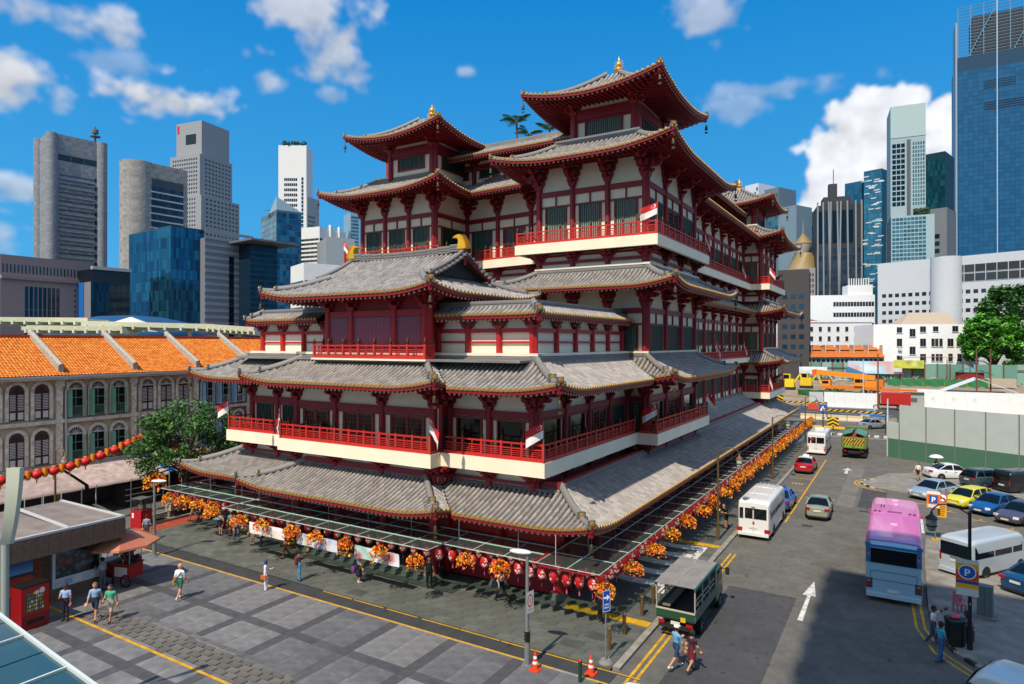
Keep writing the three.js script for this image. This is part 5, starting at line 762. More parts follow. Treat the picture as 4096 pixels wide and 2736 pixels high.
  // parked on the right: van, saloons, echelon row; h is the heading of the bays
  const h = a => Math.atan2(-.57, .82) * 1 + a, HE = -.607;
  { const v = van('passenger_van', 'pale silver passenger van parked behind the dark lamp post', 'van', '#aeb9bd', 3.95, -45.6, HE, { L: 5.2, W: 1.85, H: 2.24, side: [[.12, .3, 1.2, 1.86], [.31, .62, 1.2, 1.86], [.625, .96, 1.2, 1.86]], rear: [[-.86, .86, 1.2, 1.9]], wheels: [[.16, .34], [.77, .34]], lights: [[1.1, .5, LAMPR, .1]], plateY: .95 }); mesh('rear_handle', new B().box(0, 1.12, 2.62, .5, .08, .04), CHR, v.g); }
  car('sedan', 'dark blue saloon car parked beside the silver passenger van', '#173f63', 6.3, -43.6, HE - .05, { L: 4.6 });
  const back = Math.PI + HE;
  car('sedan', 'silver saloon car at the head of the angled parking row', '#8fa0ac', 2.3, -65.4, back, { L: 4.8, W: 1.82 });
  car('hatch', 'bright yellow hatchback in the angled parking row', '#d8cf16', 4.55, -63.4, back, { L: 4.1, W: 1.72 });
  car('sedan', 'blue saloon car parked next to the yellow hatchback', '#1a4f8c', 6.1, -61.9, back, { L: 4.5 });
  car('sedan', 'dark grey saloon car parked next to the blue one', '#4a4650', 7.55, -59.8, back, { L: 4.7, W: 1.82 });
  car('sedan', 'steel blue saloon car at the open end of the angled row', '#5d7f9a', 9.5, -58.2, back, { L: 4.6 });
  car('sedan', 'white saloon car parked in the row below the green hoarding', '#dfe2e4', 3.9, -75.0, HE - .5, { L: 4.5 });
  car('suv', 'dark teal sport utility car parked beside the white saloon', '#2c4650', 6.6, -72.4, HE - .25, { L: 4.6, W: 1.82, H: 1.7 });
  van('delivery_van', 'black delivery van parked below the green hoarding', 'van', '#10161a', 9.2, -71.8, HE - .25, { L: 5.0, W: 1.85, H: 2.0, side: [[.16, .3, 1.15, 1.65], [.31, .6, 1.15, 1.65]], rear: [[-.8, .8, 1.15, 1.68]], wheels: [[.16, .33], [.77, .33]], lights: [[1.0, .4, LAMPR, .12]] });
  // vans cut by the lower edge
  van('passenger_van', 'white van with dark windscreen facing the kerb, cut by the frame', 'van', '#c9d6d8', 4.4, -26.6, 1.125, { L: 5.2, W: 1.85, H: 2.1, side: [[.16, .3, 1.25, 1.75], [.31, .6, 1.25, 1.75], [.61, .95, 1.25, 1.75]], rear: [[-.8, .8, 1.25, 1.78]], wheels: [[.16, .34], [.77, .34]] });
  van('minibus', 'white minibus whose roof shows at the foot of the street', 'minibus', '#dfe1df', -6.45, -16.5, 0, { ...coaster });
  // green lorry with a flat tarpaulin roof on a frame
  { const g = thing('lorry', 'dark green lorry with open sides and a flat grey canopy over its bed', 'lorry', undefined, -8.55, .005, -30.7), G = paintM('#16502f'), GR = mat('#9a9690', .6, { map: stain }), FRM = mat('#a7a193', .6), Z = 2.7;
    const cab = new B(), rings = [[-2.7, .84, 1.0, .5], [-2.66, .92, 1.35, .45], [-2.3, .96, 2.02, .45], [-2.1, .97, 2.1, .45], [-1.2, .97, 2.1, .45], [-1.15, .95, 2.05, .5]].map(([z, w, y, yb]) => secVan(.86 * w, y, yb, .12).map(([a, b]) => [a, b, z])); cab.ring(rings); cab.fan(rings[0].slice().reverse()); cab.fan(rings[5]); mesh('cab', cab, G, g);
    for (const s of [-1, 1]) { bx('cab_window', VGL, g, s * .832, 1.62, -1.85, .02, .55, .85); mesh('mirror', new B().box(s * 1.08, 1.7, -2.35, .18, .36, .08).bar([s * .84, 1.8, -2.3], [s * 1.08, 1.8, -2.35], .03), BUMP, g); wheel(g, s * .72, -1.95, .36, .24); wheel(g, s * .68, 1.45, .36, .34); }
    { const q = new B(); q.quad([.74, 1.35, -2.685], [-.74, 1.35, -2.685], [-.72, 1.98, -2.4], [.72, 1.98, -2.4]); mesh('windscreen', q, VGL, g); }
    bx('chassis', BUMP, g, 0, .55, .4, .8, .25, 4.4); bx('bed', mat('#3a3936', .8), g, 0, .92, .85, 1.7, .08, 3.7); for (const s of [-1, 1]) { bx('bed_side', mat('#5c665c', .5), g, s * .86, 1.14, .85, .05, .42, 3.7); for (let k = 0; k < 4; k++) bx('canopy_post', FRM, g, s * .85, 1.75, -.95 + k * 1.2, .05, 1.3, .05); const r = new B(); r.box(s * .82, 1.55, .9, .03, .04, 3.3); r.box(s * .82, 1.78, .9, .03, .04, 3.3); for (let k = 0; k < 3; k++) r.bar([s * .8, 1.36, -.3 + k * 1.1], [s * .8, 1.75, .1 + k * 1.1], .03); mesh('side_rail', r, FRM, g); bx('canopy_edge', mat('#2b6a66', .6), g, s * .9, 2.36, .85, .04, .12, 3.9); }
    bx('tailgate', mat('#1c4a30', .5), g, 0, 1.12, 2.7, 1.7, .36, .05); bx('tail_bar', mat('#b9b0a0', .6), g, 0, 1.3, 2.72, 1.74, .06, .06); for (let k = 0; k < 2; k++) for (let j = 0; j < 2; j++) bx('canopy_sheet', GR, g, -.44 + k * .885, 2.44, -.1 + j * 1.96, .88, .035, 1.94); bx('canopy_seam', FRM, g, 0, 2.47, .88, .03, .03, 3.9); bx('headboard', mat('#6a7466', .5), g, 0, 1.6, -1.0, 1.7, 1.4, .05); bx('rear_bumper', BUMP, g, 0, .55, 2.65, 1.5, .14, .1); for (const s of [-1, 1]) bx('tail_light', LAMPR, g, s * .62, .72, 2.7, .28, .13, .06); bx('yellow_mark', mat('#d9b41c', .5), g, .35, .95, 2.735, .22, .2, .012); bx('number_plate', PLATE, g, 0, .74, 2.7, .4, .14, .03); bx('bench', mat('#7a7870', .5), g, -.6, 1.2, .6, .35, .06, 3); }
  // dump truck
  { const g = thing('tipper_truck', 'green tipper truck with yellow and black striped tailgate and folded load covers', 'truck', undefined, -4.75, .005, -85.6), G = mat('#6f7a3c', .7, { map: stain }), st = canvasTex(256, 96, (c, w, hh) => { c.fillStyle = '#c9a21a'; c.fillRect(0, 0, w, hh); c.fillStyle = '#2a2a1c'; for (let k = -2; k < 12; k++) { c.beginPath(); const x = k * 34; c.moveTo(x, hh); c.lineTo(x + 17, hh); c.lineTo(x + 70, 0); c.lineTo(x + 53, 0); c.fill(); } c.fillStyle = '#6f7a3c'; for (const x of [84, 170]) c.fillRect(x - 3, 0, 6, hh); });
    bx('chassis', BUMP, g, 0, .75, .2, .9, .3, 6.4); bx('cab', mat('#7d8645', .5), g, 0, 1.9, -2.7, 2.3, 2.0, 1.7); bx('cab_window', VGL, g, 0, 2.3, -3.56, 2.0, .8, .03); for (const s of [-1, 1]) { bx('body_side', G, g, s * 1.18, 1.85, .9, .1, 1.35, 4.8); for (let k = 0; k < 5; k++) bx('body_rib', G, g, s * 1.25, 1.85, -1.3 + k * 1.1, .08, 1.3, .12); const c = bx('load_cover', mat('#4f8078', .8), g, s * .68, 2.78, 1.0, 1.1, .05, 4.6); c.rotation.z = s * -.35; for (const z of [-2.6, .9, 2.2]) wheel(g, s * .98, z, .5, .36); bx('tail_light', LAMPR, g, s * .85, .85, 3.2, .3, .12, .06); bx('mud_flap', BUMP, g, s * .95, .6, 2.95, .5, .6, .03); }
    bx('bed', G, g, 0, 1.22, .9, 2.3, .1, 4.8); bx('load', mat('#8a3f1c', .95), g, 0, 2.2, .8, 2.2, .7, 4.4); bx('headboard', G, g, 0, 2.1, -1.5, 2.4, 1.9, .1); const tg = bx('tailgate', mat('#7d8645', .6), g, 0, 1.8, 3.3, 2.3, 1.25, .1); mesh('stripe_panel', card(2.1, .75), new THREE.MeshStandardMaterial({ map: st, roughness: .7 }), tg, 0, .08, .056); bx('green_bar', mat('#58a03a', .6), tg, 0, -.5, .06, 2.3, .12, .06); for (const s of [-1, 0, 1]) bx('tail_post', G, tg, s * 1.05, .2, .06, .1, 1.7, .06); bx('tow_block', BUMP, g, 0, .75, 3.15, 1.2, .3, .3); }
}
// ---------------------------------------------------------------- buildings around the temple
const GLASSB = ['#1c4f6b', '#245a75', '#183f5a', '#2b6a80'].map(c => mat(c, .08, { metalness: .55, plain: true })), GLASSD = ['#0d2a3a', '#123444', '#0a2230'].map(c => mat(c, .08, { metalness: .5, plain: true })), GLASSG = ['#3d6f78', '#4b8088', '#356068'].map(c => mat(c, .1, { metalness: .5, plain: true })), WINDK = ['#1b2328', '#222c33', '#161c20'].map(c => mat(c, .12, { plain: true })), WINBL = ['#22394a', '#2c4759', '#1b3040'].map(c => mat(c, .1, { metalness: .3, plain: true }));
const wr = rng(303);
// windows on the front (normal +z, x from -W to 0) or the right flank (normal +x, z from -W to 0) of a building standing in its own frame
function windows(g, o) {
  const { side, W, x0 = .05, x1 = .95, y0, y1, cols, rows, ww = .6, wh = .55, m = WINDK, name = 'window', proud = .05, frame, skip } = o, A = W * (x1 - x0), cw = A / cols, rh = (y1 - y0) / rows, wx = cw * ww, wy = rh * wh, geo = side ? boxGeo(.1, wy, wx) : boxGeo(wx, wy, .1), rest = m.map(() => new B()), fr = new B();
  g.userData.nw = g.userData.nw || 0;
  const list = []; for (let r = 0; r < rows; r++) for (let c = 0; c < cols; c++) { if (skip && skip(c, r)) continue; list.push([c, rows - 1 - r]); }
  for (const [c, r] of list) {
    const a = -W * (1 - x0) + (c + .5) * cw, y = y0 + (r + .5) * rh, k = Math.floor(wr() * m.length);
    if (g._nw === undefined) g._nw = 0;
    const p = side ? [proud - .05, y, a + 0] : [a, y, proud - .05]; if (side) p[2] = -W + W * x0 + (c + .5) * cw;
    if (g._nw++ < 296) mesh(name, geo, m[k], g, ...p); else rest[k].box(...p, ...(side ? [.1, wy, wx] : [wx, wy, .1]));
    if (frame) { const d = proud + .02; side ? fr.box(d, y - wy / 2 - .06, p[2], .16, .12, wx + .2) : fr.box(p[0], y - wy / 2 - .06, d, wx + .2, .12, .16); }
  }
  rest.forEach((b, i) => stuff(mesh(name + 's', b, m[i], g))); if (frame) mesh('sills', fr, frame, g); delete g.userData.nw;
}
// a block whose near corner, right end of its roof line and left edge are seen at given directions; d is the distance of the near corner
function block(name, label, { C: [u, v, d], R: [ur, vr], uL, wall, group, cat = 'building', y0 = 0, th, dL }) {
  const pc = atDepth(u, CV, d), hC = 1373 - v, pr = atDepth(ur, CV, d * hC / (1373 - vr)), e2 = new THREE.Vector3(pr.x - pc.x, 0, pr.z - pc.z), Cf0 = (pc.x * _f.x + pc.z * _f.z), Cr0 = (pc.x * _r.x + pc.z * _r.z); let L2 = e2.length(); e2.normalize();
  if (th !== undefined) { const pl = atDepth(uL, CV, dL || d * 1.02); e2.set(pc.z - pl.z, 0, pl.x - pc.x).normalize(); if (e2.dot(_f) < 0) e2.negate(); L2 = 18; }
  let e1 = new THREE.Vector3(e2.z, 0, -e2.x); if (e1.dot(_r) > 0) e1.negate();
  const k = (uL - CU) / F, Cf = (pc.x * _f.x + pc.z * _f.z), Cr = (pc.x * _r.x + pc.z * _r.z), L1 = Math.max(10, (k * Cf - Cr) / (e1.dot(_r) - k * (e1.x * _f.x + e1.z * _f.z))), H = EYE + hC / F * d, X = e1.clone().negate();
  const g = thing(name, label, cat, group, pc.x, 0, pc.z, Math.atan2(-X.z, X.x)); if (wall) bx('wall', wall, g, -L1 / 2, (H + y0) / 2, -L2 / 2, L1, H - y0, L2);
  return { g, L1, L2, H };
}
{ // --- left skyline
  const grey = mat('#8d9298', .8, { map: stain }), pale = mat('#b9bcbc', .8), pink = mat('#8e7c78', .85), white = mat('#d9dad6', .75), dgrey = mat('#5f6468', .8);
  let b = block('office_tower', 'grey ribbed concrete tower with rounded corner shafts and a mast on its roof', { C: [198, 527, 260], R: [418, 574], uL: 150, wall: grey });
  windows(b.g, { side: 1, W: b.L2, x0: .2, x1: .84, y0: b.H * .2, y1: b.H * .85, cols: 16, rows: 18, ww: .72, wh: .18, m: WINBL }); windows(b.g, { side: 1, W: b.L2, x0: .12, x1: .2, y0: b.H * .2, y1: b.H * .85, cols: 1, rows: 18, ww: .8, wh: .5, m: WINDK }); windows(b.g, { side: 1, W: b.L2, x0: .15, x1: .86, y0: b.H * .88, y1: b.H * .93, cols: 3, rows: 1, ww: .96, wh: .5, m: WINDK });
  for (let i = 0; i < 18; i++) bx('sunshade', grey, b.g, .35, b.H * (.2 + .65 * (i + .08) / 18), -b.L2 * .48, .7, .55, b.L2 * .64);
  for (const [x, z] of [[-.6, -.8], [-b.L1 + .5, -.5], [-.6, -b.L2 + 1]]) mesh('corner_shaft', new B().cyl(x, 0, z, 2.1, 2.1, b.H + (z ? 0 : 3), 14), grey, b.g);
  { const q = new B(); q.cyl(-2, b.H, -b.L2 * .85, .4, .3, 7, 6); q.cyl(-2, b.H + 2.5, -b.L2 * .85, 2, 2, .4, 10); q.cyl(-2, b.H + 4, -b.L2 * .85, 1.3, 1.3, 1.6, 8); mesh('mast', q, dgrey, b.g); }
  b = block('office_tower', 'stepped pale concrete tower with a notched crown behind the rounded block', { th: 1, C: [806, 480, 330], R: [835, 490], uL: 705, wall: mat('#8f9396', .8) });
  for (const [w0, w1, hh] of [[-15, 19, .86], [-18, 26, .69]]) { bx('wall', mat('#8f9396', .8), b.g, -b.L1 / 2 + (hh < .8 ? 1.6 : 0), b.H * hh / 2, -b.L2 / 2 + 1, b.L1 + 3 + (hh < .8 ? 3 : 0), b.H * hh, b.L2 + 3 + (hh < .8 ? 4 : 0)); }
  windows(b.g, { W: b.L1, x0: -.06, x1: 1.06, y0: b.H * .34, y1: b.H * .685, cols: 12, rows: 20, ww: .5, wh: .42, proud: 4.56, m: WINDK }); windows(b.g, { W: b.L1, x0: .0, x1: 1.0, y0: b.H * .7, y1: b.H * .85, cols: 11, rows: 9, ww: .5, wh: .42, proud: 2.6, m: WINDK }); windows(b.g, { side: 1, W: b.L2 + 3, x0: .05, x1: 1.1, y0: b.H * .34, y1: b.H * .685, cols: 9, rows: 20, ww: .5, wh: .42, proud: 4.65, m: WINDK }); windows(b.g, { side: 1, W: b.L2, x0: .02, x1: .98, y0: b.H * .7, y1: b.H * .85, cols: 8, rows: 9, ww: .5, wh: .42, proud: 1.56, m: WINDK }); bx('crown_recess', WINDK[0], b.g, -b.L1 * .42, b.H * .93, .06, b.L1 * .4, b.H * .04, .1); bx('red_logo', mat('#c02028', .5), b.g, -b.L1 + 1.4, b.H * .975, .06, 1.4, 4, .1);
  b = block('office_block', 'rounded concrete office block with a recessed grid of dark windows', { C: [558, 640, 240], R: [749, 683], uL: 503, wall: mat('#a29f9a', .85, { map: stain }) });
  mesh('rounded_corner', new B().cyl(-b.L1 * .45, 0, -1.2, b.L1 * .55, b.L1 * .55, b.H - .05, 20), mat('#a29f9a', .85, { map: stain }), b.g);
  bx('window_recess', mat('#3c444c', .6), b.g, .04, b.H * .62, -b.L2 * .5, .1, b.H * .62, b.L2 * .82); windows(b.g, { side: 1, W: b.L2, x0: .1, x1: .9, y0: b.H * .33, y1: b.H * .9, cols: 14, rows: 17, ww: .86, wh: .5, proud: .14, m: WINBL }); for (let i = 0; i < 17; i++) bx('spandrel', pale, b.g, .3, b.H * (.33 + .57 * i / 17), -b.L2 * .5, .5, .5, b.L2 * .8);
  b = block('glass_block', 'dark teal glass office block with bright mullions beyond the orange roofs', { C: [684, 900, 165], R: [816, 919], uL: 515, wall: mat('#123a49', .3) });
  windows(b.g, { W: b.L1, x0: .005, x1: .995, y0: 8, y1: b.H - .3, cols: 22, rows: 13, ww: .93, wh: .94, m: GLASSB, name: 'pane' }); windows(b.g, { side: 1, W: b.L2, x0: .005, x1: .995, y0: 8, y1: b.H - .3, cols: 14, rows: 13, ww: .93, wh: .94, m: GLASSB, name: 'pane' });
  b = block('office_block', 'low grey block with horizontal stripes and one dark glass slot', { C: [819, 950, 170], R: [1012, 979], uL: 800, wall: mat('#6f757d', .8) }); for (let i = 0; i < 22; i++) bx('stripe', mat('#8b9096', .8), b.g, .05, 6 + i * 1.75, -b.L2 / 2, .1, .8, b.L2 * .99); windows(b.g, { side: 1, W: b.L2, x0: .42, x1: .52, y0: 5, y1: b.H * .9, cols: 1, rows: 14, ww: 1, wh: .95, m: GLASSD, proud: .14, name: 'pane' });
  b = block('office_block', 'dark blue glass block with thin floor bands and a flat overhanging roof', { C: [1000, 971, 175], R: [1109, 985], uL: 985, wall: mat('#14283a', .3) }); windows(b.g, { side: 1, W: b.L2, x0: .01, x1: .99, y0: 6, y1: b.H - .8, cols: 6, rows: 22, ww: .99, wh: .62, m: GLASSD, name: 'pane' }); bx('roof_slab', dgrey, b.g, -1, b.H + .2, -b.L2 / 2, b.L1 + 4, .5, b.L2 + 6);
  b = block('office_block', 'low white block with a long strip window behind the temple gable', { C: [1215, 1050, 150], R: [1380, 1062], uL: 1190, wall: white }); windows(b.g, { side: 1, W: b.L2, x0: .02, x1: .98, y0: 4, y1: b.H * .9, cols: 12, rows: 8, ww: .95, wh: .42, m: GLASSG }); windows(b.g, { W: b.L1, x0: .03, x1: .97, y0: 4, y1: b.H * .9, cols: 5, rows: 8, ww: .9, wh: .42, m: GLASSG });
  b = block('office_tower', 'tall slim white tower with a narrow grid of windows and roof planting', { C: [1113, 580, 300], R: [1225, 580.5], uL: 1111, wall: white }); windows(b.g, { side: 1, W: b.L2, x0: .32, x1: .8, y0: b.H * .45, y1: b.H * .86, cols: 7, rows: 18, ww: .8, wh: .55, m: WINDK }); windows(b.g, { side: 1, W: b.L2, x0: .1, x1: .18, y0: b.H * .45, y1: b.H * .86, cols: 1, rows: 24, ww: .9, wh: .8, m: WINBL }); { const q = new B(), r = rng(8); for (let k = 0; k < 160; k++) q.box(.5 - r() * 6, b.H + r() * 2, -b.L2 * (.1 + .85 * r()), .5, .5, .5, r() * 3, r() * 3); mesh('roof_planting', q, mat('#2f4a2a', .9), b.g); }
  b = block('office_tower', 'grey tower flank with small paired windows beside the slim white tower', { C: [1228, 785, 300], R: [1276, 800], uL: 1222, wall: mat('#9ba0a3', .8) }); windows(b.g, { side: 1, W: b.L2, x0: .35, x1: .95, y0: b.H * .4, y1: b.H * .9, cols: 6, rows: 20, ww: .6, wh: .5, m: WINBL });
  b = block('glass_tower', 'blue grey faceted glass tower with a slanted triangular top', { C: [1106, 838, 230], R: [1205, 850], uL: 1043, wall: mat('#3b5563', .3) }); windows(b.g, { W: b.L1, x0: .01, x1: .99, y0: b.H * .3, y1: b.H * .97, cols: 8, rows: 20, ww: .97, wh: .86, m: GLASSG, name: 'pane' }); windows(b.g, { side: 1, W: b.L2, x0: .01, x1: .99, y0: b.H * .3, y1: b.H * .99, cols: 8, rows: 20, ww: .97, wh: .86, m: GLASSB, name: 'pane' }); { const q = new B(), z = -b.L2; q.tri([0, b.H, 0], [0, b.H, z], [0, b.H + 4.5, z * .05]).tri([-b.L1, b.H - 6, 0], [0, b.H, 0], [0, b.H + 5, 0]).tri([0, b.H, 0], [0, b.H, z], [-b.L1, b.H + 3, 0]).quad([-b.L1, b.H, 0], [0, b.H, 0], [0, b.H, z], [-b.L1, b.H, z]); mesh('slanted_crown', q, mat('#9fb0b6', .3, { metalness: .3 }), b.g); }
  b = block('office_block', 'white office block with dark horizontal strip windows and two tall fins', { C: [1278, 905, 260], R: [1382, 930], uL: 1262, wall: white }); windows(b.g, { side: 1, W: b.L2, x0: .01, x1: .99, y0: b.H * .5, y1: b.H * .93, cols: 6, rows: 15, ww: .99, wh: .5, name: 'strip_window', m: WINDK }); windows(b.g, { W: b.L1, x0: .03, x1: .97, y0: b.H * .5, y1: b.H * .93, cols: 4, rows: 15, ww: .96, wh: .5, m: WINDK, name: 'strip_window' }); for (const t of [.28, .62]) bx('fin', white, b.g, .5, b.H * .55, -b.L2 * (1 - t), 1, b.H * .95, 1.2);
  b = block('glass_tower', 'pale blue slim tower standing behind the left roof of the temple', { C: [1402, 848, 330], R: [1436, 852], uL: 1400, wall: mat('#7f9fb0', .4) }); windows(b.g, { side: 1, W: b.L2, x0: .05, x1: .95, y0: b.H * .4, y1: b.H * .98, cols: 4, rows: 26, ww: .9, wh: .6, m: GLASSG });
  b = block('office_block', 'grey block with framed windows low behind the left gallery', { C: [1420, 955, 230], R: [1470, 925], uL: 1418, wall: mat('#8f979b', .7) }); windows(b.g, { side: 1, W: b.L2, x0: .05, x1: .95, y0: 10, y1: b.H * .95, cols: 4, rows: 9, ww: .7, wh: .6, m: GLASSD });
  b = block('office_block', 'brown stone block with small square windows and tall blue glass bays', { C: [0, 1015, 150], R: [372, 1052], uL: -60, wall: pink }); windows(b.g, { side: 1, W: b.L2, x0: .06, x1: .24, y0: 11, y1: b.H * .8, cols: 3, rows: 12, ww: .25, wh: .5, m: WINDK }); windows(b.g, { side: 1, W: b.L2, x0: .01, x1: .99, y0: b.H * .865, y1: b.H * .95, cols: 26, rows: 1, ww: .35, wh: .7, m: WINBL }); windows(b.g, { side: 1, W: b.L2, x0: .38, x1: .76, y0: 10, y1: b.H * .79, cols: 8, rows: 3, ww: .72, wh: .98, m: GLASSD }); bx('cornice', pink, b.g, .3, b.H * .845, -b.L2 / 2, .8, .8, b.L2);
  b = block('glass_block', 'dark glass block with a bright blue sheeted corner among the low office blocks', { C: [364, 1075, 160], R: [520, 1088], uL: 283, wall: mat('#101820', .3) }); windows(b.g, { side: 1, W: b.L2, x0: .01, x1: .99, y0: 6, y1: b.H * .9, cols: 16, rows: 9, ww: .94, wh: .95, m: GLASSD, name: 'pane' }); bx('grey_flank', mat('#7c7a80', .7), b.g, -b.L1 / 2, b.H * .45, .06, b.L1, b.H * .9, .1); bx('blue_sheet', mat('#1363b0', .6), b.g, -b.L1 * .48, b.H * .45, .2, b.L1 * .34, b.H * .9, .1); bx('frame_top', mat('#9ba2a6', .6), b.g, .3, b.H + .3, -b.L2 / 2, 1.2, .8, b.L2);
  single('crane_mast', 'thin red tower crane mast standing far behind the left pavilion', 'crane', undefined, (() => { const p = atDepth(1552, 660, 300), q = new B(); q.box(p.x, p.y / 2 + 4, p.z, 1.4, p.y + 8, 1.4); return q; })(), mat('#8e3b34', .7));
}
{ // --- right skyline
  const white = mat('#d5d8d8', .75), sil = mat('#9fa6ab', .6), lg = mat('#b9bec2', .7);
  // the tall blue glass tower at the edge of the frame
  const pL = atDepth(3833, CV, 430), pM = atDepth(3986, CV, 430 * 1341 / 1373), dir = pM.clone().sub(pL).setY(0).normalize(), ry = Math.atan2(-dir.z, dir.x), H = EYE + 1341 / F * 430, W = 140;
  const g = thing('glass_tower', 'very tall blue glass curtain wall tower with louvred plant floors near its top', 'building', undefined, pL.x + dir.x * W, 0, pL.z + dir.z * W, ry);
  bx('wall', mat('#173a52', .3), g, -W / 2, H * .43, -20, W, H * .86, 40); windows(g, { W, x0: 0, x1: .75, y0: H * .25, y1: H * .82, cols: 38, rows: 46, ww: .94, wh: .93, m: ['#2f6484', '#326888', '#2c5f7e'].map(c => mat(c, .06, { metalness: .5, plain: true })), name: 'pane' });
  windows(g, { W, x0: .1, x1: .6, y0: H * .7, y1: H * .725, cols: 1, rows: 4, ww: 1, wh: .5, m: WINDK, proud: .1, name: 'louvre' }); windows(g, { W, x0: .1, x1: .22, y0: H * .76, y1: H * .785, cols: 1, rows: 4, ww: 1, wh: .5, m: WINDK, proud: .1, name: 'louvre' });
  bx('plant_storey', mat('#20262c', .6), g, -W / 2 + 4, H * .915, -10, W - 8, H * .11, 18); { const q = new B(); for (let i = 0; i <= 20; i++) q.box(-W + W * i / 20, H * .93, 0, .5, H * .14, .5); for (let i = 0; i <= 16; i++) q.box(-W / 2, H * (.86 + .14 * i / 16), 0, W, .3, .4); for (let i = 0; i < 4; i++) q.bar([-W + 6 + i * 24, H * .86, -.3], [-W + 22 + i * 24, H, -.3], .6); mesh('screen_frame', q, mat('#5d7f94', .4, { metalness: .4 }), g); } for (let i = 1; i < 6; i++) bx('vertical_fin', mat('#9fc4d6', .4), g, -W + 3 + i * 18, H * .5, .4, .5, H, .6); bx('left_fin', mat('#8797a3', .5), g, -W - .8, H * .48, -8, 1, H * .96, 16);
  let b = block('residential_tower', 'slim pale green tower with a blank glazed crown and open frame floors', { th: 16, C: [3704, 409, 300], R: [3712, 409], uL: 3563, wall: mat('#8ea3a6', .6) });
  bx('crown_panel', mat('#9fb4b3', .4), b.g, -b.L1 / 2, b.H * .94, .1, b.L1, b.H * .12, .2); windows(b.g, { W: b.L1, x0: .04, x1: .42, y0: b.H * .62, y1: b.H * .86, cols: 3, rows: 12, ww: .85, wh: .75, m: GLASSD }); windows(b.g, { W: b.L1, x0: .44, x1: .6, y0: b.H * .3, y1: b.H * .87, cols: 1, rows: 1, ww: .7, wh: 1, m: [mat('#4a5258', .6)] }); windows(b.g, { W: b.L1, x0: .62, x1: .98, y0: b.H * .62, y1: b.H * .86, cols: 5, rows: 16, ww: .6, wh: .7, m: GLASSG }); windows(b.g, { W: b.L1, x0: .02, x1: .98, y0: b.H * .28, y1: b.H * .575, cols: 9, rows: 20, ww: .86, wh: .7, m: GLASSG, proud: 3.06 });
  bx('lower_wing', mat('#8fa6aa', .6), b.g, -b.L1 / 2 + 1.5, b.H * .29, -b.L2 / 2, b.L1 + 3, b.H * .58, b.L2 + 6);
  { const q = new B(), r = rng(4); for (let k = 0; k < 120; k++) q.box(-b.L1 * .35 + r() * 6, b.H * .585 + r() * 2.4, 1 + r() * 2, .7, .7, .7, r() * 3, r() * 3); mesh('terrace_planting', q, mat('#2c4a2a', .9), b.g); }
  b = block('glass_tower', 'dark teal glass tower with a curved framed crown behind the slim pale tower', { th: 16, C: [3782, 603, 330], R: [3822, 606], uL: 3700, wall: mat('#0f3440', .3) }); windows(b.g, { W: b.L1, x0: .01, x1: .99, y0: b.H * .3, y1: b.H * .97, cols: 9, rows: 26, ww: .95, wh: .9, m: ['#1c5560', '#246570', '#164650'].map(c => mat(c, .08, { metalness: .5, plain: true })), name: 'pane' });
  b = block('office_block', 'grey stone block with strip windows at the foot of the blue glass tower', { th: 16, C: [3788, 828, 320], R: [3822, 835], uL: 3706, wall: mat('#6e757b', .7) }); windows(b.g, { W: b.L1, x0: .02, x1: .7, y0: b.H * .3, y1: b.H * .85, cols: 1, rows: 12, ww: .98, wh: .6, m: WINDK });
  b = block('glass_tower', 'blue glass tower flecked with short white lines', { th: 16, C: [3528, 672, 380], R: [3548, 690], uL: 3457, wall: mat('#1d5068', .3) }); windows(b.g, { W: b.L1, x0: .01, x1: .99, y0: b.H * .3, y1: b.H * .99, cols: 8, rows: 26, ww: .97, wh: .94, m: ['#2a6d85', '#256379', '#317790'].map(c => mat(c, .08, { metalness: .5, plain: true })), name: 'pane' }); { const q = new B(), r = rng(6); for (let k = 0; k < 60; k++) q.box(-b.L1 * r(), b.H * (.4 + .58 * r()), .15, 3, .5, .1); mesh('light_bars', q, white, b.g); }
  b = block('glass_tower', 'shorter blue glass tower with a flat top next to the flecked one', { th: 16, C: [3448, 722, 390], R: [3458, 728], uL: 3380, wall: mat('#1d5068', .3) }); windows(b.g, { W: b.L1, x0: .01, x1: .99, y0: b.H * .3, y1: b.H * .99, cols: 8, rows: 24, ww: .97, wh: .94, m: ['#23617a', '#1e566e', '#2a6b84'].map(c => mat(c, .08, { metalness: .5, plain: true })), name: 'pane' });
  b = block('office_block', 'dark hotel block laced with slanting pale concrete fins', { th: 16, C: [3452, 812, 335], R: [3472, 830], uL: 3269, wall: mat('#20262c', .6) }); windows(b.g, { W: b.L1, x0: .02, x1: .98, y0: 12, y1: b.H * .74, cols: 9, rows: 14, ww: .8, wh: .66, m: WINBL }); windows(b.g, { W: b.L1, x0: .02, x1: .8, y0: b.H * .76, y1: b.H * .97, cols: 5, rows: 1, ww: .9, wh: .95, m: GLASSD }); for (const [a, c] of [[.01, .01], [.13, .15], [.25, .3], [.3, .26], [.44, .5], [.52, .46], [.66, .7], [.84, .86], [.97, .97]]) { const q = new B(); q.bar([-b.L1 * (1 - a), b.H * 1.02, .5], [-b.L1 * (1 - c), 8, .5], .7, .7); mesh('slanting_fin', q, mat('#7f868b', .7), b.g); } { const q = new B(); q.box(-b.L1 * .55, b.H + 2, -6, b.L1 * .6, 5, 10); q.box(-b.L1 * .62, b.H + 8, -6, 4, 8, 4); q.cyl(-b.L1 * .6, b.H + 11, -6, .2, .2, 9, 5); mesh('roof_plant', q, mat('#2a3036', .7), b.g); }
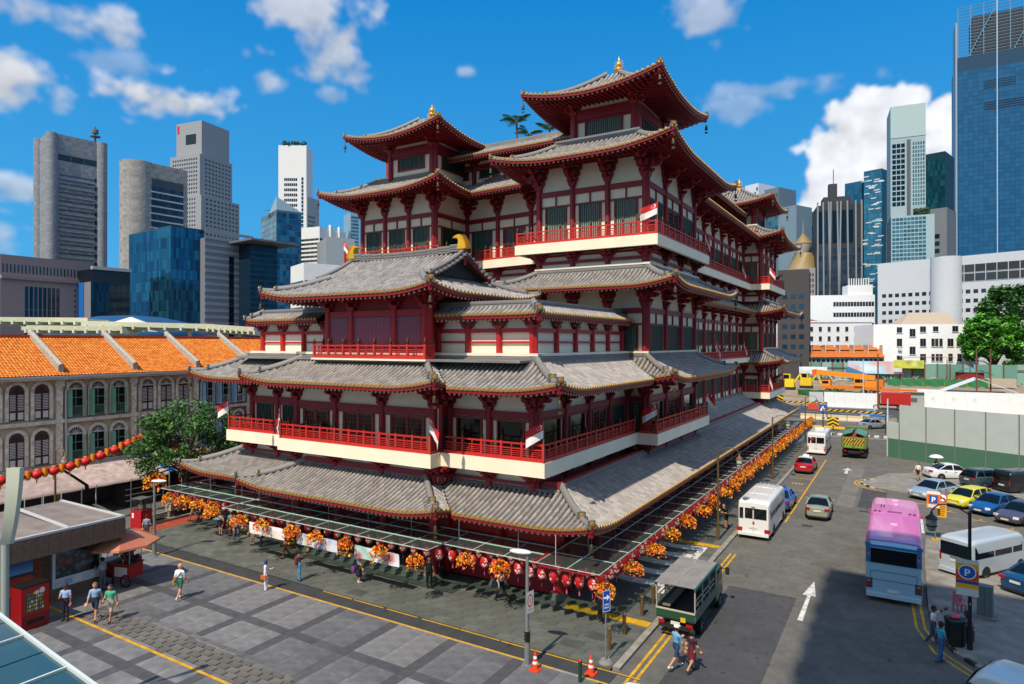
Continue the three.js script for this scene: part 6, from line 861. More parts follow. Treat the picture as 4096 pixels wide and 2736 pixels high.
  b = block('office_tower', 'grey stone tower topped by a gold pyramid roof and thin spire', { th: 16, C: [3262, 1070, 345], R: [3272, 1072], uL: 3150, wall: mat('#8f8a86', .75) }); windows(b.g, { W: b.L1, x0: .04, x1: .96, y0: b.H * .4, y1: b.H * .96, cols: 10, rows: 10, ww: .5, wh: .6, m: WINBL }); { const c = [-b.L1 / 2, -b.L2 / 2], q = new B(), w = 7.5; q.cyl(c[0], b.H, c[1], b.L1 * .62, 4.2, 9.5, 4); q.cyl(c[0], b.H + 14.5, c[1], 4.6, .1, 6, 4); mesh('pyramid_roof', q, mat('#8f7d52', .6), b.g); mesh('lantern_storey', new B().cyl(c[0], b.H + 9.4, c[1], 4.3, 4.3, 5.2, 4), mat('#8f8a86', .75), b.g); mesh('spire', new B().cyl(c[0], b.H + 20, c[1], .25, .05, 8, 5), sil, b.g); }
  b = block('glass_block', 'blue glass block with a planted green roof behind the gold pyramid', { th: 16, C: [3268, 872, 420], R: [3275, 874], uL: 3100, wall: mat('#1b3c52', .3) }); windows(b.g, { W: b.L1, x0: .01, x1: .99, y0: b.H * .5, y1: b.H * .93, cols: 10, rows: 8, ww: .98, wh: .8, m: GLASSD }); { const q = new B(), r = rng(14); for (let k = 0; k < 700; k++) q.box(-b.L1 * r(), b.H * .94 + r() * 9, .5 + r(), 1.6, 1.6, 1.2, r() * 3, r() * 3); mesh('roof_planting', q, mat('#3c5a33', .9), b.g); }
  b = block('residential_tower', 'small white tower with scattered square windows behind the rear pavilion', { th: 16, C: [3034, 731, 420], R: [3051, 745], uL: 2981, wall: mat('#c3ccd4', .7) }); windows(b.g, { W: b.L1, x0: .03, x1: .97, y0: b.H * .6, y1: b.H * .98, cols: 7, rows: 16, ww: .8, wh: .8, m: WINBL, skip: (c, r) => hash(c, r, 9) > .3 });
  b = block('office_tower', 'grey blue slab tower in two steps behind the rear pavilion', { th: 16, C: [3115, 747, 400], R: [3130, 758], uL: 3061, wall: mat('#5d717f', .5) }); bx('lower_slab', mat('#6d8492', .5), b.g, 3, b.H * .44, -8, 18, b.H * .88, 16); windows(b.g, { W: b.L1, x0: .05, x1: .95, y0: b.H * .6, y1: b.H * .97, cols: 4, rows: 12, ww: .95, wh: .9, m: GLASSG });
  b = block('office_block', 'dark grey block with few windows beside the gold roofed tower', { th: 16, C: [3236, 1075, 230], R: [3262, 1085], uL: 3110, wall: mat('#3f3c3c', .8) }); windows(b.g, { W: b.L1, x0: .1, x1: .9, y0: 10, y1: b.H * .8, cols: 3, rows: 6, ww: .6, wh: .45, m: WINBL });
  // white complexes behind the building site
  b = block('office_complex', 'large pale grey complex with strip glazing and rows of small windows', { th: 16, dL: 285, C: [4300, 982, 232], R: [4340, 985], uL: 3511, wall: lg }); windows(b.g, { W: b.L1, x0: .38, x1: .98, y0: b.H * .78, y1: b.H * .93, cols: 11, rows: 2, ww: .93, wh: .85, m: WINDK, frame: lg }); windows(b.g, { W: b.L1, x0: .02, x1: .96, y0: 17, y1: b.H * .74, cols: 24, rows: 5, ww: .6, wh: .42, m: WINDK }); mesh('drum', new B().cyl(-b.L1 * .6, 0, .8, 5.5, 5.5, b.H - .05, 16), lg, b.g);
  b = block('office_complex', 'white slab block with long ribbon windows and rooftop aerials', { th: 16, C: [3500, 1178, 290], R: [3516, 1180], uL: 3223, wall: white }); windows(b.g, { W: b.L1, x0: .4, x1: .99, y0: 14, y1: b.H * .95, cols: 14, rows: 4, ww: .86, wh: .42, m: WINDK }); { const q = new B(); q.box(-b.L1 * .2, b.H + 2.2, -5, b.L1 * .36, 4.5, 8); for (let k = 0; k < 9; k++) q.box(-b.L1 * (.06 + .035 * k), b.H + 6, -3, .35, 3.4, .35); mesh('aerials', q, white, b.g); }
  b = block('apartment_house', 'white four storey apartment house with shutters and a red roof awning', { th: 16, C: [3488, 1288, 265], R: [3510, 1291], uL: 3106, wall: white }); windows(b.g, { W: b.L1, x0: .05, x1: .97, y0: 9, y1: b.H * .96, cols: 10, rows: 3, ww: .34, wh: .5, m: WINDK, frame: white }); bx('low_wing', white, b.g, -b.L1 - 4, b.H * .4, -4, 12, b.H * .8, 8); bx('red_awning', mat('#c01c3c', .7), b.g, -b.L1 * .72, b.H + 1.8, -3, 12, .3, 5).rotation.z = -.2; bx('parapet', white, b.g, -b.L1 / 2, b.H + .4, .2, b.L1, .5, .5);
  b = block('white_house', 'long white rendered house with dark shuttered windows and a brown gable roof', { th: 16, C: [3915, 1296, 235], R: [3940, 1297], uL: 3494, wall: mat('#e9ebea', .8) });
  for (const [x, y, w, h] of [[.25, .82, .05, .16], [.375, .74, .055, .22], [.475, .84, .055, .16], [.595, .85, .05, .14], [.78, .85, .055, .16], [.25, .46, .05, .22], [.475, .46, .055, .22], [.57, .46, .03, .22], [.605, .46, .03, .22], [.645, .46, .03, .22], [.735, .46, .055, .22], [.82, .46, .055, .22], [.93, .46, .06, .22], [.375, .23, .055, .22], [.475, .03, .055, .2], [.57, .03, .03, .2], [.61, .03, .03, .2], [.645, .03, .03, .2], [.735, .03, .04, .22], [.82, .03, .04, .22], [.92, .03, .08, .2], [.25, .02, .05, .12]]) { const y0 = 7.2, hh = b.H - y0, wd = bx('window', WINDK[0], b.g, -b.L1 * (1 - x), y0 + hh * (y + .02), .03, b.L1 * w, hh * h, .12); bx('shutter_frame', mat('#4a4e50', .7), wd, 0, 0, .05, b.L1 * w * .12, hh * h, .06); bx('window_sill', mat('#cfd2d1', .8), wd, 0, -hh * h / 2 - .12, .1, b.L1 * w * 1.2, .18, .3); }
  { const q = new B(), x0 = -b.L1 * .72, x1 = -b.L1 * .18; q.hexa([[x0, b.H, -1], [x1, b.H, -1], [x1, b.H, -12], [x0, b.H, -12], [x0 + 5, b.H + 4.6, -6.4], [x1 - 1, b.H + 4.6, -6.4], [x1 - 1, b.H + 4.6, -6.6], [x0 + 5, b.H + 4.6, -6.6]]); mesh('gable_roof', q, mat('#a99a88', .8), b.g); bx('aircon', mat('#c9cac6', .7), b.g, -b.L1 * .75, 7.2 + (b.H - 7.2) * .28, .4, 1.2, .9, .7); }
  { const p = atDepth(3800, 1250, 262); single('turret', 'small grey conical turret roof peeping over the white house', 'turret', undefined, new B().cyl(0, 0, 0, 3.4, 3.4, p.y - 2, 8).cyl(0, p.y - 2, 0, 4, .1, 4, 8).cyl(0, p.y + 1, 0, .08, .05, 5, 4), mat('#6b5f57', .85), p.x, 0, p.z); }
}
// ---------------------------------------------------------------- shophouse row, kiosk, near canopy, building site
{
  const OR = ['#d6761c', '#dc8023', '#cc6b18', '#e08a2c'].map(C), TERR = mat('#ffffff', .8, VC), WALLC = mat('#efdcc0', .85, { map: stain }), WALLP = mat('#cfa98f', .85, { map: stain }), PLAS = mat('#eadfca', .85, { map: rep(stain0, .5) }), DKB = mat('#43211c', .7), SHW = mat('#c6c2ba', .8), SHG = mat('#6f9c86', .7), SHB = mat('#7fa9c4', .7), DARK = mat('#0c0d0d', .3), GREYP = mat('#b8bab9', .5), WEATH = mat('#b5b0a2', .9, { map: rep(stain0, .9) });
  const X = -57, EAVE = 10.55, RX = -61.6, RY = 13.55;
  const labels = ['cream shophouse with brown louvred shutters and orange tiled roof', 'cream shophouse with open green shutters and orange tiled roof', 'cream shophouse with arched brown shutters behind the street tree', 'pinkish shophouse with pale blue shutters behind the temple eave'];
  const zs = [-13.8, -19.55, -25.25, -31.0, -36.8, -42.5, -48.2, -54];
  const r = rng(60);
  for (let i = 0; i < zs.length - 1; i++) {
    const z0 = zs[i + 1], z1 = zs[i], L = z1 - z0, zc = (z0 + z1) / 2, kind = i === 2 ? 1 : i < 2 ? 0 : i === 3 ? 2 : 3, lab = i === 0 ? 'cream shophouse at the near end of the row, cut by the frame' : i === 1 ? labels[0] : i === 2 ? labels[1] : i === 3 ? labels[2] : i === 4 ? labels[3] : i === 5 ? 'pinkish shophouse mostly hidden behind the temple eaves' : 'last shophouse of the row, hidden behind the temple';
    const g = thing('shophouse', lab, 'shophouse', 'shophouses in the terrace', X, 0, zc), W = kind === 3 ? WALLP : WALLC;
    bx('wall', W, g, -4.6, EAVE / 2, 0, 9, EAVE, L - .02);
    // roof: orange pan tiles laid in ridged courses
    const rf = new B(), n = 26, cz = Math.round(L / .24), D = 5.2; const prof = t => [lerp(RX - X, .75, t), lerp(RY, EAVE - .05, t)];
    for (let a = 0; a < cz; a++) for (let q = 0; q < n; q++) { const t0 = q / n, t1 = (q + 1) / n, [x0, y0] = prof(t0), [x1, y1] = prof(t1), za = -L / 2 + a * L / cz, zb = za + L / cz, zm = (za + zb) / 2, c = OR[Math.floor(r() * 4)], k = .9 + r() * .2; rf.rgb(c.r * k, c.g * k, c.b * k); const h = .055; rf.quad([x0, y0 - .02, zb], [x1, y1 + .015, zb], [x1, y1 + .015 + h, zm], [x0, y0 - .02 + h, zm]); rf.quad([x0, y0 - .02 + h, zm], [x1, y1 + .015 + h, zm], [x1, y1 + .015, za], [x0, y0 - .02, za]); }
    const ro = mesh('roof', rf, TERR, g); ro.userData.kind = 'stuff'; bx('ridge_cap', mat('#a84a1c', .85), g, RX - X, RY + .06, 0, .4, .2, L); { const bk = new B(); bk.quad([RX - X, RY, -L / 2], [RX - X - 5, EAVE, -L / 2], [RX - X - 5, EAVE, L / 2], [RX - X, RY, L / 2]); mesh('rear_roof', bk, mat('#b5531d', .85), g); }
    bx('gutter', GREYP, g, .82, EAVE - .16, 0, .16, .14, L); bx('eave_board', W, g, .42, EAVE - .3, 0, .8, .16, L - .02);
    // party wall standing proud of the roof
    { const q = new B(), zz = -L / 2; q.hexa([[RX - X - .2, RY - .3, zz + .19], [.35, EAVE - .1, zz + .19], [.35, EAVE - .1, zz - .19], [RX - X - .2, RY - .3, zz - .19], [RX - X - .2, RY + .42, zz + .19], [.35, EAVE + .62, zz + .19], [.35, EAVE + .62, zz - .19], [RX - X - .2, RY + .42, zz - .19]].map(p => p)); q.pipe([[RX - X - .25, RY + .5, zz], [.4, EAVE + .68, zz]], .2, 8); mesh('party_wall', q, WEATH, g); }
    // pilaster with capital and drainpipe
    { const q = new B(), zz = -L / 2 + .02; q.box(.1, 7, zz, .22, 6.6, .42); q.box(.14, 9.85, zz, .34, .5, .62); q.box(.14, 10.2, zz, .4, .14, .72); q.box(.14, 6.9, zz, .3, .3, .56); q.box(.14, 3.6, zz, .32, .3, .6); mesh('pilaster', q, PLAS, g); const dp = new B(); dp.pipe([[.75, EAVE - .2, zz - .3], [.7, EAVE - .6, zz - .32], [.28, EAVE - 1.4, zz - .4], [.28, 6.5, zz - .4], [.34, 5.6, zz - .42], [.28, 3.3, zz - .42]], .055, 8); mesh('drainpipe', dp, GREYP, g); }
    bx('string_course', PLAS, g, .12, 6.85, 0, .26, .28, L - .5); bx('string_course', PLAS, g, .1, 3.35, 0, .24, .24, L - .5);
    // three arched windows a floor
    for (const [yb, yh] of [[7.15, 2.2], [3.6, 2.15]]) for (let k = 0; k < 3; k++) {
      const z = (1 - k) * 1.66 + .02, w = 1.02, R2 = w / 2; const sur = new B(), ring = [];
      for (let s = 0; s <= 14; s++) { const a = Math.PI * s / 14; ring.push([Math.cos(a), Math.sin(a)]); }
      for (let s = 0; s < 14; s++) { const [c0, s0] = ring[s], [c1, s1] = ring[s + 1]; for (const [ra, rb, x] of [[R2 + .0, R2 + .24, .14]]) sur.quad([x, yb + yh + s0 * ra, z - c0 * ra], [x, yb + yh + s1 * ra, z - c1 * ra], [x, yb + yh + s1 * rb, z - c1 * rb], [x, yb + yh + s0 * rb, z - c0 * rb]); sur.quad([.02, yb + yh + s0 * R2, z - c0 * R2], [.02, yb + yh + s1 * R2, z - c1 * R2], [.14, yb + yh + s1 * R2, z - c1 * R2], [.14, yb + yh + s0 * R2, z - c0 * R2]); }
      for (const e of [-1, 1]) sur.box(.07, yb + yh / 2, z + e * (R2 + .12), .14, yh, .24); const F0 = mesh('window_surround', sur, PLAS, g);
      const fan = new B(); for (let s = 0; s < 14; s++) fan.tri([.03, yb + yh, z], [.03, yb + yh + ring[s + 1][1] * R2, z - ring[s + 1][0] * R2], [.03, yb + yh + ring[s][1] * R2, z - ring[s][0] * R2]); mesh('fanlight', fan, kind === 1 || kind === 2 ? DARK : mat('#565350', .4), g);
      const sp = new B(); for (let s = 1; s < 8; s++) { const a = Math.PI * s / 8; sp.bar([.05, yb + yh, z], [.05, yb + yh + Math.sin(a) * R2 * .92, z - Math.cos(a) * R2 * .92], .035); } sp.box(.06, yb + yh, z, .08, .1, w); mesh('fanlight_bars', sp, kind === 3 ? SHW : kind === 0 ? DKB : SHW, g);
      if (kind === 0 || kind === 2) { // closed louvred leaves
        for (const e of [-1, 1]) { const lf = bx('shutter', DKB, g, .05, yb + yh / 2, z + e * w / 4, .08, yh - .04, w / 2 - .02); const lv = new B(); for (let s = 0; s < 10; s++) lv.box(.045, -yh * .12 + s * yh * .055, 0, .02, .055, w / 2 - .14, 0, 0, .4); lv.box(.042, -yh * .33, 0, .012, yh * .24, w / 2 - .16); mesh('slats', lv, SHW, lf); }
      } else {
        bx('window_pane', DARK, g, .03, yb + yh / 2, z, .06, yh, w); const m = kind === 1 ? SHG : SHB; for (const e of [-1, 1]) { const lf = bx('shutter', m, g, .3, yb + yh * .48, z + e * (w / 2 + .06), .5, yh * .96, .05); lf.rotation.y = e * .5; const lv = new B(); for (let s = 0; s < 14; s++) lv.box(0, (s / 13 - .5) * yh * .8, .03 * -e, .38, .03, .02); mesh('slats', lv, kind === 1 ? mat('#86ae99', .7) : SHW, lf); }
        const bl = new B(); for (let s = 0; s < 7; s++) bl.box(.1, yb + .42, z + (s / 6 - .5) * w * .9, .035, .75, .035); bl.box(.1, yb + .8, z, .06, .06, w); bl.box(.1, yb + .08, z, .06, .06, w); bl.box(.06, yb + yh * .68, z, .06, .05, w); bl.box(.06, yb + yh * .6, z, .06, yh * .8, .05); mesh('balustrade', bl, kind === 1 ? SHG : SHW, g);
      }
    }
    // shop front in shade and awning
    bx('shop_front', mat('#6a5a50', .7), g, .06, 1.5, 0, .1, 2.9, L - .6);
  }
  // awnings over the shops: separate cloths
  const AW = ['#b5a199', '#c2ada6', '#a98f92', '#b08a94'];
  [[-13.8, -24.9, 0, 'long beige shop awning in front of the shophouses'], [-25.2, -31.4, 1, 'pale beige shop awning below the green shuttered windows'], [-32, -45, 3, 'mauve shop awning beside the street tree']].forEach(([z1, z0, k, lab]) => { const g = thing('awning', lab, 'awning', undefined, 0, 0, 0), b = new B(), rows = [], n = 20; for (const [x, y] of [[-56.85, 3.35], [-54.6, 2.9], [-52.3, 2.38], [-52.25, 2.1]]) { const row = []; for (let i = 0; i <= n; i++) row.push([x, y + Math.sin(i * 1.3) * .012, lerp(z1, z0, i / n)]); rows.push(row); } b.sheet(rows); mesh('cloth', b, mat(AW[k], .85, { map: rep(stain0, .3) }), g); for (let z = z1 - .5; z > z0; z -= 2.6) mesh('post', new B().cyl(-52.3, 0, z, .04, .04, 2.3, 6), GREYP, g); });
  single('awning_trim', 'bright blue striped edge strip between two shop awnings', 'awning', undefined, new B().bar([-56.6, 3.45, -31.7], [-52.2, 2.3, -31.7], .5, .12), mat('#1d6fb5', .7));
  for (const [z, c, l] of [[-34.5, '#7a1c1c', 'red shop stall with white shelves under the mauve awning'], [-29.5, '#3a2a24', 'dark shop stall under the pale awning']]) { const t = thing('shop_stall', l, 'stall', undefined, -53.4, 0, z), q = new B(); q.box(0, .9, 0, 1.2, 1.8, 3); mesh('counter', q, mat(c, .7), t); for (let k = 0; k < 3; k++) bx('shelf', mat('#c9c4bc', .6), t, .66, .5 + k * .45, 0, .3, .06, 2.8); }
  // string of red and orange lanterns across the square
  { const pts = [[-50, 4.1, -16.5], [-50, 4.15, -20.3], [-50, 4.3, -22.3], [-50, 4.75, -24.6], [-50, 5.75, -27.9]], cv = new THREE.CatmullRomCurve3(pts.map(p => new THREE.Vector3(...p))); const wire = new B(); wire.pipe(cv.getPoints(30).map(p => [p.x, p.y + .42, p.z]), .015, 4); single('lantern_wire', 'thin wire carrying the round red lanterns in front of the shophouses', 'wire', undefined, wire, mat('#3a3a3a', .6));
    const rb = new B().color('#c81a12').ell(0, 0, 0, .36, .3, .36, 14, 8).color('#e0a21a').cyl(0, .27, 0, .12, .12, .07, 10).cyl(0, -.34, 0, .12, .12, .07, 10).cyl(0, -.62, 0, .03, .05, .3, 6).geo(), ob = new B().color('#e88a12').cyl(0, -.28, 0, .15, .17, .56, 10).color('#b0221a').cyl(0, .28, 0, .12, .1, .05, 8).cyl(0, -.33, 0, .1, .12, .05, 8).geo(), M = mat('#ffffff', .55, { vertexColors: true, plain: true });
    for (let k = 0; k < 23; k++) { const p = cv.getPointAt(.02 + k / 22 * .97); const o = single(k % 2 ? 'oblong_lantern' : 'round_lantern', k % 2 ? 'small oblong orange lantern between red ones on the string' : 'round red lantern with gold rims on the string before the shophouses', 'lantern', 'lanterns on the string', k % 2 ? ob : rb, M, p.x, p.y + (k % 2 ? .05 : 0), p.z); }
    for (const [x, y, z] of [[-47.6, 5.0, -29.2], [-46.3, 4.6, -30.4], [-45.2, 4.8, -29.0]]) single('round_lantern', 'round red lantern with gold rims half hidden in the street tree', 'lantern', 'lanterns in the tree', rb, M, x, y, z); }
  bronzeLamp(-51.5, -22.6, 'bronze lamp post with curved arm in front of the shophouses', 1, 5.3);
  // steel sunshade roofs beyond the shophouses
  { const g = thing('sunshade_roof', 'pale green steel and glass street roof rising behind the orange tiles', 'canopy'), P = mat('#d3d3b8', .6), GP = mat('#b9c2a2', .3); const seg = (u0, v0, u1, v1, d, th) => { const a = atDepth(u0, v0, d), b = atDepth(u1, v1, d); const q = new B(); q.bar([a.x, a.y, a.z], [b.x, b.y, b.z], 6, .5); mesh('roof_panel', q, GP, g); for (let k = 0; k <= 8; k++) { const c = a.clone().lerp(b, k / 8), q2 = new B(); q2.bar([c.x - 2, c.y - .5, c.z - 2], [c.x + 2.5, c.y - .35, c.z + 2.5], .25, .5); mesh('rib', q2, P, g); } const q3 = new B(); q3.bar([a.x + 2, a.y + .1, a.z + 2], [b.x + 2, b.y + .1, b.z + 2], .5, .6); mesh('edge_beam', q3, mat('#cbb9a6', .7), g); };
    seg(0, 1282, 385, 1285, 95); seg(150, 1315, 520, 1318, 90); seg(380, 1298, 870, 1310, 92); seg(850, 1310, 1030, 1322, 90); for (const u of [270, 480, 760, 960]) { const a = atDepth(u, 1310, 92); mesh('column', new B().cyl(a.x, 0, a.z, .25, .25, a.y, 8), P, g); } const t = atDepth(525, 1300, 100); mesh('skylight', new B().cyl(t.x, t.y - 1, t.z, 4.2, 2.6, 1.4, 4).cyl(t.x, t.y + .4, t.z, 2.6, .2, .8, 4), mat('#d9dad4', .6), g); const t2 = atDepth(520, 1305, 118); mesh('blue_roof', new B().ell(t2.x, t2.y - 2, t2.z, 13, 4, 13, 20, 8), mat('#1d4a72', .5), g); }
  // ---- kiosk with overhanging flat roof
  { const g = thing('kiosk', 'brown panelled kiosk with a wide grey flat roof and poster window', 'kiosk', undefined, 0, 0, 0), FAS = mat('#7a6150', .75, { map: rep(stain0, .4) }), RF = mat('#c0b4aa', .85, { map: rep(stain0, .25) });
    bx('wall', mat('#5a4436', .8), g, -38.7, 1.65, -12.8, 4.9, 3.3, 10.4); bx('roof_deck', RF, g, -37.9, 3.95, -12.4, 6.5, .12, 12); { const q = new B(); for (let k = 0; k < 40; k++) q.box(-41.0 + k * .16, 4.02, -12.4, .03, .03, 11.9); mesh('roof_seams', q, RF, g); const t = new B(); t.box(-34.66, 4.02, -12.4, .16, .1, 12); t.box(-37.9, 4.02, -18.36, 6.5, .1, .16); t.bar([-41, 4.3, -15.8], [-34.7, 4.05, -15.8], .12, .1); mesh('roof_trim', t, GREYP, g); }
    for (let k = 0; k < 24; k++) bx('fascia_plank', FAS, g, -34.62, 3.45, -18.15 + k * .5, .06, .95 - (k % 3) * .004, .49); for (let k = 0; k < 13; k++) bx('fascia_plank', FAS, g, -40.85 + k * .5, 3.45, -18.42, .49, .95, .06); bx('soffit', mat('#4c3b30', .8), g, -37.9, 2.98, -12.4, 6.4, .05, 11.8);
    const tx = canvasTex(512, 384, (c, w, h) => { c.fillStyle = '#0d1a20'; c.fillRect(0, 0, w, h); const q = rng(12); for (let k = 0; k < 60; k++) { const x = q() * w, y = q() * h, rr = 20 + q() * 60, gr = c.createRadialGradient(x, y, 2, x, y, rr), col = ['60,110,130', '25,45,55', '120,150,160', '160,80,60', '30,80,110', '15,20,24'][Math.floor(q() * 6)]; gr.addColorStop(0, `rgba(${col},.7)`); gr.addColorStop(1, `rgba(${col},0)`); c.fillStyle = gr; c.fillRect(x - rr, y - rr, 2 * rr, 2 * rr); } });
    bx('window_frame', mat('#c9d3da', .5), g, -36.2, 1.75, -16.9, .12, 1.95, 2.3); const p = mesh('poster_window', card(2.05, 1.4), new THREE.MeshStandardMaterial({ map: tx, roughness: .25 }), g, -36.13, 1.95, -16.9); p.rotation.y = Math.PI / 2; for (let k = 0; k < 5; k++) bx('notice', mat(['#d7dade', '#b9c9d6', '#e4e2da', '#9fb6c4', '#c9ccd0'][k], .6), g, -36.125, 1.0, -17.75 + k * .43, .02, .24, .34);
    bx('wood_dado', FAS, g, -36.22, .42, -16.9, .1, .7, 2.5); { const q = new B(); for (let k = 0; k < 22; k++) for (let j = 0; j < 2; j++) q.box(-36.21, .55 + k * .12, -15.25 + j * .27 + (k % 2) * .12, .06, .1, .25); mesh('brick_pier', q, mat('#8a4a33', .85), g); }
    const t2 = canvasTex(256, 384, (c, w, h) => { const gr = c.createLinearGradient(0, 0, 0, h); gr.addColorStop(0, '#0c2c66'); gr.addColorStop(.32, '#5f9fd0'); gr.addColorStop(.36, '#16222c'); gr.addColorStop(.4, '#a23a1c'); gr.addColorStop(.7, '#d08a2a'); gr.addColorStop(.72, '#1c6f8c'); gr.addColorStop(1, '#0e3a52'); c.fillStyle = gr; c.fillRect(0, 0, w, h); const q = rng(5); for (let k = 0; k < 40; k++) { c.fillStyle = ['#c0392b88', '#f0b46a66', '#2c6fa088', '#7a2a1a88'][k % 4]; c.fillRect(q() * w, h * .42 + q() * h * .5, 20 + q() * 40, 10 + q() * 30); } }); const pz = mesh('poster', card(2.6, 2.5), new THREE.MeshStandardMaterial({ map: t2, roughness: .5 }), g, -36.14, 1.55, -13.6); pz.rotation.y = Math.PI / 2; const rail = new B(); for (let k = 0; k < 12; k++) rail.cyl(-41, 4, -18.3 + k * .9, .02, .02, .7, 5); mesh('roof_posts', rail, GREYP, g); }
  { const t = thing('vending_machine', 'red drinks vending machine with a lit display front beside the kiosk', 'vending machine', undefined, -34.1, .1, -13.95, Math.PI / 2 + .1), tx = canvasTex(256, 384, (c, w, h) => { c.fillStyle = '#a80f14'; c.fillRect(0, 0, w, h); c.fillStyle = '#2c3526'; c.fillRect(36, 30, 176, 200); const q = rng(2); for (let y = 0; y < 5; y++) for (let x = 0; x < 8; x++) { c.fillStyle = ['#7a8c5a', '#b03a2a', '#8a9a3a', '#c9b04a', '#5a7a8a', '#d8d2c2'][Math.floor(q() * 6)]; c.fillRect(44 + x * 21, 40 + y * 38, 14, 28); } c.fillStyle = '#d9c9c4'; c.beginPath(); c.arc(190, 44, 28, 0, 6.3); c.arc(140, 52, 20, 0, 6.3); c.fill(); c.fillStyle = '#7a0c10'; c.fillRect(0, 250, w, 134); for (let k = 0; k < 16; k++) { c.fillStyle = '#8f1216'; c.fillRect(k * 16, 252, 8, 130); } });
    mesh('cabinet', new B().box(0, .95, 0, 1.15, 1.9, .85), mat('#8c1014', .4), t); bx('top_panel', mat('#15120f', .5), t, 0, 1.94, 0, 1.15, .08, .85); mesh('front_panel', card(1.1, 1.8), new THREE.MeshStandardMaterial({ map: tx, roughness: .3 }), t, 0, .95, .432); bx('dispensing_slot', mat('#1a1210', .5), t, 0, .35, .44, .7, .18, .03); }
  { const t = thing('vendor_cart', 'red drinks cart under a faded orange parasol beside the kiosk', 'cart', undefined, -35.9, .1, -19.1, .3), q = new B(); q.box(0, .75, 0, 1.5, .7, .9); mesh('cart_body', q, mat('#9c1c1a', .5), t); bx('white_panel', mat('#cfc9c2', .5), t, .2, .75, .46, .8, .5, .02); bx('counter', mat('#6a3a2a', .6), t, 0, 1.14, 0, 1.6, .06, 1); for (const e of [-.55, .55]) { const w = mesh('wheel', new THREE.TorusGeometry(.3, .05, 8, 18), mat('#161616', .7), t, e, .3, .5); } for (const [x, z] of [[-.7, -.4], [.7, -.4], [-.7, .4], [.7, .4]]) mesh('post', new B().cyl(x, 1.15, z, .02, .02, 1.0, 5), GREYP, t); const r2 = rng(8), gd = new B(); for (let k = 0; k < 30; k++) { const c = C(['#8a1c1c', '#222222', '#b8402a', '#c9a86a', '#3a4a5a'][k % 5]); gd.rgb(c.r, c.g, c.b).box((r2() - .5) * 1.4, 1.25 + r2() * .55, (r2() - .5) * .8, .16, .22, .16, r2() * 3); } mesh('goods', gd, mat('#fff', .6, VC), t);
    const um = thing('parasol', 'faded orange panelled parasol shading the red drinks cart', 'parasol', undefined, -35.7, .1, -18.9, .2), c1 = C('#b87a5c'), c2 = C('#a8604c'), n = 8, top = new B(); for (let k = 0; k < n; k++) { const a0 = k / n * 6.283, a1 = (k + 1) / n * 6.283, c = k % 2 ? c1 : c2; top.rgb(c.r, c.g, c.b); const P = (a, rr, y) => [Math.cos(a) * rr, y, Math.sin(a) * rr]; for (const [ra, ya, rb, yb] of [[0, 2.95, .9, 2.72], [.9, 2.72, 1.75, 2.3], [1.75, 2.3, 1.77, 2.2]]) top.quad(P(a1, ra, ya), P(a0, ra, ya), P(a0, rb, yb), P(a1, rb, yb)); } mesh('canopy', top, mat('#fff', .8, VC), um); mesh('pole', new B().cyl(0, 0, 0, .03, .03, 3, 8), GREYP, um); mesh('ribs', (() => { const q = new B(); for (let k = 0; k < n; k++) { const a = k / n * 6.283; q.bar([0, 2.75, 0], [Math.cos(a) * 1.7, 2.26, Math.sin(a) * 1.7], .02); } return q; })(), GREYP, um); }
  { const t = thing('donation_box', 'red cabinet with a clear glass case on top on the brick paving', 'cabinet', undefined, -46.0, .1, -25.6, .2); mesh('cabinet', new B().box(0, .6, 0, 1.0, 1.2, .9), mat('#a8121a', .45), t); bx('notice', mat('#e8e4de', .6), t, -.25, .85, .455, .18, .34, .01); const gl = new THREE.MeshPhysicalMaterial({ color: '#e4eeee', roughness: .03, transmission: 1, thickness: 0 }); bx('glass_case', gl, t, 0, 1.6, 0, .92, .78, .8); const fr = new B(); for (const x of [-.47, .47]) for (const z of [-.41, .41]) fr.box(x, 1.6, z, .03, .8, .03); fr.box(0, 2.0, 0, .98, .04, .86); mesh('case_frame', fr, mat('#5a5f60', .5), t); bx('model', mat('#8a6a4a', .7), t, .1, 1.4, 0, .4, .3, .3); }
  { const t = thing('tree_planter', 'low kerbed planting bed with dark mulch round the street tree', 'planter', undefined, -46.6, 0, -29.2), q = new B(); for (const [x, z, w, d] of [[1.0, 0, .2, 5.6], [-1.0, 0, .2, 5.6], [0, 2.7, 1.8, .2], [0, -2.7, 1.8, .2]]) q.box(x, .16, z, w, .3, d); mesh('kerb', q, KERB, t); const m = new B(), r3 = rng(3); for (let k = 0; k < 700; k++) m.box((r3() - .5) * 1.7, .16 + r3() * .06, (r3() - .5) * 5.1, .14, .05, .08, r3() * 3, r3()); stuff(mesh('mulch', m, mat('#3a332b', .95), t)); const ub = thing('utility_box', 'small grey electrical box on a stub post in the planting bed', 'utility box', undefined, -45.9, .1, -27.6, .3); mesh('box', new B().box(0, .95, 0, .5, .5, .3), mat('#9a9b86', .6), ub); mesh('stub', new B().box(0, .4, 0, .2, .7, .2).box(0, .1, 0, .5, .2, .5), CONCP, ub); mesh('post', new B().cyl(-.1, 1.1, -.1, .05, .05, 3.2, 8), GALV, ub); }
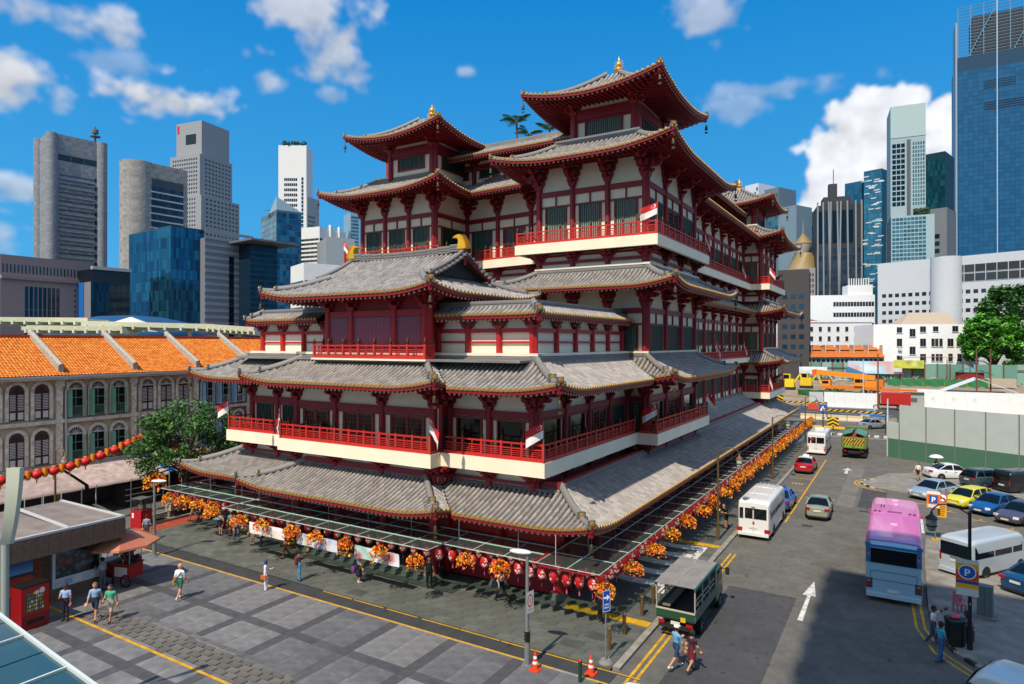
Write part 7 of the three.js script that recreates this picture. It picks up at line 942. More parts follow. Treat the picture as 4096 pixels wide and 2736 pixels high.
  // ---- glazed canopy of the walkway below the viewpoint
  { const g = thing('walkway_canopy', 'dark teal glazed canopy with white joints and a curved pale rib at the plaza edge', 'canopy'), GLZ = mat('#2d5157', .12, { metalness: .2 }), WJ = mat('#c9d2cf', .5); const e = []; for (let k = 0; k <= 10; k++) { const t = k / 10; e.push([lerp(-17.5, -8.3, t), 8.0, -5.75 + .95 * Math.pow(t, .8) - .0 + (t < .3 ? (0.3 - t) * -1.2 : 0)]); } for (let k = 0; k < 10; k++) { const a = e[k], b = e[k + 1]; const q = new B(); q.hexa([[a[0] + .02, 7.94, 1], [b[0] - .02, 7.94, 1], [b[0] - .02, 7.94, b[2]], [a[0] + .02, 7.94, a[2]], [a[0] + .02, 7.98, 1], [b[0] - .02, 7.98, 1], [b[0] - .02, 7.98, b[2]], [a[0] + .02, 7.98, a[2]]]); mesh('glass_panel', q, GLZ, g); const j = new B(); j.bar([a[0], 8.0, a[2]], [b[0], 8.0, b[2]], .05, .07); if (k % 2 === 0) j.bar([b[0], 7.99, b[2]], [b[0], 7.99, 1], .035, .05); mesh('edge_trim', j, WJ, g); }
    const rib = new B(), rows = [[], []]; for (let k = 0; k <= 12; k++) { const t = k / 12, y = lerp(9.1, 6.6, t), off = -.45 * t * t; rows[0].push([-24.05 + off, y, -9.18]); rows[1].push([-23.68 + off - .25 * t, y, -9.4]); } rib.sheet(rows); rib.sheet([rows[1].map(p => [p[0], p[1], p[2] - .12]), rows[0].map(p => [p[0], p[1], p[2] - .12])]); rib.sheet([rows[1], rows[1].map(p => [p[0], p[1], p[2] - .12])]); mesh('curved_rib', rib, mat('#c3c9b4', .6), g); mesh('rib_post', new B().cyl(-24.7, 0, -9.4, .12, .12, 6.9, 8), mat('#9aa39b', .5), g); for (const x of [-16, -10]) mesh('column', new B().cyl(x, 0, -1.5, .15, .15, 7.9, 10), mat('#9aa39b', .5), g); }
}
// the high block behind the viewpoint whose shadow lies on the street
{ const g = thing('apartment_block', 'tall slab block beside the street that shades the road', 'building', undefined, 0, 0, 0), H = 61.2, zf = 3; bx('wall', mat('#b9b3a8', .85), g, 36.5, H / 2, zf + 8, 80, H, 16); for (let k = 0; k < 18; k++) bx('gallery', mat('#a9a49a', .85), g, 36.3, 4 + k * 3.2, zf - .25, 79.8, 1.0, .5); }
// ---------------------------------------------------------------- hoardings and the building site beyond the junction
{
  const HG = mat('#b4beba', .6), HD = mat('#47705a', .65), SEAM = mat('#6d7672', .6), RUST = mat('#6a3d2c', .85), FENG = [mat('#6f9a88', .75), mat('#7fa394', .75), mat('#5f8a7c', .75), mat('#87a6a0', .75)], GREYP = mat('#b8bab9', .5), WHT2 = mat('#e2e4e2', .75);
  { const g = thing('noise_barrier', 'tall hoarding of grey panels over a dark green base at the car park edge', 'hoarding'), A = [-1.45, -85.95], Bp = [22, -72.4], L = Math.hypot(Bp[0] - A[0], Bp[1] - A[1]), d = [(Bp[0] - A[0]) / L, (Bp[1] - A[1]) / L], ry = Math.atan2(-d[1], d[0]); const n = 9; for (let k = -1; k < n; k++) { const w = k < 0 ? 1.3 : 2.9, a = k < 0 ? .65 : 1.3 + (k + .5) * 2.9, h = k < 0 ? 4.0 : 6.05, x = A[0] + d[0] * a, z = A[1] + d[1] * a; bx('upper_panel', HG, g, x, (h + 2.15) / 2, z, w - .03, h - 2.15, .12, ry); bx('base_panel', HD, g, x, 1.075, z, w - .03, 2.15, .14, ry); bx('joint_strip', SEAM, g, x + d[0] * w / 2 - d[1] * .08, h / 2, z + d[1] * w / 2 + d[0] * .08, .1, h, .05, ry); }
    for (let k = 0; k < 10; k++) { bx('side_panel', HG, g, A[0] - .1 - k * .06, 2, A[1] - 2 - k * 3.6, .12, 4, 3.58, 0); } }
  // tall corrugated fence across the site: panels between rusty posts
  { const g = thing('site_fence', 'tall green corrugated fence with rusty posts across the far side of the site', 'fence', undefined, 0, 0, 0); const r = rng(19); let x = -62; for (let k = 0; k < 46; k++) { const w = 3.4, z = -252 + (k > 19 && k < 27 ? 4 : 0); const q = new B(), m = 12; for (let j = 0; j < m; j++) q.box(-w / 2 + (j + .5) * w / m, 0, j % 2 * .08, w / m, 6.3 + r() * .1, .05); const o = mesh('fence_panel', q, FENG[Math.floor(r() * 4)], g, x + w / 2, 3.2, z); bx('fence_post', RUST, g, x, 3.25, z + .2, .35, 6.6, .3); if (k % 3 === 0) { const b = new B(); b.bar([x, 5.5, z + .3], [x, 0, z + 3], .2); mesh('fence_brace', b, RUST, g); } x += w; } bx('fence_rail', RUST, g, 16, 4.6, -251.6, 156, .2, .2); }
  const board = (x, y, z, w, h, cs, lab) => { const t = canvasTex(256, 96, (c, W, H) => { c.fillStyle = cs[0]; c.fillRect(0, 0, W, H); const r = rng(w * 10 | 0); for (let k = 0; k < 14; k++) { const gx = r() * W, gy = r() * H, gr = c.createRadialGradient(gx, gy, 2, gx, gy, 40), col = cs[1 + k % (cs.length - 1)]; gr.addColorStop(0, col + 'bb'); gr.addColorStop(1, col + '00'); c.fillStyle = gr; c.fillRect(0, 0, W, H); } }); const g = thing('site_board', lab, 'board', undefined, x, y, z); bx('panel', mat('#cfd2d2', .6), g, 0, 0, -.06, w, h, .1); mesh('print', card(w, h), new THREE.MeshStandardMaterial({ map: t, roughness: .6 }), g, 0, 0, .01); };
  board(-8.2, 4.9, -249.5, 16, 4.2, ['#a9c9dc', '#d8e4ea', '#d98a6a', '#c9a8c0'], 'pale blue printed board fixed to the corrugated fence'); board(1.6, 6.2, -246.5, 8.4, 2.6, ['#b9b83a', '#c9cc6a', '#8a9a3a'], 'yellow green printed board fixed to the corrugated fence'); board(-27, 3.6, -249, 9, 2.4, ['#c9d6dc', '#a9bcc8', '#e4e8ea'], 'grey white board on the fence beside the temple end');
  { const q = new B(), n = 8, rows = [[], []]; for (let k = 0; k <= n; k++) { const t = k / n, x = lerp(-1, 19, t), y = 8.6 + (t > .75 ? -Math.pow((t - .75) / .25, 2) * 1.8 : .2 * t); rows[0].push([x, y, -247]); rows[1].push([x, y, -253]); } q.sheet(rows); q.sheet([rows[1], rows[0]].map(r => r.map(p => [p[0], p[1] - .35, p[2]]))); const g = thing('site_shelter', 'tan barrel roofed shelter over the fence line', 'shelter'); mesh('roof', q, mat('#b3946a', .8), g); for (const x of [0, 6, 12, 18]) bx('post', RUST, g, x, 4, -247.5, .25, 8, .25); }
  // white hoardings along the cross street
  { const g = thing('white_hoarding', 'long white hoarding beside the crane along the cross street', 'hoarding'); for (let k = 0; k < 5; k++) bx('panel', WHT2, g, -13.8 + (k + .5) * 1.9, 1.55, -146.4, 1.88, 3.1, .12); bx('grey_panel', mat('#b9bdbc', .6), g, -15.3, 1.5, -146.6, 2.6, 3, .1); bx('base', GREYP, g, -9, .1, -146.2, 9.6, .2, .4); }
  { const g = thing('white_hoarding', 'white printed hoarding running behind the grey barrier', 'hoarding'); const t = canvasTex(512, 96, (c, w, h) => { c.fillStyle = '#e6e8e4'; c.fillRect(0, 0, w, h); const r = rng(2); for (let k = 0; k < 12; k++) { c.fillStyle = ['#c9d8cc88', '#d8c9b888', '#b8c9d888'][k % 3]; c.fillRect(r() * w * .5, 20 + r() * 40, 20 + r() * 40, 6 + r() * 18); } }); for (let k = 0; k < 8; k++) { const o = bx('panel', WHT2, g, 5.2 + k * 3.3, 1.9, -149 - k * .1, 3.28, 3.8, .12); if (k < 3) mesh('print', card(3.2, 3), new THREE.MeshStandardMaterial({ map: t, roughness: .7 }), o, 0, 0, .066); } }
  { const g = thing('site_shed', 'low white sheet roof shed behind the printed hoarding', 'shed', undefined, 8.5, 0, -160), q = new B(); q.hexa([[-9, 3, 4], [9, 3, 4], [9, 3, -4], [-9, 3, -4], [-9, 3.2, 4], [9, 3.2, 4], [9, 3.2, -4], [-9, 3.2, -4]]); q.quad([-2, 3.2, 5], [4, 6, 5], [4, 6, -4], [-2, 3.2, -4]).quad([4, 6, 5], [11, 3.2, 5], [11, 3.2, -4], [4, 6, -4]); mesh('roof', q, mat('#cfd3d2', .6), g); bx('wall', mat('#9aa0a0', .7), g, 0, 1.5, 0, 17, 3, 7); bx('orange_stripe_beam', mat('#d96a1c', .6), g, -10, 3.4, 5, 8, .5, .3); }
  // jersey barriers
  for (let k = 0; k < 6; k++) { const g = single('road_barrier', k < 4 ? 'cream concrete road barrier in the row across the street end' : 'stained concrete road barrier at the row end by the grey car', 'barrier', 'concrete barriers across the street end', new B().ext([[-.3, 0], [.3, 0], [.26, .25], [.1, .5], [.08, .95], [-.08, .95], [-.1, .5], [-.26, .25]], -1.15, 1.15), k < 4 ? mat('#c9bb9a', .85) : mat('#9a968c', .9, { map: stain }), -14 + k * 2.4, 0, -121.6, Math.PI / 2); }
  { const g = thing('barrier_frame', 'red water barrier under a yellow and black striped beam', 'barrier', undefined, -14.6, 0, -139); mesh('block', new B().box(0, .6, 0, 2.6, 1.2, .7), mat('#c8452a', .6), g); bx('foot', mat('#a8351f', .6), g, 0, .1, 0, 2.8, .2, 1); }
  const hazard = (L, h) => { const t = canvasTex(256, 32, (c, w, hh) => { c.fillStyle = '#d9b21a'; c.fillRect(0, 0, w, hh); c.fillStyle = '#1c1c18'; for (let k = 0; k < 10; k++) { c.beginPath(); const x = k * 26; c.moveTo(x, hh); c.lineTo(x + 13, hh); c.lineTo(x + 29, 0); c.lineTo(x + 16, 0); c.fill(); } }); return new THREE.MeshStandardMaterial({ map: t, roughness: .7 }); };
  for (const [x, z, L, ry, lab] of [[-15.5, -121, 9, .1, 'striped yellow and black height bar over the junction entry'], [-6.3, -108.5, 8.5, -.2, 'striped yellow and black height bar before the junction']]) { const g = thing('height_bar', lab, 'barrier', undefined, x, 0, z, ry); mesh('bar', new THREE.BoxGeometry(L, .3, .12), hazard(), g, 0, 2.9, 0); for (const s of [-1, 1]) bx('post', mat('#3a3a36', .6), g, s * L / 2, 1.5, 0, .14, 3, .14); }
  for (const [x, y, z, s, lab] of [[-18.5, 3.4, -119, 1.5, 'yellow and black chevron board on the corner post'], [-8.9, 1.4, -107, 1.2, 'yellow and black chevron panel on the red bollard block']]) { const t = canvasTex(64, 64, (c) => { c.fillStyle = '#e0b814'; c.fillRect(0, 0, 64, 64); c.strokeStyle = '#141410'; c.lineWidth = 11; for (const k of [-10, 18, 46]) { c.beginPath(); c.moveTo(0, k + 22); c.lineTo(32, k); c.lineTo(64, k + 22); c.stroke(); } }); const g = thing('chevron_board', lab, 'sign', undefined, x, 0, z); mesh('face', card(s * 1.3, s), new THREE.MeshStandardMaterial({ map: t }), g, 0, y, .06); bx('back', GREYP, g, 0, y, 0, s * 1.3, s, .08); bx('post', mat('#4a3a2a', .7), g, 0, y / 2, -.1, .16, y, .12); }
  { const t = canvasTex(96, 128, (c, w, h) => { c.fillStyle = '#1560b0'; c.fillRect(0, 0, w, h); c.fillStyle = '#fff'; c.beginPath(); c.moveTo(48, 22); c.lineTo(84, 106); c.lineTo(12, 106); c.fill(); c.fillStyle = '#111'; c.beginPath(); c.arc(48, 54, 6, 0, 6.3); c.fill(); c.fillRect(44, 60, 8, 20); c.fillRect(38, 78, 7, 20); c.fillRect(51, 78, 7, 20); }); const g = thing('crossing_sign', 'blue pedestrian crossing sign on the kerb at the street end', 'sign', undefined, -10.6, 0, -110.5); mesh('face', card(1.1, 1.2), new THREE.MeshStandardMaterial({ map: t }), g, 0, 3.0, .06); bx('back', GREYP, g, 0, 3.0, 0, 1.12, 1.22, .06); mesh('post', new B().cyl(0, 0, -.05, .05, .05, 3.6, 8), GREYP, g); bx('plate', PLATE, g, 0, 1.7, .02, .6, .7, .04); bx('kerb_block', mat('#d9b21a', .7), g, .5, .12, .3, 5.2, .24, 1.2); cone(-8.6, -111, 'orange traffic cone on the yellow kerb at the street end', .25); }
  // orange telescopic crane
  { const g = thing('mobile_crane', 'orange telescopic crane truck parked in the building site', 'crane', undefined, -11.5, 0, -189, -.1), O = mat('#e0880f', .5), OD = mat('#c9700c', .6); bx('chassis', OD, g, 0, 1.5, 0, 13.5, .8, 2.6); bx('turntable', O, g, 3.5, 2.6, 0, 5, 1.6, 2.5); { const q = new B(); q.bar([5.5, 4.2, 0], [-8.2, 5.4, 0], 1.1, 1.2); mesh('boom', q, O, g); const q2 = new B(); q2.bar([-8.2, 5.4, 0], [-9.3, 5.2, 0], .8, 1.5); mesh('boom_head', q2, mat('#d8551a', .6), g); } const cab = bx('operator_cab', O, g, 2.0, 3.1, 1.2, 2.2, 2.0, 1.1); bx('cab_window', VGL, cab, -.2, .3, .56, 1.3, .9, .02); bx('cab_window', VGL, cab, .75, .3, .56, .5, .8, .02); bx('driver_cab', O, g, -5.8, 2.4, 0, 2.2, 1.8, 2.5); bx('cab_window', VGL, g, -5.9, 2.8, 1.27, 1.5, .7, .03); bx('counterweight', OD, g, 6.6, 2.9, 0, 1.6, 1.8, 2.6); for (const x of [-5.4, -3.6, 3, 4.8]) for (const s of [-1, 1]) { const w = wheel(g, x, s * 1.2, .62, .4); w.rotation.y = Math.PI / 2; } for (const x of [-2, 6]) bx('outrigger', mat('#2a2a28', .7), g, x, .9, 0, .5, .4, 5); bx('hydraulic_ram', GREYP, g, -.5, 3.6, 0, 5, .3, .3); }
  { const g = thing('tipper_truck', 'red tipper truck half hidden behind the grey barrier', 'truck', undefined, -2.2, 0, -147.5, Math.PI / 2); bx('body', mat('#b02018', .5), g, 0, 2.2, 1, 2.4, 2.2, 5); bx('cab', mat('#a01c16', .5), g, 0, 1.9, -2.6, 2.3, 2.2, 1.8); bx('cab_window', VGL, g, 0, 2.4, -3.52, 2, .8, .03); for (const z of [-2.4, 1.6, 2.8]) for (const s of [-1, 1]) wheel(g, s * 1, z, .5, .35); bx('chassis', BUMP, g, 0, .9, .3, 1, .3, 6.4); }
  for (const [x, z, c, lab] of [[-27.5, -196, '#d9c012', 'yellow excavator cab parked by the site entrance'], [-24, -205, '#d2b40e', 'yellow forklift machine standing in the site']]) { const g = thing('site_machine', lab, 'machine', undefined, x, 0, z); bx('body', mat(c, .6), g, 0, 1.8, 0, 3, 2.4, 2.4); bx('cab', mat(c, .6), g, -.5, 3.6, 0, 2, 1.6, 2); bx('cab_window', VGL, g, -.5, 3.7, 1.02, 1.5, 1.1, .04); bx('track', BUMP, g, 0, .4, 1, 3.4, .8, .6); bx('track', BUMP, g, 0, .4, -1, 3.4, .8, .6); const b = new B(); b.bar([1.4, 2, 0], [3, 4.5, 0], .4); b.bar([3, 4.5, 0], [3.8, 1.5, 0], .35); mesh('arm', b, mat(c, .6), g); }
  { const g = thing('site_hut', 'red site hut under a slung teal tarpaulin', 'hut', undefined, 17.5, 0, -243); bx('wall', mat('#7a1f1c', .8), g, 0, 2, 0, 7, 4, 4); bx('door', mat('#a9a49a', .7), g, 1.2, 1.5, 2.05, 1, 2, .06); const q = new B(), rows = []; for (let j = 0; j <= 4; j++) { const r = []; for (let k = 0; k <= 10; k++) r.push([lerp(-4.5, 6, k / 10), 5.6 - Math.abs(k / 10 - .45) * 4 + Math.sin(j * 2 + k) * .15, lerp(3, -3, j / 4)]); rows.push(r); } q.sheet(rows); mesh('tarpaulin', q, mat('#2a8478', .8), g); }
  { const g = thing('safety_netting', 'green safety netting draped along the excavation edge', 'netting'), r = rng(31), q = new B(), rows = []; for (let j = 0; j <= 4; j++) { const row = []; for (let k = 0; k <= 60; k++) row.push([lerp(-4, 21, k / 60), .3 + j * .55 + Math.sin(k * .8 + j) * .15, -226 + Math.sin(k * .5) * .4 + j * .2 - k * .06]); rows.push(row); } q.sheet(rows); mesh('net', q, mat('#3f8f5c', .85), g); const rows2 = []; for (let j = 0; j <= 3; j++) { const row = []; for (let k = 0; k <= 30; k++) row.push([lerp(-22, -8, k / 30), .3 + j * .5 + Math.sin(k + j) * .12, -172 + j * .3]); rows2.push(row); } mesh('net', new B().sheet(rows2), mat('#3f8f5c', .85), g); for (let k = 0; k < 14; k++) mesh('stake', new B().cyl(-4 + k * 1.8, 0, -226 - k * .25, .06, .06, 3, 5), mat('#b8a33a', .6), g); }
  { const r = rng(44); const g = thing('rubble_pile', 'jumbled timber, pipes and sheeting stacked before the fence', 'rubble'); const cs = ['#8a8378', '#6a4a38', '#a9a49a', '#4f7f9a', '#7a7468', '#b9b4a8']; for (let k = 0; k < 70; k++) { const x = lerp(-30, 30, r()), z = -238 - r() * 8; const q = new B(); q.bar([x, .2 + r() * 2, z], [x + (r() - .5) * 4, .2 + r() * 2.5, z + (r() - .5) * 3], .15 + r() * .3, .15 + r() * .4); mesh('debris', q, mat(cs[k % 6], .85), g); } bx('blue_tank', mat('#3a6f9a', .6), g, -13, 3.2, -236, 6, 2.4, 2).rotation.z = -.4; bx('tarp_bundle', mat('#a99c88', .9), g, 24, 1.6, -232, 7, 2.4, 3); }
  for (const [u, d, h, lab] of [[893, 0, 11, 'tall brown timber pole beside the red tipper truck'], [0, 1, 12, 'tall brown timber pole rising behind the printed hoarding'], [0, 2, 12, 'tall dark pole with a cap behind the printed hoarding'], [0, 3, 10, 'slim grey pole standing behind the grey barrier'], [0, 4, 9, 'slim grey lamp pole in the middle of the site']]) { const p = [[-4.2, -146.2], [12.3, -154.9], [14.6, -156], [20.5, -150], [-8.5, -184]][d]; single('site_pole', lab, 'pole', undefined, new B().cyl(0, 0, 0, .16, .11, h, 8), d < 3 ? mat('#6a4a34', .85) : GREYP, p[0], 0, p[1]); }
  // low orange roofed shophouses far behind the fence
  for (let k = 0; k < 7; k++) { const g = thing('distant_shophouse', 'low shophouse with stepped orange roof beyond the site fence', 'shophouse', 'orange roofed shophouses beyond the site', atDepth(3150 + k * 56, 1400, 240).x, 0, atDepth(3150 + k * 56, 1400, 240).z, .3); bx('wall', mat('#8f9aa0', .8), g, 0, 4, 0, 5.6, 8, 10); const q = new B(); q.quad([-2.8, 8, 6], [2.8, 8, 6], [2.8, 11.5, -1], [-2.8, 11.5, -1]).quad([-1.7, 10.6, 2], [1.7, 10.6, 2], [1.7, 12.4, -1.5], [-1.7, 12.4, -1.5]).quad([-2.8, 11.5, -1], [2.8, 11.5, -1], [2.8, 8, -7], [-2.8, 8, -7]); mesh('roof', q, mat('#c9702a', .85, { map: rep(stain0, .3) }), g); bx('party_wall', mat('#b9b4a8', .85), g, 2.8, 6.2, 0, .3, 12.4, 6); for (let j = 0; j < 3; j++) bx('window', WINDK[0], g, -1.7 + j * 1.7, 6.4, 5.02, 1.1, 1.8, .08); }
}
// ---- signs, bin, chair and box on the right-hand pavement
{
  const mk = (w, h, fn) => new THREE.MeshStandardMaterial({ map: canvasTex(w, h, fn), roughness: .5 });
  const g = thing('parking_sign', 'orange parking sign with a blue P under a no motorcycles disc on two posts', 'sign', undefined, 1.8, .12, -50.6); mesh('post', new B().cyl(0, 0, 0, .035, .035, 3.0, 8).cyl(.35, 0, -.4, .035, .035, 3.0, 8), GALV, g);
  mesh('parking_panel', card(.75, 1.1), mk(150, 220, (c) => { c.fillStyle = '#e8e6e0'; c.fillRect(0, 0, 150, 220); c.fillStyle = '#e2871c'; c.fillRect(0, 40, 150, 180); c.fillStyle = '#1c4fa8'; c.fillRect(30, 55, 90, 100); c.strokeStyle = '#d8401c'; c.lineWidth = 10; c.strokeRect(24, 49, 102, 112); c.fillStyle = '#fff'; c.font = 'bold 92px sans-serif'; c.textAlign = 'center'; c.textBaseline = 'middle'; c.fillText('P', 75, 108); c.fillStyle = '#d9d6d0'; c.fillRect(10, 172, 130, 40); }), g, -.1, 2.65, .06); bx('sign_back', GALV, g, -.1, 2.65, .045, .77, 1.12, .015);
  mesh('no_motorcycle_disc', new THREE.CircleGeometry(.31, 24), mk(128, 128, (c) => { c.fillStyle = '#fff'; c.fillRect(0, 0, 128, 128); c.strokeStyle = '#c8201c'; c.lineWidth = 16; c.beginPath(); c.arc(64, 64, 54, 0, 6.3); c.stroke(); c.fillStyle = '#222'; c.beginPath(); c.arc(44, 78, 13, 0, 6.3); c.arc(88, 78, 13, 0, 6.3); c.fill(); c.fillRect(42, 58, 44, 12); c.beginPath(); c.moveTo(26, 26); c.lineTo(102, 102); c.stroke(); }), g, .4, 2.75, -.33); mesh('yellow_plate', card(.5, .95), mk(100, 190, (c) => { c.fillStyle = '#e8a41c'; c.fillRect(0, 0, 100, 190); c.fillStyle = '#6a3a10'; for (let k = 0; k < 7; k++) c.fillRect(12, 16 + k * 24, 60 + (k * 37) % 20, 9); }), g, .38, 1.95, -.33); bx('sign_back', GALV, g, .39, 2.2, -.345, .52, 1.6, .012); bx('foot', YEL, g, 0, .04, 0, .4, .08, .4);
  single('litter_bin', 'round black litter bin with a pink bag on top beside the seated man', 'bin', undefined, new B().color('#1c1e20').lathe(0, 0, 0, [[.36, 0], [.38, .05], [.38, 1.0], [.41, 1.02], [.41, 1.1], [.3, 1.12], [0, 1.13]], 20).color('#d8456a').ell(-.02, 1.18, .05, .2, .1, .16, 8, 5), mat('#fff', .5, VC), 1.9, .12, -33.6);
  { const t = thing('plastic_chair', 'pinkish red plastic chair standing on the pavement by the utility cabinet', 'chair', undefined, 2.3, .12, -37.6, .4), M = mat('#b8556a', .5); bx('seat', M, t, 0, .43, 0, .42, .04, .42); for (const x of [-.18, .18]) for (const z of [-.18, .18]) bx('leg', M, t, x, .21, z, .05, .42, .05); const q = new B(); for (let k = 0; k < 5; k++) q.box(-.16 + k * .08, .68, -.2, .05, .42, .03); q.box(0, .9, -.2, .44, .06, .04); mesh('backrest', q, M, t); for (const x of [-.2, .2]) bx('armrest', M, t, x, .62, 0, .05, .03, .4); }
  { const t = thing('utility_cabinet', 'grey utility cabinet standing on the right-hand pavement', 'cabinet', undefined, 3.3, .12, -37.6, -.2); mesh('body', new B().box(0, .75, 0, .6, 1.5, .45), mat('#5c6a6c', .5), t); bx('plinth', CONCP, t, 0, .05, 0, .9, .1, .7); bx('door_seam', BUMP, t, 0, .8, .228, .012, 1.3, .006); }
}
// ---------------------------------------------------------------- people: one smooth skin per body, meshed from a distance field round a posed skeleton
function surfaceNet(f, lo, hi, cell) {
  const n = lo.map((a, i) => Math.ceil((hi[i] - a) / cell) + 1), [nx, ny, nz] = n, V = new Float32Array(nx * ny * nz), id = (i, j, k) => (k * ny + j) * nx + i;
  for (let k = 0; k < nz; k++) for (let j = 0; j < ny; j++) for (let i = 0; i < nx; i++) V[id(i, j, k)] = f(lo[0] + i * cell, lo[1] + j * cell, lo[2] + k * cell);
  const vi = new Int32Array(nx * ny * nz).fill(-1), P = [], I = [];
  for (let k = 0; k < nz - 1; k++) for (let j = 0; j < ny - 1; j++) for (let i = 0; i < nx - 1; i++) {
    let c = 0, sx = 0, sy = 0, sz = 0, m = 0; const v = []; for (let q = 0; q < 8; q++) { const w = V[id(i + (q & 1), j + (q >> 1 & 1), k + (q >> 2))]; v.push(w); if (w < 0) m++; } if (m === 0 || m === 8) continue;
    for (let a = 0; a < 8; a++) for (const bit of [1, 2, 4]) { const b = a | bit; if (b === a || (v[a] < 0) === (v[b] < 0)) continue; const t = v[a] / (v[a] - v[b]); sx += (a & 1) + (bit === 1 ? t : 0); sy += (a >> 1 & 1) + (bit === 2 ? t : 0); sz += (a >> 2) + (bit === 4 ? t : 0); c++; }
    vi[id(i, j, k)] = P.length / 3; P.push(lo[0] + (i + sx / c) * cell, lo[1] + (j + sy / c) * cell, lo[2] + (k + sz / c) * cell);
  }
  for (let k = 1; k < nz - 1; k++) for (let j = 1; j < ny - 1; j++) for (let i = 1; i < nx - 1; i++) { const a = V[id(i, j, k)] < 0; const q = (b, p0, p1, p2, p3) => { if (a === b) return; const r = [p0, p1, p2, p3].map(p => vi[p]); if (r.some(x => x < 0)) return; a ? I.push(r[0], r[1], r[2], r[0], r[2], r[3]) : I.push(r[0], r[2], r[1], r[0], r[3], r[2]); };
    q(V[id(i + 1, j, k)] < 0, id(i, j - 1, k - 1), id(i, j, k - 1), id(i, j, k), id(i, j - 1, k)); q(V[id(i, j + 1, k)] < 0, id(i - 1, j, k - 1), id(i - 1, j, k), id(i, j, k), id(i, j, k - 1)); q(V[id(i, j, k + 1)] < 0, id(i - 1, j - 1, k), id(i, j - 1, k), id(i, j, k), id(i - 1, j, k)); }
  return { P, I };
}
const capD = (x, y, z, b) => { const { a, d, l2, r0, r1 } = b, px = x - a[0], py = y - a[1], pz = z - a[2], t = clamp((px * d[0] + py * d[1] + pz * d[2]) / l2), qx = px - d[0] * t, qy = py - d[1] * t, qz = (pz - d[2] * t) * (b.fz || 1); return Math.sqrt(qx * qx + qy * qy + qz * qz) - (r0 + (r1 - r0) * t); };
const bone = (a, b, r0, r1, id, fz) => ({ a, d: [b[0] - a[0], b[1] - a[1], b[2] - a[2]], l2: Math.max(1e-6, (b[0] - a[0]) ** 2 + (b[1] - a[1]) ** 2 + (b[2] - a[2]) ** 2), r0, r1, id, fz });
const field = bones => (x, y, z) => { let s = 0, m = 9; for (const b of bones) { const e = capD(x, y, z, b); if (e < m) m = e; if (e < .12) s += Math.exp(-e * 42); } return s > 0 ? -Math.log(s) / 42 : m; };
const HEAD = surfaceNet(field([bone([0, .02, -.012], [0, .045, -.005], .088, .088, 0), bone([0, -.055, .03], [0, -.02, .02], .045, .062, 0), bone([0, -.005, .088], [0, -.028, .1], .008, .016, 0), bone([-.086, 0, -.005], [-.088, .02, -.01], .014, .018, 0), bone([.086, 0, -.005], [.088, .02, -.01], .014, .018, 0), bone([-.022, -.058, .073], [.022, -.058, .073], .011, .011, 0), bone([-.045, .03, .07], [.045, .03, .07], .016, .016, 0), bone([0, -.15, -.02], [0, -.06, -.012], .052, .05, 0)]), [-.14, -.2, -.14], [.14, .17, .15], .0115);
const HAND = surfaceNet(field([bone([0, 0, 0], [0, -.07, .0], .022, .03, 0, 1.5), ...[[-.028, -.075, .072], [-.01, -.08, .085], [.01, -.08, .08], [.028, -.072, .062]].flatMap(([x, y, l], i) => [bone([x * .8, y, 0], [x, y - l * .55, .006], .0105, .0095, 0), bone([x, y - l * .55, .006], [x * .95, y - l, .026], .0095, .0085, 0)]), bone([-.02, -.02, .008], [-.05, -.055, .022], .013, .011, 0), bone([-.05, -.055, .022], [-.052, -.085, .034], .011, .009, 0)]), [-.09, -.2, -.06], [.07, .05, .08], .0075);
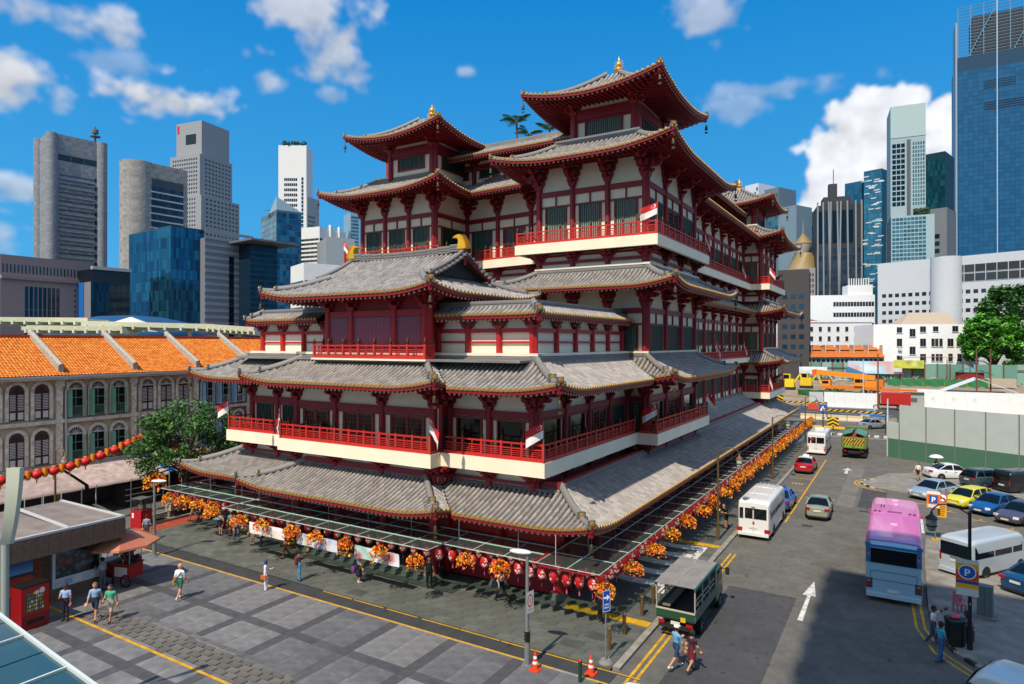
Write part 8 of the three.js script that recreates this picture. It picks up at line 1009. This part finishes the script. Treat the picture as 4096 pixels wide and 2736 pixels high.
function person(label, x, z, ry, o = {}) {
  const { h = 1.7, skin = '#b98a68', hair = '#17120f', shirt = '#ffffff', pants = '#2a3142', shoes = '#2a2624', legs = 'long', sleeve = 'short', pose = 'stand', stride = .34, lean = 0, y = .1, bald, scarf, cap, build = 1, swing = 1 } = o;
  const sit = pose === 'sit', walk = pose === 'walk', hipY = sit ? .5 : .93, B2 = [], L = (p, q, r0, r1, id, fz) => B2.push(bone(p, q, r0, r1, id, fz)), lz = Math.sin(lean) * .5;
  const ch = [0, hipY + .38, lz * .8], sh = hipY + .5, hd = [0, hipY + .71, lz * 1.25 + .02];
  L([0, hipY + .02, 0], [0, hipY + .16, lz * .3], .128 * build, .118 * build, 2, 1.25); L([0, hipY + .14, lz * .3], ch, .118 * build, .142 * build, 1, 1.35); L([-.13, sh - .04, lz], [.13, sh - .04, lz], .07, .07, 1, 1.1); L([0, sh, lz], [0, sh + .1, lz * 1.1 + .01], .055, .05, scarf ? 6 : 5);
  for (const s of [-1, 1]) {
    const a = walk ? stride * s : s * .05, hip = [s * .085, hipY, 0], kn = sit ? [s * .12, .5, .42] : [s * .095, hipY - .43 * Math.cos(a), .43 * Math.sin(a) + .015], b = sit ? 0 : walk ? a - (a < 0 ? .45 : .08) : 0, an = sit ? [s * .12, .1, .44] : [s * .1, Math.max(.075, kn[1] - .41 * Math.cos(b)), kn[2] + .41 * Math.sin(b)];
    if (legs !== 'skirt') { L(hip, kn, .088 * build, .062, 2); L(kn, an, legs === 'long' ? .06 : .052, legs === 'long' ? .05 : .038, legs === 'long' ? 2 : 4); } else { L(hip, kn, .07, .055, 4); L(kn, an, .05, .036, 4); }
    L([an[0], an[1] - .03, an[2] - .03], [an[0] + s * .02, Math.max(.035, an[1] - .05), an[2] + .15], .042, .036, 3);
    const up = o.arm && o.arm[s < 0 ? 0 : 1], aa = walk ? -a * swing : .08, S = [s * .19 * build, sh - .05, lz], el = up === 'raise' ? [s * .28, sh + .06, .2] : up === 'fold' ? [s * .24, sh - .3, lz + .05] : [s * (.235), sh - .05 - .28 * Math.cos(aa), lz + .28 * Math.sin(aa)], wr2 = up === 'raise' ? [s * .22, sh + .2, .36] : up === 'fold' ? [s * .1, sh - .24, lz + .28] : [s * .25, el[1] - .24 * Math.cos(aa + .25), el[2] + .24 * Math.sin(aa + .25)];
    L(S, el, .052, .043, sleeve === 'none' ? 5 : 1); L(el, wr2, .041, .03, sleeve === 'long' ? 1 : 5); B2['w' + s] = [el, wr2];
  }
  if (legs === 'skirt') { L([0, hipY + .1, 0], [0, hipY - (o.hem || .38), 0], .13, .2, 2, 1.15); }
  if (o.pack) L([0, sh - .12, lz - .17], [0, sh - .38, -.17], .1, .11, 7, 1.0);
  const lo = [-.52, 0, -.55], hi = [.52, hipY + .62, .62], net = surfaceNet(field(B2), lo, hi, .026), cols = { 1: shirt, 2: pants, 3: shoes, 4: o.legColor || skin, 5: skin, 6: scarf || skin, 7: o.pack || '#333' }, cc = {}; for (const k in cols) { const c = C(cols[k]); cc[k] = [c.r, c.g, c.b]; }
  const P = [], I = [], K = []; for (let q = 0; q < net.P.length; q += 3) { let best = 9, id = 1; for (const b of B2) { const e = capD(net.P[q], net.P[q + 1], net.P[q + 2], b); if (e < best) { best = e; id = b.id; } } if (legs === 'short' && id === 2 && net.P[q + 1] < hipY - .36 && !sit) id = 4; if (sleeve === 'short' && id === 1 && Math.abs(net.P[q]) > .17 * build && net.P[q + 1] < sh - .22) id = 5; if (id === 5 && net.P[q + 1] < sh - .02 && Math.abs(net.P[q]) < .14) id = 1; P.push(net.P[q], net.P[q + 1], net.P[q + 2]); K.push(...cc[id]); } I.push(...net.I);
  const hc = C(hair), sk = cc[5], sc = scarf ? C(scarf) : null, cp = cap ? C(cap) : null, addPart = (net2, fn, colf) => { const k0 = P.length / 3; for (let q = 0; q < net2.P.length; q += 3) { const w = fn(net2.P[q], net2.P[q + 1], net2.P[q + 2]); P.push(...w); K.push(...colf(net2.P[q], net2.P[q + 1], net2.P[q + 2])); } for (const i of net2.I) I.push(i + k0); };
  const nod = o.nod || 0, cn = Math.cos(nod), sn = Math.sin(nod), cd = C('#2a1a14');
  addPart(HEAD, (a, b, c) => { const f = (scarf || cap || !bald) && (b > .045 || c < -.03) && b > -.09 ? 1.09 : 1; const A = a * f, Bb = b * f, Cc = c * f; return [hd[0] + A, hd[1] + Bb * cn - Cc * sn, hd[2] + Cc * cn + Bb * sn]; }, (a, b, c) => { const top = b > .06 || (c < -.015 && b > -.06 - (o.longHair ? .1 : 0)) || (Math.abs(a) > .07 && b > .03); if (scarf && (top || b < -.075 || Math.abs(a) > .07)) return [sc.r, sc.g, sc.b]; if (cp && b > .05) return [cp.r, cp.g, cp.b]; if (top && !bald) return [hc.r, hc.g, hc.b]; if (c > .07 && Math.abs(b - .012) < .008 && Math.abs(Math.abs(a) - .03) < .014) return [cd.r, cd.g, cd.b]; if (c > .06 && Math.abs(b + .058) < .006 && Math.abs(a) < .024) return [sk[0] * .7, sk[1] * .45, sk[2] * .45]; return sk; });
  for (const s of [-1, 1]) { const [el, w] = B2['w' + s], d = new THREE.Vector3(w[0] - el[0], w[1] - el[1], w[2] - el[2]).normalize(), qn = new THREE.Quaternion().setFromUnitVectors(new THREE.Vector3(0, -1, 0), d); const t = new THREE.Vector3(); addPart(HAND, (a, b, c) => { t.set(a * -s, b, c).applyQuaternion(qn); return [w[0] + t.x, w[1] + t.y, w[2] + t.z]; }, () => sk); }
  const geo = new THREE.BufferGeometry(); geo.setAttribute('position', new THREE.Float32BufferAttribute(P, 3)); geo.setAttribute('color', new THREE.Float32BufferAttribute(K, 3)); geo.setAttribute('uv', new THREE.Float32BufferAttribute(new Float32Array(P.length / 3 * 2), 2)); geo.setIndex(I); geo.computeVertexNormals();
  const g = thing('person', label, 'person', undefined, x, y, z, ry); mesh('body', geo, mat('#ffffff', .75, { vertexColors: true, plain: true }), g); g.scale.setScalar(h / 1.75);
  if (cap) mesh('cap', new B().lathe(0, 0, 0, [[.105, 0], [.104, .04], [.08, .085], [0, .1]], 12).box(0, .01, .12, .13, .015, .1), mat(cap, .7), g, hd[0], hd[1] + .055, hd[2] - .005);
  if (o.strap) mesh('strap', new B().bar([-.15, sh - .02, -.12], [.16, hipY + .05, -.14], .05, .02).bar([-.15, sh - .02, .1], [.16, hipY + .05, .13], .05, .02), mat(o.strap, .8), g);
  return g;
}
{
  const W = 'walk';
  person('bald man in white T-shirt and green shorts walking across the plaza', -31.2, -19.3, Math.PI + .35, { shirt: '#e9ebee', pants: '#2f6a50', legs: 'short', skin: '#c98f72', bald: 1, pose: W, stride: .22, strap: '#8a7a4a', h: 1.78, shoes: '#d0d0d0', build: 1.08 });
  single('shoulder_bag', 'mustard brown shoulder bag at the hip of the bald man', 'bag', undefined, new B().box(0, 0, 0, .12, .2, .26), mat('#9a7a2a', .7), -31.47, 1.0, -19.22, .3);
  person('woman in white clothes and navy headscarf holding up a phone', -28.6, -22.4, 2.3, { shirt: '#e4e4ea', pants: '#e2e4ea', scarf: '#2a3566', sleeve: 'long', arm: [0, 'fold'], h: 1.6, y: .05, shoes: '#7a4a3a' });
  single('handbag', 'orange handbag on the arm of the woman in white', 'bag', undefined, new B().box(0, 0, 0, .34, .2, .1).pipe([[-.1, .1, 0], [-.08, .3, 0], [.08, .3, 0], [.1, .1, 0]], .012, 5), mat('#c9611a', .6), -28.5, .82, -22.2, .2);
  person('man with a red backpack and jeans photographing the temple', -28.1, -24.15, Math.PI - .2, { shirt: '#4a2f33', pants: '#4a86b0', pack: '#6a2a2e', arm: ['raise', 'fold'], h: 1.68, skin: '#8a5a40' });
  person('woman in a short dark dress pointing at the banner', -25.1, -25.6, Math.PI - .3, { shirt: '#8d9aa6', pants: '#221a2c', legs: 'skirt', sleeve: 'none', arm: [0, 'raise'], h: 1.62, longHair: 1, shoes: '#d9d9de' });
  single('handbag', 'purple bag hanging beside the woman in the dark dress', 'bag', undefined, new B().lathe(0, 0, 0, [[.06, 0], [.14, .08], [.13, .3], [.04, .42]], 10), mat('#6a3a78', .8), -25.38, .62, -25.5);
  person('man in striped top and brown trousers strolling near the pot', -31.8, -26.3, -.5, { shirt: '#6a6040', pants: '#9a5a26', pose: W, stride: .2, h: 1.7, skin: '#7a4a34' });
  person('woman in orange top walking on the brick paving', -44.1, -28.3, -1.2, { shirt: '#d8561c', pants: '#c9a58a', legs: 'short', pose: W, h: 1.6, y: .115 }); person('man in navy clothes walking beside the orange top', -43.6, -28.6, -1.1, { shirt: '#2c3566', pants: '#2a2e52', pose: W, stride: .25, h: 1.7, y: .115 });
  person('man in dark clothes holding a red bag under the baskets', -41.4, -28.5, .4, { shirt: '#3a4a5c', pants: '#1c2230', h: 1.7 }); single('red_bag', 'red cloth bag standing next to the man in dark clothes', 'bag', undefined, new B().lathe(0, 0, 0, [[.0, 0], [.24, .02], [.26, .35], [.1, .62], [0, .64]], 12), mat('#b8141c', .8), -40.9, .1, -28.4);
  person('visitor in pale top and shorts waiting by the first banner', -38.6, -27.5, .9, { shirt: '#b9bcc0', pants: '#6a5a4a', legs: 'short', h: 1.66 }); person('visitor with a blue fan beside the first banner', -39.3, -27.2, .3, { shirt: '#c9a878', pants: '#4a3a5c', legs: 'short', h: 1.6, arm: ['fold', 0] }); person('visitor in white top with a dark bag near the banner', -37.4, -27.0, 1.4, { shirt: '#dcdde0', pants: '#6a7086', h: 1.68, pose: W, stride: .15 }); person('visitor sitting out of the sun behind the first banner', -35.6, -26.9, .2, { shirt: '#8a3a3a', pants: '#b99a80', legs: 'short', h: 1.65 }); person('visitor in blue behind the banners', -34.9, -27.0, -.2, { shirt: '#2f4a86', pants: '#1c2436', h: 1.7 });
  single('hand_fan', 'round bright blue hand fan held by a visitor', 'fan', undefined, new B().ell(0, 0, 0, .3, .05, .2, 14, 6), mat('#1f9ac8', .6), -39.2, 1.28, -26.9);
  person('man in white shirt and dark trousers striding past the red panels', -17.1, -27.3, -2.0, { shirt: '#a9b0c4', pants: '#15161a', sleeve: 'long', pose: W, stride: .45, h: 1.74, skin: '#5a3a2c' }); 
  person('man in crimson shirt standing under the canopy corner', -12.1, -28.0, -.35, { shirt: '#8c1230', pants: '#23232a', sleeve: 'long', h: 1.76, skin: '#7a4a34' });
  person('visitor in dark clothes in the porch shade', -21.4, -27.0, .8, { shirt: '#2a2a2e', pants: '#1a1a1e', h: 1.68 });
  person('man in light blue shirt and white cap walking behind the lorry', -7.75, -25.5, 2.6, { shirt: '#5c9ac4', pants: '#1f3a5c', legs: 'short', cap: '#e4e4e2', pose: W, stride: .38, h: 1.76, y: .0, shoes: '#d8d8da', arm: [0, 'fold'] }); person('woman in dark red patterned dress walking beside the lorry', -7.15, -25.6, 2.7, { shirt: '#3a1620', pants: '#5a1622', legs: 'skirt', pose: W, stride: .3, h: 1.66, y: .0, longHair: 1, hem: .3 });
  person('security guard in light blue shirt and navy cap beside the vending machine', -33.4, -15.1, .7, { shirt: '#9ab0d8', pants: '#161a2c', cap: '#1f2a4c', h: 1.7, arm: ['fold', 0], skin: '#7a5240' });
  person('man in blue polo shirt and dark shorts crossing the plaza', -32.2, -15.8, .75, { shirt: '#7f9fc4', pants: '#1a2038', legs: 'short', pose: W, stride: .36, h: 1.76, hair: '#6a5238', skin: '#c08c70', build: 1.06 }); person('man in green T-shirt and khaki shorts beside the blue polo shirt', -31.45, -16.1, .55, { shirt: '#3aa07c', pants: '#a59a88', legs: 'short', pose: W, stride: .3, h: 1.72, arm: ['fold', 0], skin: '#a8745a', build: 1.06 });
  person('man in grey T-shirt walking behind the parasol', -42.3, -23.9, -2.6, { shirt: '#7a86a0', pants: '#3a3a44', pose: W, stride: .2, h: 1.7 }); person('man in grey blue T-shirt at the kiosk window', -35.75, -17.9, -1.2, { shirt: '#8fa6c8', pants: '#5a6270', h: 1.72, arm: [0, 'fold'] });
  person('person in black bending over a phone beside the bronze lamp post', -10.55, -46.4, -.5, { shirt: '#15151a', pants: '#191a1f', legs: 'short', h: 1.72, lean: .35, nod: -.5, arm: ['fold', 'fold'] });
  person('man in white and red polo shirt leaning to the litter bin', 1.1, -33.1, 1.3, { shirt: '#d9d2d0', pants: '#28406a', pose: W, stride: .12, arm: [0, 'raise'], h: 1.7, y: .05, skin: '#6a4230', shoes: '#4a8a3a' }); person('man in turquoise shirt and jeans stepping off the kerb', 1.3, -31.5, 2.2, { shirt: '#2f9ab4', pants: '#2f5a8c', h: 1.68, y: 0.02, skin: '#6a4230', pose: W, stride: .16, shoes: '#2a1a16' });
  person('man in mauve shirt sitting beside the litter bin', 2.45, -34.35, -.6, { shirt: '#8a7a9c', pants: '#22222a', pose: 'sit', h: 1.72, y: .1, lean: .25, skin: '#5a382a', arm: ['fold', 'fold'] }); single('stool', 'low dark stool under the seated man', 'stool', undefined, new B().cyl(0, 0, 0, .18, .2, .36, 12).cyl(0, .36, 0, .21, .21, .04, 12), mat('#2a2a2c', .7), 2.45, .12, -34.35);
  person('man in white T-shirt and dark shorts on the traffic island', 1.2, -71.6, -.7, { shirt: '#e8e9ea', pants: '#23252c', legs: 'short', h: 1.72, y: .12, pose: W, stride: .2 }); person('woman in dark clothes under a white umbrella by the parked cars', 2.8, -76.3, -.9, { shirt: '#3a2a30', pants: '#4a2a32', h: 1.6, y: .02, arm: [0, 'fold'] });
  { const t = thing('umbrella', 'white umbrella held above the woman by the parked cars', 'umbrella', undefined, 2.8, .9, -76.2); mesh('canopy', new B().lathe(0, 0, 0, [[.62, 0.9], [.5, 1.02], [.28, 1.12], [0, 1.17]], 14), mat('#e2e4e6', .7), t); mesh('shaft', new B().cyl(0, .1, 0, .012, .012, 1.1, 6), mat('#3a3a3a', .5), t); }
  person('worker in a pale shirt standing by the red water barrier', -17.2, -139.5, .3, { shirt: '#c9ccd8', pants: '#4a5a7a', h: 1.72, y: 0 });
}
// ---------------------------------------------------------------- trees and palms
function leafCrown(clumps, leaf, per, cols, seed, flat = .6) {
  const r = rng(seed), b = new B(), cs = cols.map(C);
  for (const [cx, cy, cz, rad] of clumps) { const tone = .75 + r() * .5; for (let i = 0; i < per; i++) { const a = r() * 6.283, u = r() * 2 - 1, q = Math.pow(r(), .4), s = Math.sqrt(1 - u * u), x = cx + Math.cos(a) * s * rad * q, y = cy + u * rad * q * .72, z = cz + Math.sin(a) * s * rad * q, c = cs[Math.floor(r() * cs.length)], k = tone * (.8 + r() * .4); b.rgb(c.r * k, c.g * k, c.b * k); const l = leaf * (.6 + r() * .8), d = new THREE.Vector3(r() - .5, (r() - .5) * flat, r() - .5).normalize().multiplyScalar(l), n = new THREE.Vector3(r() - .5, .9, r() - .5).normalize(), w = new THREE.Vector3().crossVectors(d, n).normalize().multiplyScalar(l * .42); b.quad([x - d.x, y - d.y, z - d.z], [x + w.x, y + w.y - l * .1, z + w.z], [x + d.x, y + d.y, z + d.z], [x - w.x, y - w.y - l * .1, z - w.z]); } }
  return b;
}
const LEAFM = new THREE.MeshPhysicalMaterial({ vertexColors: true, roughness: .6, transmission: .0, color: '#ffffff' });
function tree(name, label, x, z, { cy, rx, ry, rz, n, per, leaf, cols, trunkR, trunkH, seed, limb = .5, group }) {
  const g = thing(name, label, 'tree', group, x, 0, z), r = rng(seed), cl = []; for (let i = 0; i < n; i++) { const a = r() * 6.283, u = Math.pow(r(), .8) * 1.6 - .6, q = .55 + .45 * Math.pow(r(), .5), s = Math.sqrt(Math.max(.05, 1 - u * u)); cl.push([Math.cos(a) * s * rx * q, cy + u * ry * q, Math.sin(a) * s * rz * q, (rx + rz) * .5 * (.2 + r() * .12)]); }
  stuff(mesh('crown', leafCrown(cl, leaf, per, cols, seed + 1), LEAFM, g)); g.children[0].userData = {};
  const t = new B(); t.pipe([[0, 0, 0], [.02 * rx, trunkH * .5, .01], [0, trunkH, 0]], [trunkR, trunkR * .8, trunkR * .7], 10); for (let i = 0; i < Math.min(16, n); i++) { const c = cl[i]; t.pipe([[0, trunkH * (.75 + .25 * r()), 0], [c[0] * .4, lerp(trunkH, c[1], .55), c[2] * .4], [c[0] * .9, c[1] - .1 * ry, c[2] * .9]], [trunkR * limb, trunkR * .3, trunkR * .1], 6); } mesh('trunk', t, mat('#5a4a3a', .9, { map: stain }), g); return g;
}
tree('street_tree', 'dense dark green street tree in the planting bed beside the shophouses', -47.0, -29.6, { cy: 5.3, rx: 3.7, ry: 3.2, rz: 3.7, n: 80, per: 170, leaf: .15, cols: ['#31581c', '#3f6822', '#284a16', '#4e7a2a', '#30561e'], trunkR: .22, trunkH: 3.4, seed: 5 });
tree('street_tree', 'small street tree with orange baskets by the canopy end', -44.9, -32.5, { cy: 4.6, rx: 1.8, ry: 1.4, rz: 1.8, n: 26, per: 110, leaf: .13, cols: ['#3a661f', '#4d7d26', '#2f5518'], trunkR: .14, trunkH: 3.2, seed: 15 });
{ const p = atDepth(3975, 1345, 222), q = atDepth(4060, 1230, 226);
  tree('rain_tree', 'dense bright green tree in front of the white house', p.x, p.z, { cy: p.y - 3, rx: 9, ry: 11, rz: 8, n: 110, per: 120, leaf: .8, cols: ['#3f7d1c', '#54942a', '#2f6616', '#66a436'], trunkR: .6, trunkH: 5, seed: 8 });
  tree('rain_tree', 'taller feathery green tree reaching over the grey complex', q.x, q.z, { cy: q.y, rx: 11, ry: 7.5, rz: 8, n: 60, per: 110, leaf: .8, cols: ['#2f5a22', '#3f7030', '#4d8038', '#26491c'], trunkR: .7, trunkH: q.y - 4, seed: 21 }); }
// palms of the roof garden
function palm(label, x, y, z, h, n, len, seed) { const g = thing('roof_palm', label, 'palm', 'palms of the roof garden', x, y, z), r = rng(seed); mesh('trunk', new B().pipe([[0, 0, 0], [.04, h * .5, 0], [0, h, 0]], [.13, .1, .09], 8), mat('#7a5a48', .9), g); for (let i = 0; i < n; i++) { const a = i / n * 6.283 + r(), up = .5 + r() * 1.0, b = new B(), pts = []; for (let k = 0; k <= 8; k++) { const t = k / 8; pts.push([Math.cos(a) * len * t * Math.cos(up * .6), h + Math.sin(up) * len * t - len * .55 * t * t, Math.sin(a) * len * t * Math.cos(up * .6)]); } const c = C(['#2f5a1c', '#47721f', '#5f7f1e', '#264a18'][i % 4]); b.rgb(c.r, c.g, c.b); b.pipe(pts, .02, 4); for (let k = 2; k < 16; k++) { const t = k / 16, j = Math.min(7, Math.floor(t * 8)), f = t * 8 - j, P = [0, 1, 2].map(e => lerp(pts[j][e], pts[j + 1][e], f)), L = len * .34 * Math.sin(Math.PI * (.15 + .8 * t)); for (const s of [-1, 1]) { const dx = -Math.sin(a) * s, dz = Math.cos(a) * s; b.tri([P[0], P[1], P[2]], [P[0] + Math.cos(a) * .12, P[1], P[2] + Math.sin(a) * .12], [P[0] + dx * L + Math.cos(a) * L * .5, P[1] - L * .35, P[2] + dz * L + Math.sin(a) * L * .5]); } } mesh('frond', b, LEAFM, g); } return g; }
palm('tall roof garden palm with upright fan fronds between the towers', -30.6, 30.4, -51.5, 3.1, 9, 1.7, 3); palm('shorter roof garden palm beside the tall one', -29.7, 30.4, -52.2, 2.0, 8, 1.5, 7); palm('bushy roof garden palm next to the big tower', -27.0, 30.4, -51.2, 1.7, 10, 1.6, 12);
renderer.render(scene, camera);
